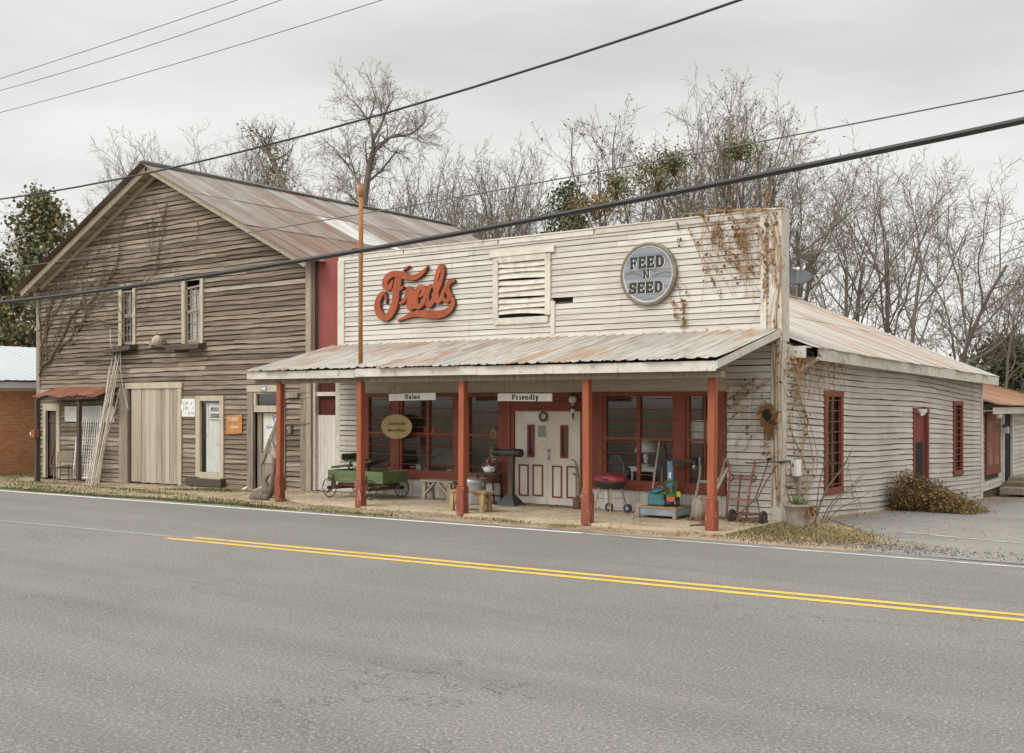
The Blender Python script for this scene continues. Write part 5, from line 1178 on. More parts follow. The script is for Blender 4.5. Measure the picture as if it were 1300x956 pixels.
m = MB(); m.slab((-.20, -.17, .0), (.4, 0, 0), (0, .18, 0), (0, 0, .02)); m.bar((-.1, .02, .02), (-.1, .22, .42), .03, .02); m.bar((.1, .02, .02), (.1, .22, .42), .03, .02); m.build('nose_plate', M_IRON, T1, False)
for s in (-1, 1):
    m = MB(); m.tube([(s*.22-.02, .10, .07), (s*.22+.02, .10, .07)], .07, 12); m.build('wheel', M_IRON, T1, False)
q = F(884, 668, -1.6); CU = thing('rusty_cultivator', 'rusted hand cultivator with a bent foot lying by the right porch post', 'cultivator', (q.x+.05, -1.45, PZ)); m = MB(); m.bar((-.18, .1, .10), (.14, -.1, .02), .035, .05); m.bar((.14, -.1, .02), (-.08, -.32, .0), .035, .05); m.bar((.12, -.1, .02), (.16, -.02, .42), .03, .04, (0, 1, 0)); m.build('foot', M_IRON, CU, False); m = MB(); m.bar((.16, -.02, .40), (.26, .45, .98), .035, .035, (1, 0, 0)); m.bar((.10, .0, .42), (.08, .5, .80), .03, .03, (1, 0, 0)); m.build('handle', M_OLDWOOD, CU, False)
q = F(887, 640, -.95); SK = thing('grey_sack', 'grey lumpy cloth sack resting on the hand truck', 'sack', (q.x, -.98, PZ+.02)); m = MB(); m.blob((0, 0, .20), .13, .11, .20, 12, 9, .10, random.Random(6)); m.build('cloth', M_OLDWOOD, SK, False, smooth=True); m = MB(); m.blob((.03, .02, .40), .05, .04, .05, 9, 6, .15, random.Random(7)); m.build('tied_neck', M_OLDWOOD, SK, False, smooth=True)
q = F(934, 657, -.35); T2 = thing('hand_truck', 'faded red hand truck leaning on the white clapboards behind the mower', 'hand truck', (q.x, -.36, .0)); M_PINK = mat('faded red truck paint', [(.3, (.27, .09, .075)), (.7, (.40, .17, .145))], 6, patches=[((.10, .05, .035), 6, (1, 1, .6), .58, .68, .8)])
for s in (-1, 1):
    m = MB(); P = [(s*.20, .02, .02), (s*.20, .14, .5), (s*.22, .24, .86), (s*.26, .26, 1.02), (s*.28, .22, 1.14)]; m.tube(P, .023, 7); m.build('rail', M_PINK, T2, False, smooth=True); m = MB(); m.ring((s*.22+.02, .20, .80), .07, .011, 'y', 12, 5, a0=-1.6, a1=1.2); m.build('hook', M_BLACK, T2, False)
m = MB()
for (z, y) in ((.40, .12), (.83, .235)): m.bar((-.21, y, z), (.21, y, z), .02, .045)
m.build('crossbar', M_PINK, T2, False); m = MB(); m.bar((0, .05, .1), (0, .24, .86), .02, .03, (1, 0, 0)); m.slab((-.2, -.16, .0), (.4, 0, 0), (0, .18, 0), (0, 0, .015)); m.build('centre_bar', M_IRON, T2, False)
# reel mower
q = F(949, 664, -.62); RM = thing('reel_mower', 'old push reel mower with rubber wheels on the grass by the store corner', 'lawn mower', (q.x, -.62, -.005))
for s in (-1, 1):
    m = MB(); m.lathe((s*.30, 0, .13), [(.085, -.028), (.125, -.03), (.135, -.015), (.135, .015), (.125, .03), (.085, .028)], 22, 'x'); wh = m.build('wheel', M_RUBBER, RM, False, smooth=False); m = MB(); m.lathe((s*.30, 0, .13), [(.085, -.02), (.03, -.035), (.03, .035), (.085, .02)], 16, 'x'); m.build('hub', M_RUST, wh, False)
m = MB()
for k in range(5):
    P = []
    for i in range(9):
        a = 2*math.pi*k/5 + i*.22; P.append((-.26+.52*i/8, .08*math.cos(a), .12+.08*math.sin(a)))
    m.tube(P, .008, 4)
m.tube([(-.28, 0, .12), (.28, 0, .12)], .012, 6); m.build('blade_reel', M_IRON, RM, False)
m = MB(); m.bar((-.27, -.05, .04), (.27, -.05, .04), .05, .02); m.bar((-.27, .08, .18), (.27, .08, .18), .03, .03); m.tube([(-.28, .25, .03), (.28, .25, .03)], .03, 8); m.build('frame', M_IRON, RM, False)
m = MB(); m.tube([(-.22, .04, .14), (-.02, .16, .36), (.05, .20, .44), (.14, .35, .82), (.20, .48, 1.16)], .012, 6); m.tube([(.22, .04, .14), (.14, .16, .34), (.09, .20, .44), (.20, .34, .75), (.36, .46, 1.05)], .012, 6); m.bar((-.02, .17, .40), (.13, .17, .40), .02, .02); m.build('handle', M_IRON, RM, False); m = MB(); m.tube([(.16, .48, 1.15), (.24, .48, 1.17)], .025, 7); m.build('grip', M_BLACK, RM, False)
# pot with green plant
q = F(1017, 666, -.30); PT = thing('stone_urn', 'weathered stone urn planter with green shoots at the store corner', 'planter', (.46, -.30, -.01)); PT.scale = (.74, .74, .86); m = MB(); n = 24; prof = [(.22, 0), (.25, .03), (.245, .06), (.30, .28), (.335, .40), (.37, .42), (.375, .47), (.34, .47), (.31, .43), (.0, .40)]
m.lathe((0, 0, 0), prof, n)
m.build('pot', M_TERRACOTTA, PT, False, smooth=True)
m = MB(); rg = random.Random(12)
for k in range(90):
    a = rg.uniform(0, 6.28); r = rg.uniform(0, .24); p = V((r*math.cos(a), r*math.sin(a), .40)); d = V((math.cos(a)*.12, math.sin(a)*.12, rg.uniform(.10, .28))); s = V((-math.sin(a), math.cos(a), 0))*.014; m.tri(p-s, p+s, p+d, rg.random())
m.build('shoots', mat('fresh green shoots', [(.3, (.05, .11, .02)), (.7, (.12, .20, .05))], 3, tint=.6), PT, False)
m = MB()
for k in range(120):
    a = rg.uniform(-.9, 1.3); r = rg.uniform(.25, .42); p = V((r*math.cos(a), r*math.sin(a), rg.uniform(.30, .46))); d = V((rg.uniform(-.05, .1), rg.uniform(-.05, .05), -rg.uniform(.03, .18))); m.tube([p, p+d], .008, 3, False, rg.random())
m.build('dead_stems', M_DEADLEAF, PT, False)
# plough and tools by the door
q = F(735, 646, -.35); PW = thing('rusty_plough', 'grey weathered hand plough leaning beside the right door', 'plough', (q.x-.03, -.35, PZ)); m = MB(); m.tube([(-.04, 0, .02), (0, .02, .35), (-.10, .16, .78), (-.18, .18, .95), (-.24, .14, .98)], [.05, .04, .024, .02, .018], 7); m.tube([(.05, 0, .05), (.10, .06, .4), (.14, .14, .76)], [.045, .03, .02], 7); m.build('handle', M_OLDWOOD, PW, False, smooth=True); m = MB(); m.bar((-.20, .12, .70), (.20, .10, .58), .03, .03); m.blob((0, -.03, .12), .10, .07, .14, 9, 6, .15, rnd); m.build('share', M_IRON, PW, False)
# driftwood root by the first post
q = F(334, 636, -2.3); RT = thing('driftwood_root', 'gnarled grey driftwood root standing beside the left porch post', 'root', (q.x+.05, -2.30, -.02)); RT.scale = (.72, .72, .78); m = MB(); rg = random.Random(18)
def gnarl(P, R): m.tube(catmull([tuple(p) for p in P], 5), [catmull([(r,) for r in R], 5)[i][0]*rg.uniform(.82, 1.18) for i in range(len(catmull([(r,) for r in R], 5)))], 9)
gnarl([(-.45, -.05, .10), (-.2, -.05, .16), (.05, 0, .22), (.25, .05, .30), (.33, .05, .60), (.36, .08, .95), (.38, .1, 1.22)], [.10, .17, .20, .13, .08, .06, .05])
gnarl([(-.5, -.1, .05), (-.3, -.12, .08), (0, -.1, .10), (.3, -.06, .10)], [.09, .14, .16, .10]); gnarl([(.1, .05, .25), (-.05, .08, .55), (.12, .12, .75)], [.13, .06, .03]); gnarl([(.36, .08, .9), (.30, .09, 1.12), (.27, .1, 1.25)], [.05, .035, .02])
m.build('root', mat('dark grey driftwood', [(.25, (.06, .048, .038)), (.75, (.20, .165, .13))], 5, (3, 3, .8), .9, 0, .5, 14), RT, False, smooth=True); m = MB(); m.tube([(.42, .05, .02), (.47, .12, .7), (.52, .2, 1.25)], .016, 6); m.build('stick', M_GREYWOOD, RT, False)
q = F(316, 622, -1.0); LP = MB(); rg = random.Random(2)
for k in range(2): c0 = V((q.x+rg.uniform(-.2, .15), -1.0+rg.uniform(-.1, .1), .02)); LP.prism([c0, c0+V((.12, .02, .03)), c0+V((.14, .10, .09)), c0+V((.02, .10, .05))], (.005, -.01, .012))
tag(LP.build('litter', M_WHITE, loc=(q.x, -1.0, 0)), 'crumpled white scrap of paper on the dirt before the barn', 'litter')
# chair, lattice, poles at the barn
gz = lambda x, y: terrain(x, y)
q = F(80, 605, -.75); CH = thing('old_chair', 'broken old wooden chair under the rusty awning', 'chair', (q.x, -.75, gz(q.x, -.75)), math.radians(-20))
m = MB(); m.box(-.24, .22, -.22, .22, .43, .47, .3); m.build('seat', M_DARKWOOD, CH, False, .006); m = MB(); m.bar((.2, -.2, .47), (.26, -.2, .92), .035, .035, (0, 1, 0)); m.bar((.2, .2, .47), (.26, .2, .92), .035, .035, (0, 1, 0)); m.slab((.225, -.22, .62), (.02, 0, 0), (0, .44, 0), (.035, 0, .30)); m.build('backrest', M_CREAM, CH, False, .005)
for (x, y) in ((-.22, -.2), (.2, -.2), (-.22, .2), (.2, .2)):
    m = MB(); m.bar((x*1.1, y*1.05, 0), (x, y, .43), .035, .035, (0, 1, 0)); m.build('leg', M_OLDWOOD, CH, False)
m = MB(); m.ring((-.02, -.2, .26), .15, .012, 'y', 14, 5, a0=0, a1=math.pi); m.build('brace', M_DARKWOOD, CH, False)
a, b, tp = F(93, 606, -.50), F(121, 606, -.50), F(102, 517, -.10); LT = thing('lattice_panel', 'white metal lattice panel leaning on the barn wall under the awning', 'lattice panel', (a.x, -.5, a.z)); m = MB(); U_ = V((b.x-a.x, 0, .03)); W_ = V((tp.x-a.x-.02, .38, tp.z-a.z))
m.tube([(0, 0, 0), W_], .025, 6); m.tube([U_, U_+W_], .018, 6); m.tube([(0, 0, 0), U_], .018, 6); m.tube([W_, W_+U_], .018, 6); m.build('frame', M_WHITE, LT, False); m = MB()
for k in range(1, 10): m.bar(U_*k/10+W_*.0, U_*k/10+W_, .034, .008, (0, 1, 0))
for k in range(1, 22): m.bar(W_*k/22+V((0, -.012, 0)), W_*k/22+U_+V((0, -.012, 0)), .035, .008, UP)
m.build('lattice', M_PAPER, LT, False)
rg = random.Random(9); PB = [(112, 612, 150, 440), (115, 613, 143, 452), (118, 613, 148, 455), (120, 612, 152, 447), (122, 613, 150, 470), (109, 611, 147, 470), (125, 612, 146, 462), (117, 613, 139, 466), (123, 610, 153, 490)]
for i, (x0, y0, x1, y1) in enumerate(PB):
    yb = -1.55+.07*i-.2*(i % 2); a = F(x0, y0, yb); b = F(x1, y1, -.12-.03*(i % 3)); a.z = gz(a.x, yb)
    t = thing('bamboo_pole', 'long pale cane pole in the bundle leaning on the barn left of the plank door', 'pole', a, group='cane poles leaning on the barn'); m = MB(); d = b-a; mid = d*.5+V((rg.uniform(-.06, .06), rg.uniform(-.04, .04), -.05)); m.tube([(0, 0, 0), mid*.5, mid, d*.75+V((0, 0, -.02)), d], [.024, .023, .021, .018, .014], 6); m.build('cane', mat('pale cane', [(.3, (.33, .28, .22)), (.7, (.50, .45, .37))], 8) if i == 0 else bpy.data.materials['pale cane'], t, False)
for (P, lab) in (([(140, 418), (141, 440), (152, 470)], 'thin cord hanging from the left upper barn window'), ([(153, 440), (154, 480), (163, 520)], 'thin cord dangling down before the plank door')):
    m = MB(); Q = [F(x, y, -.16) for x, y in P]; m.tube(catmull([tuple(p) for p in Q], 5), .008, 4); tag(m.build('loose_cord', M_PAPER, loc=Q[0]), lab, 'cord')

# ================================================================== THINGS INSIDE THE SHOP WINDOWS
q = F(820, 585, .45); LM = thing('table_lamp', 'white table lamp on a white side table inside the right shop window', 'lamp', (q.x, .45, .97)); zt = F(820, 592, .45).z
LM.location.z = zt; m = MB(); m.lathe((0, 0, 0), [(.10, 0), (.09, .03), (.04, .05), (.05, .14), (.06, .2), (.025, .27), (.02, .34)], 16); m.build('base', M_WHITE, LM, False, smooth=True); m = MB(); m.lathe((0, 0, 0), [(.24, .29), (.13, .53), (.125, .53), (.235, .29)], 22); m.build('lamp_shade', M_SIGNWOOD, LM, False, smooth=True)
TW = thing('side_table', 'small white side table under the lamp inside the right shop window', 'table', (q.x, .48, .50)); h = zt-.5; m = MB(); m.box(-.30, .30, -.2, .2, h-.03, h-.002); m.box(-.27, .27, -.18, -.16, h-.10, h-.03); m.build('tabletop', M_WHITE, TW, False, .005)
for (x, y) in ((-.26, -.17), (.24, -.17), (-.26, .15), (.24, .15)):
    m = MB(); m.box(x, x+.035, y, y+.035, 0, h-.032); m.build('leg', M_WHITE, TW, False)
q = F(783, 590, .35); CC = thing('windsor_chair', 'pale bow backed chair inside the right shop window above the grill', 'chair', (q.x, .5, .50)); m = MB(); m.box(-.2, .2, -.2, .2, .10, .14); m.build('seat', M_GREYWOOD, CC, False, .01); m = MB(); P = [(-.17, -.14, .14), (-.17, -.18, .40), (-.09, -.20, .56), (0, -.2, .60), (.09, -.2, .56), (.17, -.18, .40), (.17, -.14, .14)]; m.tube(catmull(P, 5), .016, 6)
for k in range(5): x = -.10+.05*k; m.tube([(x, -.15, .14), (x*.9, -.195, .56)], .009, 5)
m.build('backrest', M_GREYWOOD, CC, False)
for (x, y) in ((-.17, -.17), (.17, -.17), (-.17, .17), (.17, .17)):
    m = MB(); m.tube([(x, y, 0), (x*.9, y*.9, .1)], .016, 6); m.build('leg', M_GREYWOOD, CC, False)
for i, (x, z, lab) in enumerate(((-6.98, 1.392, 'yellow birdhouse at the left of the upper window shelf'), (-6.62, 1.392, 'yellow birdhouse at the right of the upper window shelf'), (-6.99, .962, 'yellow birdhouse at the left of the lower window shelf'), (-6.64, .962, 'yellow birdhouse at the right of the lower window shelf'))):
    t = thing('birdhouse', lab, 'birdhouse', (x, .62, z), group='birdhouses on the window shelves'); m = MB(); m.prism([(-.09, -.07, 0), (.09, -.07, 0), (.09, -.07, .14), (0, -.07, .24), (-.09, -.07, .14)], (0, .14, 0)); m.build('box', plain('yellow pine', (.55, .40, .16), .7) if i == 0 else bpy.data.materials['yellow pine'], t, False); m = MB(); m.lathe((0, -.07, .11), [(.025, -.004), (.025, .0)], 12, 'y'); m.build('hole_shade_disc', M_DARK, t, False); m = MB(); m.bar((-.12, 0, .12), (.01, 0, .26), .17, .015, (-1, 0, 1)); m.bar((.12, 0, .12), (-.01, 0, .262), .17, .015, (1, 0, 1)); m.build('roof', M_OLDWOOD, t, False)  # the hole is a flat black disc, its shade put into the colour
q = F(886, 548, .12); WP = MB(); WP.box(q.x-.20, q.x+.55, .10, .108, q.z-.22, q.z+.22); tag(WP.build('window_paper', M_PAPER, loc=(q.x, .1, q.z)), 'white sheet of paper inside the right pane behind the right porch post', 'notice')
rg = random.Random(61); GM = [plain('box of '+n, cc, .8) for n, cc in (('cream card', (.5, .45, .34)), ('white card', (.62, .6, .56)), ('red card', (.34, .07, .05)), ('brown card', (.28, .19, .11)), ('blue card', (.12, .17, .28)))]
for i in range(17):
    x = (-10.15+.17*i) if i < 15 else (-3.5+.35*(i-15)); w_, h_ = rg.uniform(.05, .075), rg.uniform(.08, .30)
    if abs(x+9.41) < .22 or abs(x+8.4) < .06: continue
    yy = rg.uniform(.22, .45); t = thing('goods_box', 'small carton of goods standing on the ledge inside the left shop window' if i < 15 else 'small carton of goods standing on the ledge inside the right shop window', 'box', (x, yy, .502), group='cartons on the left window ledge' if i < 15 else 'cartons on the right window ledge')
    m = MB(); m.box(-w_, w_, -.05, .05, 0, h_); m.build('carton', rg.choice(GM), t, False, .004); m = MB(); m.box(-w_-.004, w_+.004, -.054, .054, h_+.001, h_+.02); m.build('lid', rg.choice(GM), t, False)
DW = thing('door_wreath', 'small dried grapevine wreath on the left leaf of the double doors', 'wreath', (-5.20, -.05, 1.9)); q = F(690, 529, -.06); m = MB(); rg = random.Random(31)
for k in range(7): m.ring((q.x+rg.uniform(-.012, .012), -.06+rg.uniform(-.015, .01), q.z+rg.uniform(-.012, .012)), .085+rg.uniform(-.012, .012), .011, 'y', 18, 4)
m.build('ring', M_DARKVINE, DW)
for (pxs, yy, lab, cnt) in (((596, 634), .10, 'string of little white lights hung in the pane left of the door', 0),):
    pass

# ================================================================== OVERHEAD LINES (they run past both edges of the picture, parallel to the road)
def line(name, label, P, r, mt, yy=-4.0, group=None):
    Q = [F(px, py, yy) for px, py in P]
    a, b = Q[0], Q[-1]; xa, xb, xm = a.x, b.x, Q[1].x
    # a parabola through the three points
    def lag(x): 
        return sum(Q[i].z*math.prod([(x-Q[j].x)/(Q[i].x-Q[j].x) for j in range(3) if j != i]) for i in range(3))
    m = MB(); pts = [(x, yy, lag(x)) for x in [-30+2.0*k for k in range(24)]]
    m.tube(pts, r, 6)
    return tag(m.build(name, mt, loc=(xm, yy, lag(xm))), label, 'cable', group)
line('overhead_cable', 'thick black bundled cable, lowest of the lines crossing the front of both buildings', [(0, 384), (400, 328), (1300, 153)], .047, M_CABLE)
line('overhead_cable', 'thin dark wire crossing just above the thick bundled cable and behind the rusty pipe', [(0, 342), (480, 268), (1300, 115)], .013, M_WIRE, -1.2)
line('overhead_cable', 'black twisted wire rising over the barn ridge to the top edge of the picture', [(0, 253), (460, 152), (940, 0)], .021, M_CABLE)
for P, lab in (([(0, 100), (150, 51), (301, 0)], 'thin grey wire, uppermost of the three in the top left sky'), ([(0, 115), (180, 61), (357, 0)], 'thin grey wire, middle one of the three in the top left sky'), ([(0, 143), (240, 76), (485, 0)], 'thin grey wire, lowest of the three in the top left sky')):
    line('overhead_cable', lab, P, .0075, M_WIRE, -4.3, 'three thin wires in the sky')
for i, ((xa, ya, xb, yb), lab) in enumerate((((1226, 306, 1300, 278), 'short thin wire highest in the right sky'), ((1222, 340, 1300, 312), 'short thin wire in the middle of the right sky'), ((1240, 345, 1300, 325), 'short thin wire lowest in the right sky'))):
    a = F(xa, ya, 24); b = F(xb, yb, 12); d = b-a; m = MB(); m.tube([a-d*.15, a+d*.3+V((0, 0, -.02)), b, b+d*1.5+V((0, 0, .4))], .012, 5); tag(m.build('service_wire', M_WIRE, loc=a), lab, 'cable', 'service wires at the right edge')

# ================================================================== VINES, SHRUBS, GRASS
def leafcard(m, p, rg, s, t=None, droop=0):
    a = V((rg.gauss(0, 1), rg.gauss(0, 1), rg.gauss(0, 1)-droop)).normalized(); b = a.cross(V((rg.gauss(0, 1), rg.gauss(0, 1), rg.gauss(0, 1)))).normalized()
    l, w = s*rg.uniform(.7, 1.3), s*rg.uniform(.3, .5)
    m.quad(p, p+a*l*.5+b*w, p+a*l, p+a*l*.5-b*w, rg.random() if t is None else t)
DV = thing('dried_vine', 'dry tan vine with brown leaf clusters hanging over the right end of the false front', 'vine', (0, -.05, 0))
m = MB(); lf = MB(); rg = random.Random(77)
def strand(P, r, y=-.07, side=False, jit=3, lm=.12):
    Q = catmull([(a+rg.uniform(-jit, jit), b+rg.uniform(-jit, jit)) for a, b in P], 5)
    W = [(S(a, b, .075+rg.uniform(0, .02)) if side else F(a, b, y+rg.uniform(-.025, .02))) for a, b in Q]
    m.tube(W, [max(.004, r*(1-.6*i/len(W))) for i in range(len(W))], 5, True, rg.random())
    for p in W:
        if rg.random() < lm: leafcard(lf, p, rg, .075, droop=1)
for k in range(5): strand([(985, 640), (982+rg.uniform(-4, 8), 560), (986, 480), (984+rg.uniform(-5, 10), 400), (988, 340), (986+rg.uniform(-6, 6), 285), (975, 268)], .009, -.075, jit=5)
for k in range(10): strand([(1004+rg.uniform(-6, 30), 655), (1010+rg.uniform(-10, 24), 600), (1008+rg.uniform(-8, 24), 540), (1002+rg.uniform(-5, 20), 490), (998+rg.uniform(0, 22), 450)], .009, side=True, jit=5)
for (P, r) in (([(975, 264), (930, 268), (880, 270), (858, 272)], .014), ([(960, 266), (930, 266), (900, 266)], .012), ([(950, 267), (944, 300), (950, 330)], .007), ([(978, 268), (930, 285), (900, 300), (890, 285)], .008), ([(890, 272), (905, 300), (925, 330), (945, 350), (965, 372)], .008), ([(905, 285), (915, 310), (932, 335), (955, 345)], .006), ([(895, 280), (892, 310), (908, 340), (930, 375)], .004),
          ([(975, 300), (960, 330), (940, 345)], .006), ([(975, 360), (965, 390), (955, 412)], .005), ([(978, 480), (950, 500), (930, 495), (915, 480)], .007), ([(975, 540), (945, 520), (930, 510)], .006), ([(980, 580), (970, 560), (945, 550)], .005), ([(862, 360), (866, 385), (870, 410)], .008), ([(848, 375), (855, 390), (858, 404)], .006), ([(862, 352), (872, 365), (876, 380)], .005), ([(970, 268), (972, 252), (974, 240)], .012), ([(985, 268), (990, 258), (1000, 262)], .008)):
    strand(P, r, -.07, jit=2, lm=.16)
for k in range(46):     # many fine tangled runners
    x0, y0 = rg.uniform(885, 982), rg.uniform(268, 300); P = [(x0, y0)]
    for _ in range(5): x0 += rg.uniform(-6, 12); y0 += rg.uniform(3, 24); P.append((min(984, x0), y0))
    strand(P, .0058, -.065, jit=3, lm=.10)
for k in range(22):
    x0, y0 = rg.uniform(940, 984), rg.uniform(480, 540); P = [(x0, y0)]
    for _ in range(4): x0 -= rg.uniform(-4, 14); y0 += rg.uniform(-4, 24); P.append((x0, y0))
    strand(P, .0048, -.065, jit=3, lm=.08)
for (cx, cy, n, hh) in ((905, 296, 60, 9), (915, 300, 70, 10), (912, 288, 50, 8), (937, 305, 70, 9), (943, 302, 70, 9), (934, 290, 50, 8), (935, 330, 60, 9), (868, 395, 90, 14), (857, 390, 50, 10), (867, 408, 60, 6), (862, 306, 25, 5), (884, 308, 25, 5), (912, 368, 25, 5), (972, 345, 60, 22), (970, 300, 60, 25), (971, 360, 60, 14), (985, 275, 50, 8), (925, 265, 60, 3), (890, 270, 40, 3), (974, 244, 40, 8), (984, 420, 40, 14), (950, 340, 30, 10), (860, 284, 20, 5), (877, 292, 20, 5), (988, 440, 50, 18)):
    for k in range(int(n*.34)):
        p = F(cx+rg.gauss(0, 1.5), cy+rg.uniform(-hh, hh)*1.15, -.06-abs(rg.gauss(0, .02))); leafcard(lf, p, rg, .062, droop=2.2)
for k in range(80): p = S(1012+rg.gauss(0, 14), rg.uniform(440, 660), .09+abs(rg.gauss(0, .03))); leafcard(lf, p, rg, .07, droop=1.5)
for k in range(110): p = S(rg.uniform(998, 1075), 452+rg.gauss(0, 7)+abs(rg.gauss(0, 10)), rg.uniform(.1, .4)); leafcard(lf, p, rg, .06, droop=1.5)
for k in range(46): a = S(rg.uniform(1000, 1075), 452, rg.uniform(.1, .4)); m.tube([a, a+V((rg.uniform(-.1, .1), rg.uniform(-.1, .1), -.2)), a+V((rg.uniform(-.15, .15), rg.uniform(-.1, .2), -rg.uniform(.3, .9)))], .005, 3, False, rg.random())
m.build('stems', M_VINE, DV); lf.build('dead_leaves', M_DEADLEAF, DV)
SV = thing('corner_stems', 'dark bare woody stems growing up beside the stone urn', 'plant', (.55, .35, -.05)); m = MB(); rg = random.Random(14)
for (x, y, dx, dy, h, r) in ((.5, .35, .25, 1.3, 1.35, .022), (.55, .5, .5, .9, .95, .014), (.5, .4, -.15, 1.1, 1.6, .012), (.6, .5, .3, 1.5, .9, .011), (.2, .2, -.3, -.1, 1.0, .012), (.6, .6, .5, 1.2, .6, .009)):
    P = [(x-.55, y-.35, 0), (x-.55+dx*.3, y-.35+dy*.3, h*.45), (x-.55+dx*.7+.05, y-.35+dy*.65, h*.75), (x-.55+dx, y-.35+dy, h)]; m.tube(catmull(P, 4), [r*(1-.05*i) for i in range(13)], 5)
    for k in range(4): a = V(P[2])+V((rg.uniform(-.1, .1), rg.uniform(-.2, .2), rg.uniform(-.3, .1))); m.tube([a, a+V((rg.uniform(-.2, .2), rg.uniform(-.3, .3), rg.uniform(.1, .35)))], .005, 3, False)
m.build('stems', M_DARKVINE, SV, False)
BV = thing('bare_vine', 'dark leafless vine branching up the left end of the barn front', 'vine', (-24.2, -.06, 0)); m = MB(); rg = random.Random(21)
def bvine(x, z, ang, L, r, lvl):
    P = [(x, -.06, z)]; n = max(3, int(L/.22)); R = [r]
    for i in range(n):
        ang += rg.gauss(0, .24); ang += (1.0-ang)*.05; x += math.cos(ang)*L/n; z += math.sin(ang)*L/n
        top = 8.35 - abs(x-XM)*.462
        if x < XL+.1 or z > top: break
        P.append((x, -.06-.02*rg.random(), z)); R.append(max(.004, r*(1-.75*(i+1)/n)))
        if lvl < 3 and rg.random() < .30: bvine(x, z, ang+rg.choice((-1, 1))*rg.uniform(.4, 1.0), L*rg.uniform(.35, .65), R[-1]*.7, lvl+1)
    if len(P) > 1: m.tube(P, R, 5, False, rg.random())
for (x, z, a, L, r) in ((-24.35, 0, 1.57, 4.0, .035), (-24.3, 3.2, .55, 4.2, .045), (-24.3, 3.3, 1.0, 4.6, .032), (-24.35, 3.0, 1.25, 3.6, .025), (-23.3, 3.7, .9, 4.0, .03), (-22.3, 4.3, 1.1, 3.6, .025), (-22.6, 4.4, .5, 3.4, .025), (-20.6, 5.7, .5, 3.2, .02), (-20.9, 5.6, .25, 3.6, .02), (-18.6, 7.4, 4.9, 1.0, .014), (-17.9, 7.7, 4.8, 1.3, .014), (-18.4, 6.0, 1.2, 2.3, .016), (-16.6, 7.1, 4.8, .9, .012), (-24.4, 4.4, .8, 3.2, .02), (-23.6, 5.3, .6, 4.0, .016), (-22.0, 6.2, .65, 3.5, .014), (-24.0, 5.0, 1.0, 2.5, .016)): bvine(x, z, a, L, r, 0)
m.build('stems', M_DARKVINE, BV)

def shrub(name, label, c, rx, ry, rz, n, leafm, seed, ls=.05):
    rg = random.Random(seed); t = thing(name, label, 'shrub', c); m = MB(); lf = MB()
    for k in range(n):
        a = rg.uniform(0, 6.28); el = rg.uniform(.15, 1.35); R = V((rx*math.cos(a)*math.cos(el), ry*math.sin(a)*math.cos(el), rz*math.sin(el)))*rg.uniform(.75, 1.08)
        base = V((R.x*.25, R.y*.3, 0)); mid = base*.4+R*.6+V((0, 0, .12)); P = [base, mid, R+V((rg.uniform(-.1, .1), rg.uniform(-.1, .1), -.04))]; m.tube(P, [.007, .005, .003], 3, False, rg.random())
        for j in range(16): q = rg.uniform(.2, 1); p = (P[0].lerp(P[1], q*2) if q < .5 else P[1].lerp(P[2], q*2-1)); leafcard(lf, p+V((rg.gauss(0, .04), rg.gauss(0, .04), rg.gauss(0, .04))), rg, ls)
    m.build('stems', M_DARKVINE, t, False); lf.build('leaves', leafm, t, False); return t
SHB = thing('sprawling_shrub', 'brown green sprawling shrub against the side wall under the red side door', 'shrub', (.7, 7.0, terrain(.7, 7)))
m = MB(); lf = MB(); rg = random.Random(44)
for k in range(900):
    f = rg.random()**1.25; x = -.55+1.6*f+rg.uniform(-.08, .08); y = rg.gauss(-.6, .34+.16*(1-f)); y = max(-1.3, min(.5, y)); hh = (.84*(1-f)**.8+.10)*rg.uniform(.4, 1.05)*math.sqrt(max(.1, 1-((y+.5)/1.25)**2))
    b = V((x*.8-.1, y*.8, 0)); tip = V((x+rg.uniform(-.05, .35), y+rg.uniform(-.3, .3), hh)); mid = b.lerp(tip, .55)+V((0, 0, .14*hh)); m.tube([b, mid, tip], [.007, .005, .003], 3, False, rg.random())
    for j in range(15): q = rg.uniform(.1, 1); p = b.lerp(mid, q*2) if q < .5 else mid.lerp(tip, q*2-1); leafcard(lf, p+V((rg.gauss(0, .045), rg.gauss(0, .045), rg.gauss(0, .035))), rg, .048)
m.build('stems', M_DARKVINE, SHB, False); lf.build('leaves', M_SHRUB, SHB, False)

def blades(name, m_, spots, n, h, seed, lean=.5, w=.006):
    rg = random.Random(seed); m = MB()
    tot = sum(s[4] for s in spots)
    for (x, y, rx, ry, wt) in spots:
        for k in range(int(n*wt/tot)):
            px, py = x+rg.gauss(0, rx), y+rg.gauss(0, ry)
            if py < edge(px)-.02 : continue
            if py > -.05 and -11.2 < px < 0: continue
            p = V((px, py, terrain(px, py)+.006)); a = rg.uniform(0, 6.28); hh = h*rg.uniform(.4, 1.3); d = V((math.cos(a)*hh*lean*rg.random(), math.sin(a)*hh*lean*rg.random(), hh)); s = V((-math.sin(a), math.cos(a), 0))*w*rg.uniform(.7, 1.6)
            m.quad(p-s, p+s, p+d*.6+s*.7, p+d*.6-s*.7, rg.random()); m.tri(p+d*.6-s*.7, p+d*.6+s*.7, p+d+V((d.x*.4, d.y*.4, -hh*.15)), rg.random())
    return struct(m.build(name, m_), 'stuff')
road_edge = [(x, edge(x)+.22, .45, .10, 1.0 if -19 < x < -10 else .35) for x in [-20+.7*i for i in range(20)]]
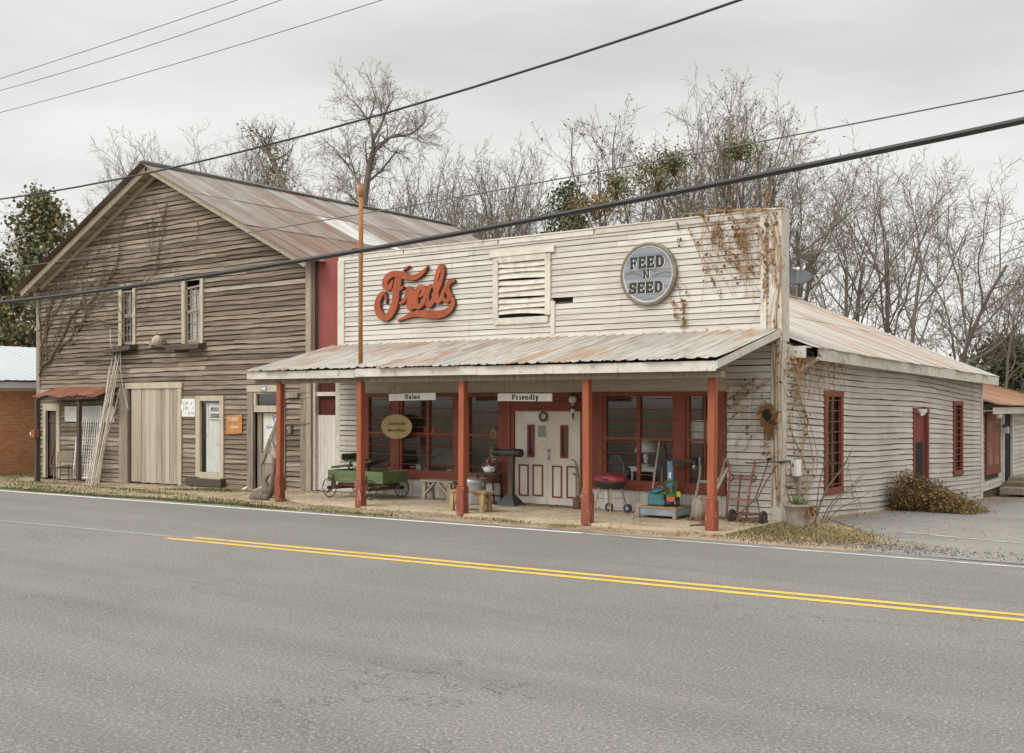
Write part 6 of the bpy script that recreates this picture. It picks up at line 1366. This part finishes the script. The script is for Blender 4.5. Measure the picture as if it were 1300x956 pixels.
blades('green_grass', M_GRASS, road_edge + [(-14.6, -1.0, .6, .22, 2.2), (-21.5, -1.6, 1.2, .3, 1.0), (-19.5, -2.9, 1.5, .3, 1.5), (-15.6, -1.4, .4, .2, .5), (-28, -.8, 2.5, .8, 3), (-25.5, .4, .8, .6, 2), (-17.0, -2.1, .9, .12, .8), (-14.8, -2.6, .9, .15, .8), (-12.0, -3.1, .9, .15, 1.0), (-1.9, -2.0, .12, .1, .25), (.0, -1.1, .5, .25, 2.4), (.55, -1.5, .5, .4, 2.6), (1.1, -1.3, .4, .35, 1.4), (-17.5, -3.6, 2.5, .2, 2), (-4.2, -2.7, .4, .1, .2)], 19000, .055, 91)
blades('dry_grass', M_DRYGRASS, [(.35, -1.4, .55, .55, 4), (1.0, -1.6, .45, .5, 3), (1.6, -1.5, .35, .35, 1.6), (.9, -.7, .4, .4, 1.5), (-.5, -1.6, .4, .4, 1), (-6, -2.85, 3, .12, .3), (-27, -1.5, 2, .8, 1.5), (2.4, -2.0, .5, .25, .3)], 15000, .05, 92, 1.6)
def litter(name, spots, n, seed, s=.05):
    rg = random.Random(seed); m = MB(); tot = sum(q[4] for q in spots)
    for (x, y, rx, ry, wt) in spots:
        for k in range(int(n*wt/tot)):
            px, py = x+rg.gauss(0, rx), y+rg.gauss(0, ry)
            if py < edge(px)+.05: continue
            onp = -11.3 < px < .05 and -2.4 < py < 0
            if py > -.03 and px < -.03: continue
            p = V((px, py, (PZ if onp else terrain(px, py)+.012)+.004+abs(rg.gauss(0, .01)))); a = V((rg.gauss(0, 1), rg.gauss(0, 1), rg.gauss(0, .3))).normalized()*s*rg.uniform(.5, 1.2); b = V((-a.y, a.x, rg.gauss(0, .012)))*rg.uniform(.35, .6); m.quad(p-a*.5, p+b*.5, p+a*.5, p-b*.5, rg.random())
    return struct(m.build(name, M_LITTER), 'stuff')
litter('fallen_leaves', [(-6.0, -.35, .5, .14, 5), (-4.6, -.2, .5, .08, 1.5), (-11, -.25, .8, .15, 2), (-14, -.5, 1, .25, 1.6), (-1.3, -.25, .6, .12, 2), (-.3, -.7, .5, .3, 1.2), (-5, -1.6, 3, .5, .8), (.25, 3.2, .12, 1.4, .8), (.55, 7.5, .3, 2.2, 1.6), (.9, 13.5, .6, 1.4, 2), (1.3, 16, .8, 1.5, 1.5), (-20.5, -1.4, 2, .35, 2.6), (-24.5, -1.8, 1.4, .3, .8), (-18, -.35, 1.2, .15, 1), (1.0, -1.4, .7, .6, 1.2), (-6, -2.7, 3, .15, .8), (-3.4, -2.3, 1, .3, .4), (-9, -1.4, 2, .6, .8), (-2.2, -1.2, 1.2, .5, .6), (3.2, .2, 1.0, 1.2, .5), (-16, -2.4, 3, .5, 1.0)], 8200, 93)

def stones(name, m_, spots, n, seed):
    rg = random.Random(seed); m = MB(); tot = sum(q[4] for q in spots)
    for (x, y, rx, ry, wt) in spots:
        for k in range(int(n*wt/tot)):
            px, py = x+rg.gauss(0, rx), y+rg.gauss(0, ry)
            if py < edge(px)-.25 or (py > -2.2 and px < 0): continue
            s = rg.uniform(.006, .016); m.blob((px, py, terrain(px, py)+.012+s*.4), s, s*rg.uniform(.7, 1.2), s*.7, 5, 3, .25, rg, rg.random())
    return struct(m.build(name, m_), 'stuff')
stones('gravel', mat('grey gravel', [(.3, (.07, .065, .058)), (.7, (.22, .205, .185))], 2, tint=.9), [(2.2, -2.2, .7, .22, 3), (3.4, -2.3, .9, .25, 2), (1.2, -2.55, .6, .12, 1), (-5, -2.8, 3.5, .14, 1.2), (-14, -3.4, 4, .25, 1.2)], 1500, 95)

# ================================================================== TREES
class P_:
    def __init__(s, **k):
        s.counts = (9, 6, 5, 4); s.ang = (35, 42, 40, 42); s.ratio = (.62, .52, .5, .5); s.up = (.03, .07, .06, .05, .03); s.wig = (.06, .14, .18, .2, .22); s.start = (.35, .2, .15, .15); s.rmin = .0075; s.leaf = 0; s.leafm = None; s.leafs = .1; s.__dict__.update(k)
def grow(tr, cr, lf, rg, p, d, L, r, lvl, P, tips):
    n = max(2, min(8, int(L/.45)+2)) if lvl < 4 else 3
    pts = [p]; dirs = [d]
    for i in range(n):
        d = (d + V((rg.gauss(0, 1), rg.gauss(0, 1), rg.gauss(0, 1)))*P.wig[lvl] + UP*P.up[lvl]).normalized(); p = p + d*(L/n); pts.append(p); dirs.append(d)
    tipr = .5 if lvl == 0 else .42
    rad = [max(P.rmin*.8, r*(1-(1-tipr)*i/n)) for i in range(n+1)]
    (tr if lvl < 1 else cr).tube(pts, rad, (8, 6, 5, 3, 3)[lvl], False, rg.random())
    if lvl < len(P.counts):
        k = P.counts[lvl]; k = max(1, int(k*rg.uniform(.75, 1.25)+.5)); az = rg.uniform(0, 6.28)
        for j in range(k):
            f = P.start[lvl]+(1-P.start[lvl])*(j+rg.random())/k; x = f*n; i = min(n-1, int(x)); q = pts[i].lerp(pts[i+1], x-i); dd = dirs[i+1]
            az += 2.4+rg.uniform(-.5, .5); a = math.radians(P.ang[lvl]*rg.uniform(.6, 1.3)); s = dd.orthogonal().normalized(); o = dd.cross(s); nd = (dd*math.cos(a)+(s*math.cos(az)+o*math.sin(az))*math.sin(a)).normalized()
            rr = rad[i]*(.52 if lvl == 0 else .55)
            grow(tr, cr, lf, rg, q, nd, L*P.ratio[lvl]*(1.15-.5*f)*rg.uniform(.75, 1.2), max(P.rmin, rr), lvl+1, P, tips)
    else: tips.append(p)
    if P.leaf and lvl >= len(P.counts)-1:
        for k in range(rg.choice((0, 1, 2))):
            if rg.random() < P.leaf: leafcard(lf, pts[-1]+V((rg.gauss(0, .05), rg.gauss(0, .05), rg.gauss(0, .05))), rg, P.leafs, droop=.6)
def tree(name, label, px, py, y, seed, P, r=None, lean=0, group=None, H=None, cat='tree', bark=None, fat=1):
    top = F(px, py, y); g = terrain(top.x, y); H = top.z-g; rg = random.Random(seed)
    t = thing(name, label, cat, (top.x-lean*H*.6, y, g-.1), group=group); tr, cr, lf = MB(), MB(), MB(); tips = []
    trunkL = H*P.trunk if hasattr(P, 'trunk') else H*.72
    grow(tr, cr, lf, rg, V((0, 0, 0)), V((lean, rg.uniform(-.05, .05), 1)).normalized(), trunkL, r or H*.0092, 0, P, tips)
    zmax = max(v.z for v in cr.v); k = (H+.1)/zmax
    for mm in (tr, cr, lf): mm.v = [v*k for v in mm.v]
    tr.build('trunk', bark or M_BARK, t, False, smooth=True); cr.build('crown', M_TWIG, t, False)
    if lf.v: lf.build('leaves', P.leafm, t, False)
    return t, k, tips
UPR = P_(rmin=.0095, counts=(10, 6, 5, 4), ang=(26, 34, 36, 40), ratio=(.66, .5, .5, .5), up=(.02, .10, .09, .07, .05))
UPS = P_(counts=(9, 6, 5, 4), ang=(36, 40, 40, 44), ratio=(.66, .52, .5, .5), up=(.02, .08, .07, .05, .03), wig=(.08, .16, .2, .22, .24))
SPR = P_(counts=(9, 6, 5, 4), ang=(46, 46, 44, 46), ratio=(.66, .54, .52, .5), up=(.02, .06, .05, .04, .02), wig=(.09, .18, .22, .24, .25))
FAR = P_(counts=(9, 6, 5, 4), ang=(44, 44, 44, 46), ratio=(.66, .54, .52, .5), up=(.02, .06, .05, .04, .02), wig=(.09, .18, .22, .24, .25), rmin=.013)
LEAFY = P_(counts=(9, 6, 5, 4), ang=(28, 36, 38, 42), ratio=(.66, .5, .5, .5), up=(.02, .10, .09, .07, .05), leaf=.16, leafm=M_BROWNLEAF, leafs=.10)
FORK = P_(counts=(6, 6, 5, 4), ang=(38, 44, 46, 48), ratio=(.55, .55, .5, .5), up=(.0, .06, .04, .03, .02), wig=(.10, .2, .24, .26, .26), start=(.62, .2, .15, .15), trunk=.66)
def gtrees(group, label, L, P, y0, seed, name='bare_tree'):
    for i, (px, py) in enumerate(L): tree(name, label, px, py, y0+((i*37) % 11)*.75, seed+i, P, group=group)
gtrees('bare trees beyond the left barn eave', 'pale bare tree in the sky gap left of the barn roof', [(-30, 290), (8, 275), (34, 262), (72, 250), (98, 238), (122, 228), (148, 235)], FAR, 25, 100)
gtrees('bare trees over the middle of the barn roof', 'bare upright tree showing above the barn roof between ridge and twisted fork tree', [(198, 178), (216, 166), (240, 168), (262, 154), (286, 150), (308, 156), (328, 182), (384, 200), (412, 205), (428, 182)], UPR, 22, 120)
def skeleton_tree(name, label, limbs, y, seed, per=26, bark=M_BARK):
    """a tree whose main limbs are drawn one by one; the finer branches grow from them"""
    rg = random.Random(seed); W = []
    for k, (P, r0, r1) in enumerate(limbs):
        Q = catmull([tuple(F(a, b, y + (0 if k == 0 else rg.uniform(-.5, .5)*(i > 0)))) for i, (a, b) in enumerate(P)], 5); W.append(([V(q) for q in Q], r0, r1))
    b0 = W[0][0][0]; base = V((b0.x, y, terrain(b0.x, y)-.1)); t = thing(name, label, 'tree', base); tr, cr, lf = MB(), MB(), MB(); tips = []
    P = P_(counts=(0, 5, 5, 4), ang=(40, 44, 46, 46), ratio=(.6, .55, .55, .5), up=(.03, .05, .04, .03, .02), wig=(.1, .2, .25, .26, .28))
    W[0] = ([V((base.x, y, base.z))] + W[0][0], W[0][1], W[0][2])
    for k, (Q, r0, r1) in enumerate(W):
        Q = [q-base for q in Q]; R = [r0+(r1-r0)*i/(len(Q)-1) for i in range(len(Q))]; (tr if k == 0 else cr).tube(Q, R, 8 if k == 0 else 6, True, rg.random())
        n = per if k else per//2
        for j in range(n):
            f = (.15 if k else .72) + (.85 if k else .28)*rg.random(); i = min(len(Q)-2, int(f*(len(Q)-1))); dd = (Q[i+1]-Q[i]).normalized(); s = dd.orthogonal().normalized(); o = dd.cross(s); az = rg.uniform(0, 6.28); a = math.radians(rg.uniform(30, 70))
            grow(tr, cr, lf, rg, Q[i], (dd*math.cos(a)+(s*math.cos(az)+o*math.sin(az))*math.sin(a)).normalized(), rg.uniform(.7, 1.7), max(.012, R[i]*.4), 2, P, tips)
    tr.build('trunk', bark, t, False, smooth=True); cr.build('crown', M_TWIG, t, False)
    return t, base
t, bs = skeleton_tree('leaning_tree', 'leaning dark trunk wrapped in ivy above the barn roof', [([(378, 300), (366, 255), (358, 232), (348, 208), (338, 188)], .20, .13), ([(338, 188), (330, 178), (322, 168)], .07, .03), ([(338, 188), (345, 172), (350, 160)], .06, .02), ([(356, 228), (345, 215), (332, 210)], .05, .02), ([(352, 218), (366, 200), (372, 185)], .06, .02)], 22, 141, 7)
lf = MB(); rg = random.Random(5)
for (px, py, sx_, sz_, n2) in ((337, 188, .5, .35, 420), (349, 212, .3, .5, 350), (360, 236, .35, .5, 350), (342, 232, .4, .35, 260), (330, 240, .6, .3, 200), (319, 167, .3, .25, 200)):
    q = F(px, py, 22)-bs
    for _ in range(n2//2): leafcard(lf, q+V((rg.gauss(0, sx_), rg.gauss(0, .3), rg.gauss(0, sz_))), rg, .13)
lf.build('ivy', mat('brownish ivy leaves', [(.25, (.07, .065, .025)), (.8, (.19, .15, .07))], 2, (1, 1, 1), .8, .9), t, False)
skeleton_tree('fork_tree', 'tall bare tree with a twisted forked crown behind the rusty pipe', [([(456, 330), (460, 285), (464, 245), (469, 212), (474, 192)], .19, .13),
   ([(474, 192), (488, 180), (500, 172), (516, 172), (530, 164), (540, 152), (536, 140)], .10, .02), ([(474, 192), (473, 172), (466, 152), (452, 132), (436, 120)], .10, .018), ([(473, 180), (484, 158), (492, 138), (500, 122)], .075, .018), ([(468, 156), (474, 136), (478, 118)], .05, .015),
   ([(464, 245), (450, 222), (430, 196), (406, 172)], .075, .015), ([(466, 232), (484, 216), (500, 196), (506, 186)], .07, .015), ([(462, 262), (445, 250), (425, 226)], .06, .015), ([(452, 225), (446, 205), (440, 185)], .05, .015), ([(516, 172), (528, 176), (537, 172)], .035, .012)], 19, 152, 15)
gtrees('bare trees between the rusty pipe and the pine', 'slender bare tree above the false front between the rusty pipe and the pine', [(520, 196), (545, 198), (566, 188), (592, 178), (616, 166), (636, 172), (660, 182), (690, 202), (708, 212)], UPR, 21, 160)
gtrees('grove behind the round sign', 'many stemmed bare tree with a few brown leaves in the grove behind the round sign', [(768, 150), (800, 128), (832, 124), (868, 122), (900, 118), (935, 104), (958, 96), (985, 108), (1012, 150), (1030, 190)], LEAFY, 17, 180)
gtrees('bare trees above the store side roof', 'bare grey tree rising above the rusty side roof of the store', [(1052, 215), (1084, 190), (1118, 196), (1152, 200), (1186, 210), (1226, 285)], UPS, 20, 200)
gtrees('small bare trees at the right edge', 'smaller bare tree low at the right edge of the picture', [(1262, 300), (1288, 318), (1320, 285)], SPR, 26, 220)
# evergreens
def evergreen(name, label, px, py, y, seed, R, n, leafm, ls, shape):
    top = F(px, py, y); g = terrain(top.x, y); H = top.z-g; rg = random.Random(seed); t = thing(name, label, 'tree', (top.x, y, g-.1)); tr, lf = MB(), MB(); tr.tube([(0, 0, 0), (.05, 0, H*.5), (0, 0, H*.97)], [H*.016, H*.011, .02], 8)
    for k in range(n):
        f = rg.random()**.8; z = H*(.12+.86*f); a = rg.uniform(0, 6.28); rr = R*shape(f)*rg.uniform(.3, 1.15)*(1+.25*math.sin(a*2.5+z)); c = V((rr*math.cos(a), rr*math.sin(a), z+rg.uniform(-.1, .3))); tr.tube([(0, 0, z-.35*rr), c*.55+V((0, 0, z*.45-.1*rr)), c], [.035, .02, .008], 3, False)
        for j in range(26): leafcard(lf, c+V((rg.gauss(0, .28), rg.gauss(0, .28), rg.gauss(0, .22))), rg, ls)
    tr.build('trunk', M_BARK, t, False); lf.build('crown', leafm, t, False); return t
evergreen('magnolia_tree', 'dark glossy evergreen with brown tinged leaves behind the brick building', 52, 243, 12, 301, 4.2, 330, M_MAGLEAF, .22, lambda f: (1-f)**.65*.95+.04)
evergreen('magnolia_tree', 'broad dark evergreen at the far left edge behind the white metal roof', -18, 330, 10, 302, 4.2, 300, M_MAGLEAF, .22, lambda f: (1-f)**.5*.9+.05)
evergreen('pine_tree', 'dark green pine rising behind the false front left of the grove', 722, 228, 22, 303, 2.2, 210, M_PINE, .17, lambda f: (1-f)**.8*.9+.1)
evergreen('cedar_tree', 'dull green cedar low behind the store at the far right', 1282, 430, 30, 304, 3.4, 260, M_PINE, .2, lambda f: (1-f)**.5)
# green ivy clumps clinging in the grove
for i, (px, py, y, rx, rz, lab) in enumerate(((782, 236, 16.3, 1.0, .55, 'yellow green ivy mass at the left foot of the grove'), (833, 226, 16.3, .9, .8, 'yellow green ivy climbing the stems in the middle of the grove'), (856, 205, 16.3, .8, .6, 'yellow green ivy patch higher in the middle of the grove'), (938, 190, 16.3, .6, .35, 'small yellow green ivy patch at the right of the grove'), (757, 262, 14.2, 1.4, .5, 'dull ivy heap just over the false front left of the round sign'))):
    q = F(px, py, y); t = thing('ivy_clump', lab, 'ivy', q, group='ivy in the grove'); lf = MB(); st = MB(); rg = random.Random(400+i)
    for k in range(55):
        c = V((rg.gauss(0, rx*.42), rg.gauss(0, .4), rg.gauss(0, rz*.38))); st.tube([(0, 0, -rz), c*.5, c], .008, 3, False)
        for j in range(14): leafcard(lf, c+V((rg.gauss(0, .13), rg.gauss(0, .13), rg.gauss(0, .11))), rg, .10)
    st.build('stems', M_DARKVINE, t, False); lf.build('leaves', M_GREENLEAF if i != 4 else M_SHRUB, t, False)
# brushy undergrowth: far too dense to count
def brush(name, x0, x1, y0, y1, n, hh, seed, lm, lk):
    rg = random.Random(seed); m = MB(); lf = MB()
    for k in range(n):
        x, y = rg.uniform(x0, x1), rg.uniform(y0, y1); g = terrain(x, y); h = hh*rg.uniform(.35, 1.1)*(.7+.3*math.sin(x*.7+y*.4)); p = V((x, y, g)); d = V((rg.gauss(0, .3), rg.gauss(0, .25), 1)).normalized()
        P = [p, p+d*h*.4, p+d*h*.75+V((rg.gauss(0, .2), rg.gauss(0, .2), 0)), p+d*h+V((rg.gauss(0, .4), rg.gauss(0, .4), -.05*h))]; m.tube(P, [.022, .017, .012, .007], 3, False, rg.random())
        for j in range(6):
            q = rg.uniform(.3, 1)*3; i = min(2, int(q)); c = P[i].lerp(P[i+1], q-i); e = c+V((rg.gauss(0, .35), rg.gauss(0, .35), rg.uniform(.05, .6))); m.tube([c, c.lerp(e, .5)+V((0, 0, .06)), e], [.010, .008, .006], 3, False, rg.random())
            if rg.random() < lk:
                for _ in range(5): leafcard(lf, e+V((rg.gauss(0, .16), rg.gauss(0, .16), rg.gauss(0, .14))), rg, .10)
    o = struct(m.build(name, M_TWIG), 'stuff')
    if lf.v: l = lf.build('brush_leaves', lm, o); l['kind'] = 'stuff'
    return o
brush('brushwood', -17, -3.3, 17.5, 26, 1200, 4.4, 501, M_BROWNLEAF, .5)
brush('undergrowth', -20, 3, 28, 42, 1300, 5.2, 502, M_BROWNLEAF, .4)
brush('woodland_edge', -60, 40, 44, 62, 2600, 6.5, 503, M_BROWNLEAF, .25)
brush('thicket', -46, -27, 16, 30, 700, 3.4, 504, M_BROWNLEAF, .35)

# ================================================================== SKY, LIGHT, CAMERA
w = bpy.data.worlds.new('World'); scene.world = w; w.use_nodes = True
nt = w.node_tree; bg = nt.nodes['Background']
sky = nt.nodes.new('ShaderNodeTexSky'); sky.sky_type = 'NISHITA'; sky.sun_disc = False; sky.sun_elevation = math.radians(48); sky.sun_rotation = math.radians(200)
tc = nt.nodes.new('ShaderNodeTexCoord'); sx = nt.nodes.new('ShaderNodeSeparateXYZ'); nt.links.new(tc.outputs['Generated'], sx.inputs[0])
mp = nt.nodes.new('ShaderNodeMapping'); mp.inputs['Scale'].default_value = (1.0, 1.0, 4.5); nt.links.new(tc.outputs['Generated'], mp.inputs[0])
nz = nt.nodes.new('ShaderNodeTexNoise'); nz.inputs['Scale'].default_value = 2.6; nz.inputs['Detail'].default_value = 7; nz.inputs['Roughness'].default_value = .52; nt.links.new(mp.outputs[0], nz.inputs[0])
cl = ramp(nt, sx.outputs[2], [(0.0, (10.4, 10.3, 10.0)), (.16, (10.0, 9.95, 9.65)), (.31, (8.5, 8.46, 8.2)), (.46, (11, 10.9, 10.6)), (1.0, (23, 22.8, 22))])
vm = nt.nodes.new('ShaderNodeMapRange'); vm.inputs[1].default_value = .3; vm.inputs[2].default_value = .7; vm.inputs[3].default_value = .86; vm.inputs[4].default_value = 1.10; nt.links.new(nz.outputs['Fac'], vm.inputs[0])
mu = nt.nodes.new('ShaderNodeVectorMath'); mu.operation = 'SCALE'; nt.links.new(cl, mu.inputs[0])
dp = nt.nodes.new('ShaderNodeVectorMath'); dp.operation = 'DOT_PRODUCT'; nt.links.new(tc.outputs['Generated'], dp.inputs[0]); dp.inputs[1].default_value = (-.35, -.90, .25)
gl = nt.nodes.new('ShaderNodeMapRange'); gl.inputs[1].default_value = .0; gl.inputs[2].default_value = 1; gl.inputs[3].default_value = 1; gl.inputs[4].default_value = 2.0; nt.links.new(dp.outputs['Value'], gl.inputs[0])   # the cloud is brighter round the hidden sun, behind the camera
nt.links.new(mathn(nt, 'MULTIPLY', vm.outputs[0], gl.outputs[0]), mu.inputs['Scale'])
nt.links.new(mixc(nt, .93, sky.outputs[0], mu.outputs[0]), bg.inputs[0]); bg.inputs[1].default_value = .1
sun = bpy.data.lights.new('sun', 'SUN'); sun.energy = 1.5; sun.angle = math.radians(22); sun.color = (1, .975, .935)
so = bpy.data.objects.new('sun', sun); COL.objects.link(so)
dirv = V((.30, .70, -.72)).normalized(); so.rotation_euler = dirv.to_track_quat('-Z', 'Y').to_euler(); so.location = (0, -20, 30)
cam = bpy.data.cameras.new('camera'); co = bpy.data.objects.new('camera', cam); COL.objects.link(co)
co.location = CAM; co.rotation_euler = (math.radians(90), 0, math.atan2(SA, CA)); cam.sensor_width = 36; cam.lens = 36*FPX/1300; cam.shift_y = 32/1300; cam.clip_end = 3000; cam.clip_start = .1
scene.camera = co
vs = scene.view_settings; vs.view_transform = 'Standard'; vs.look = 'None'; vs.exposure = -.1; vs.gamma = 1; vs.use_curve_mapping = False
for o in COL.objects:
    if '_w' in o: del o['_w']
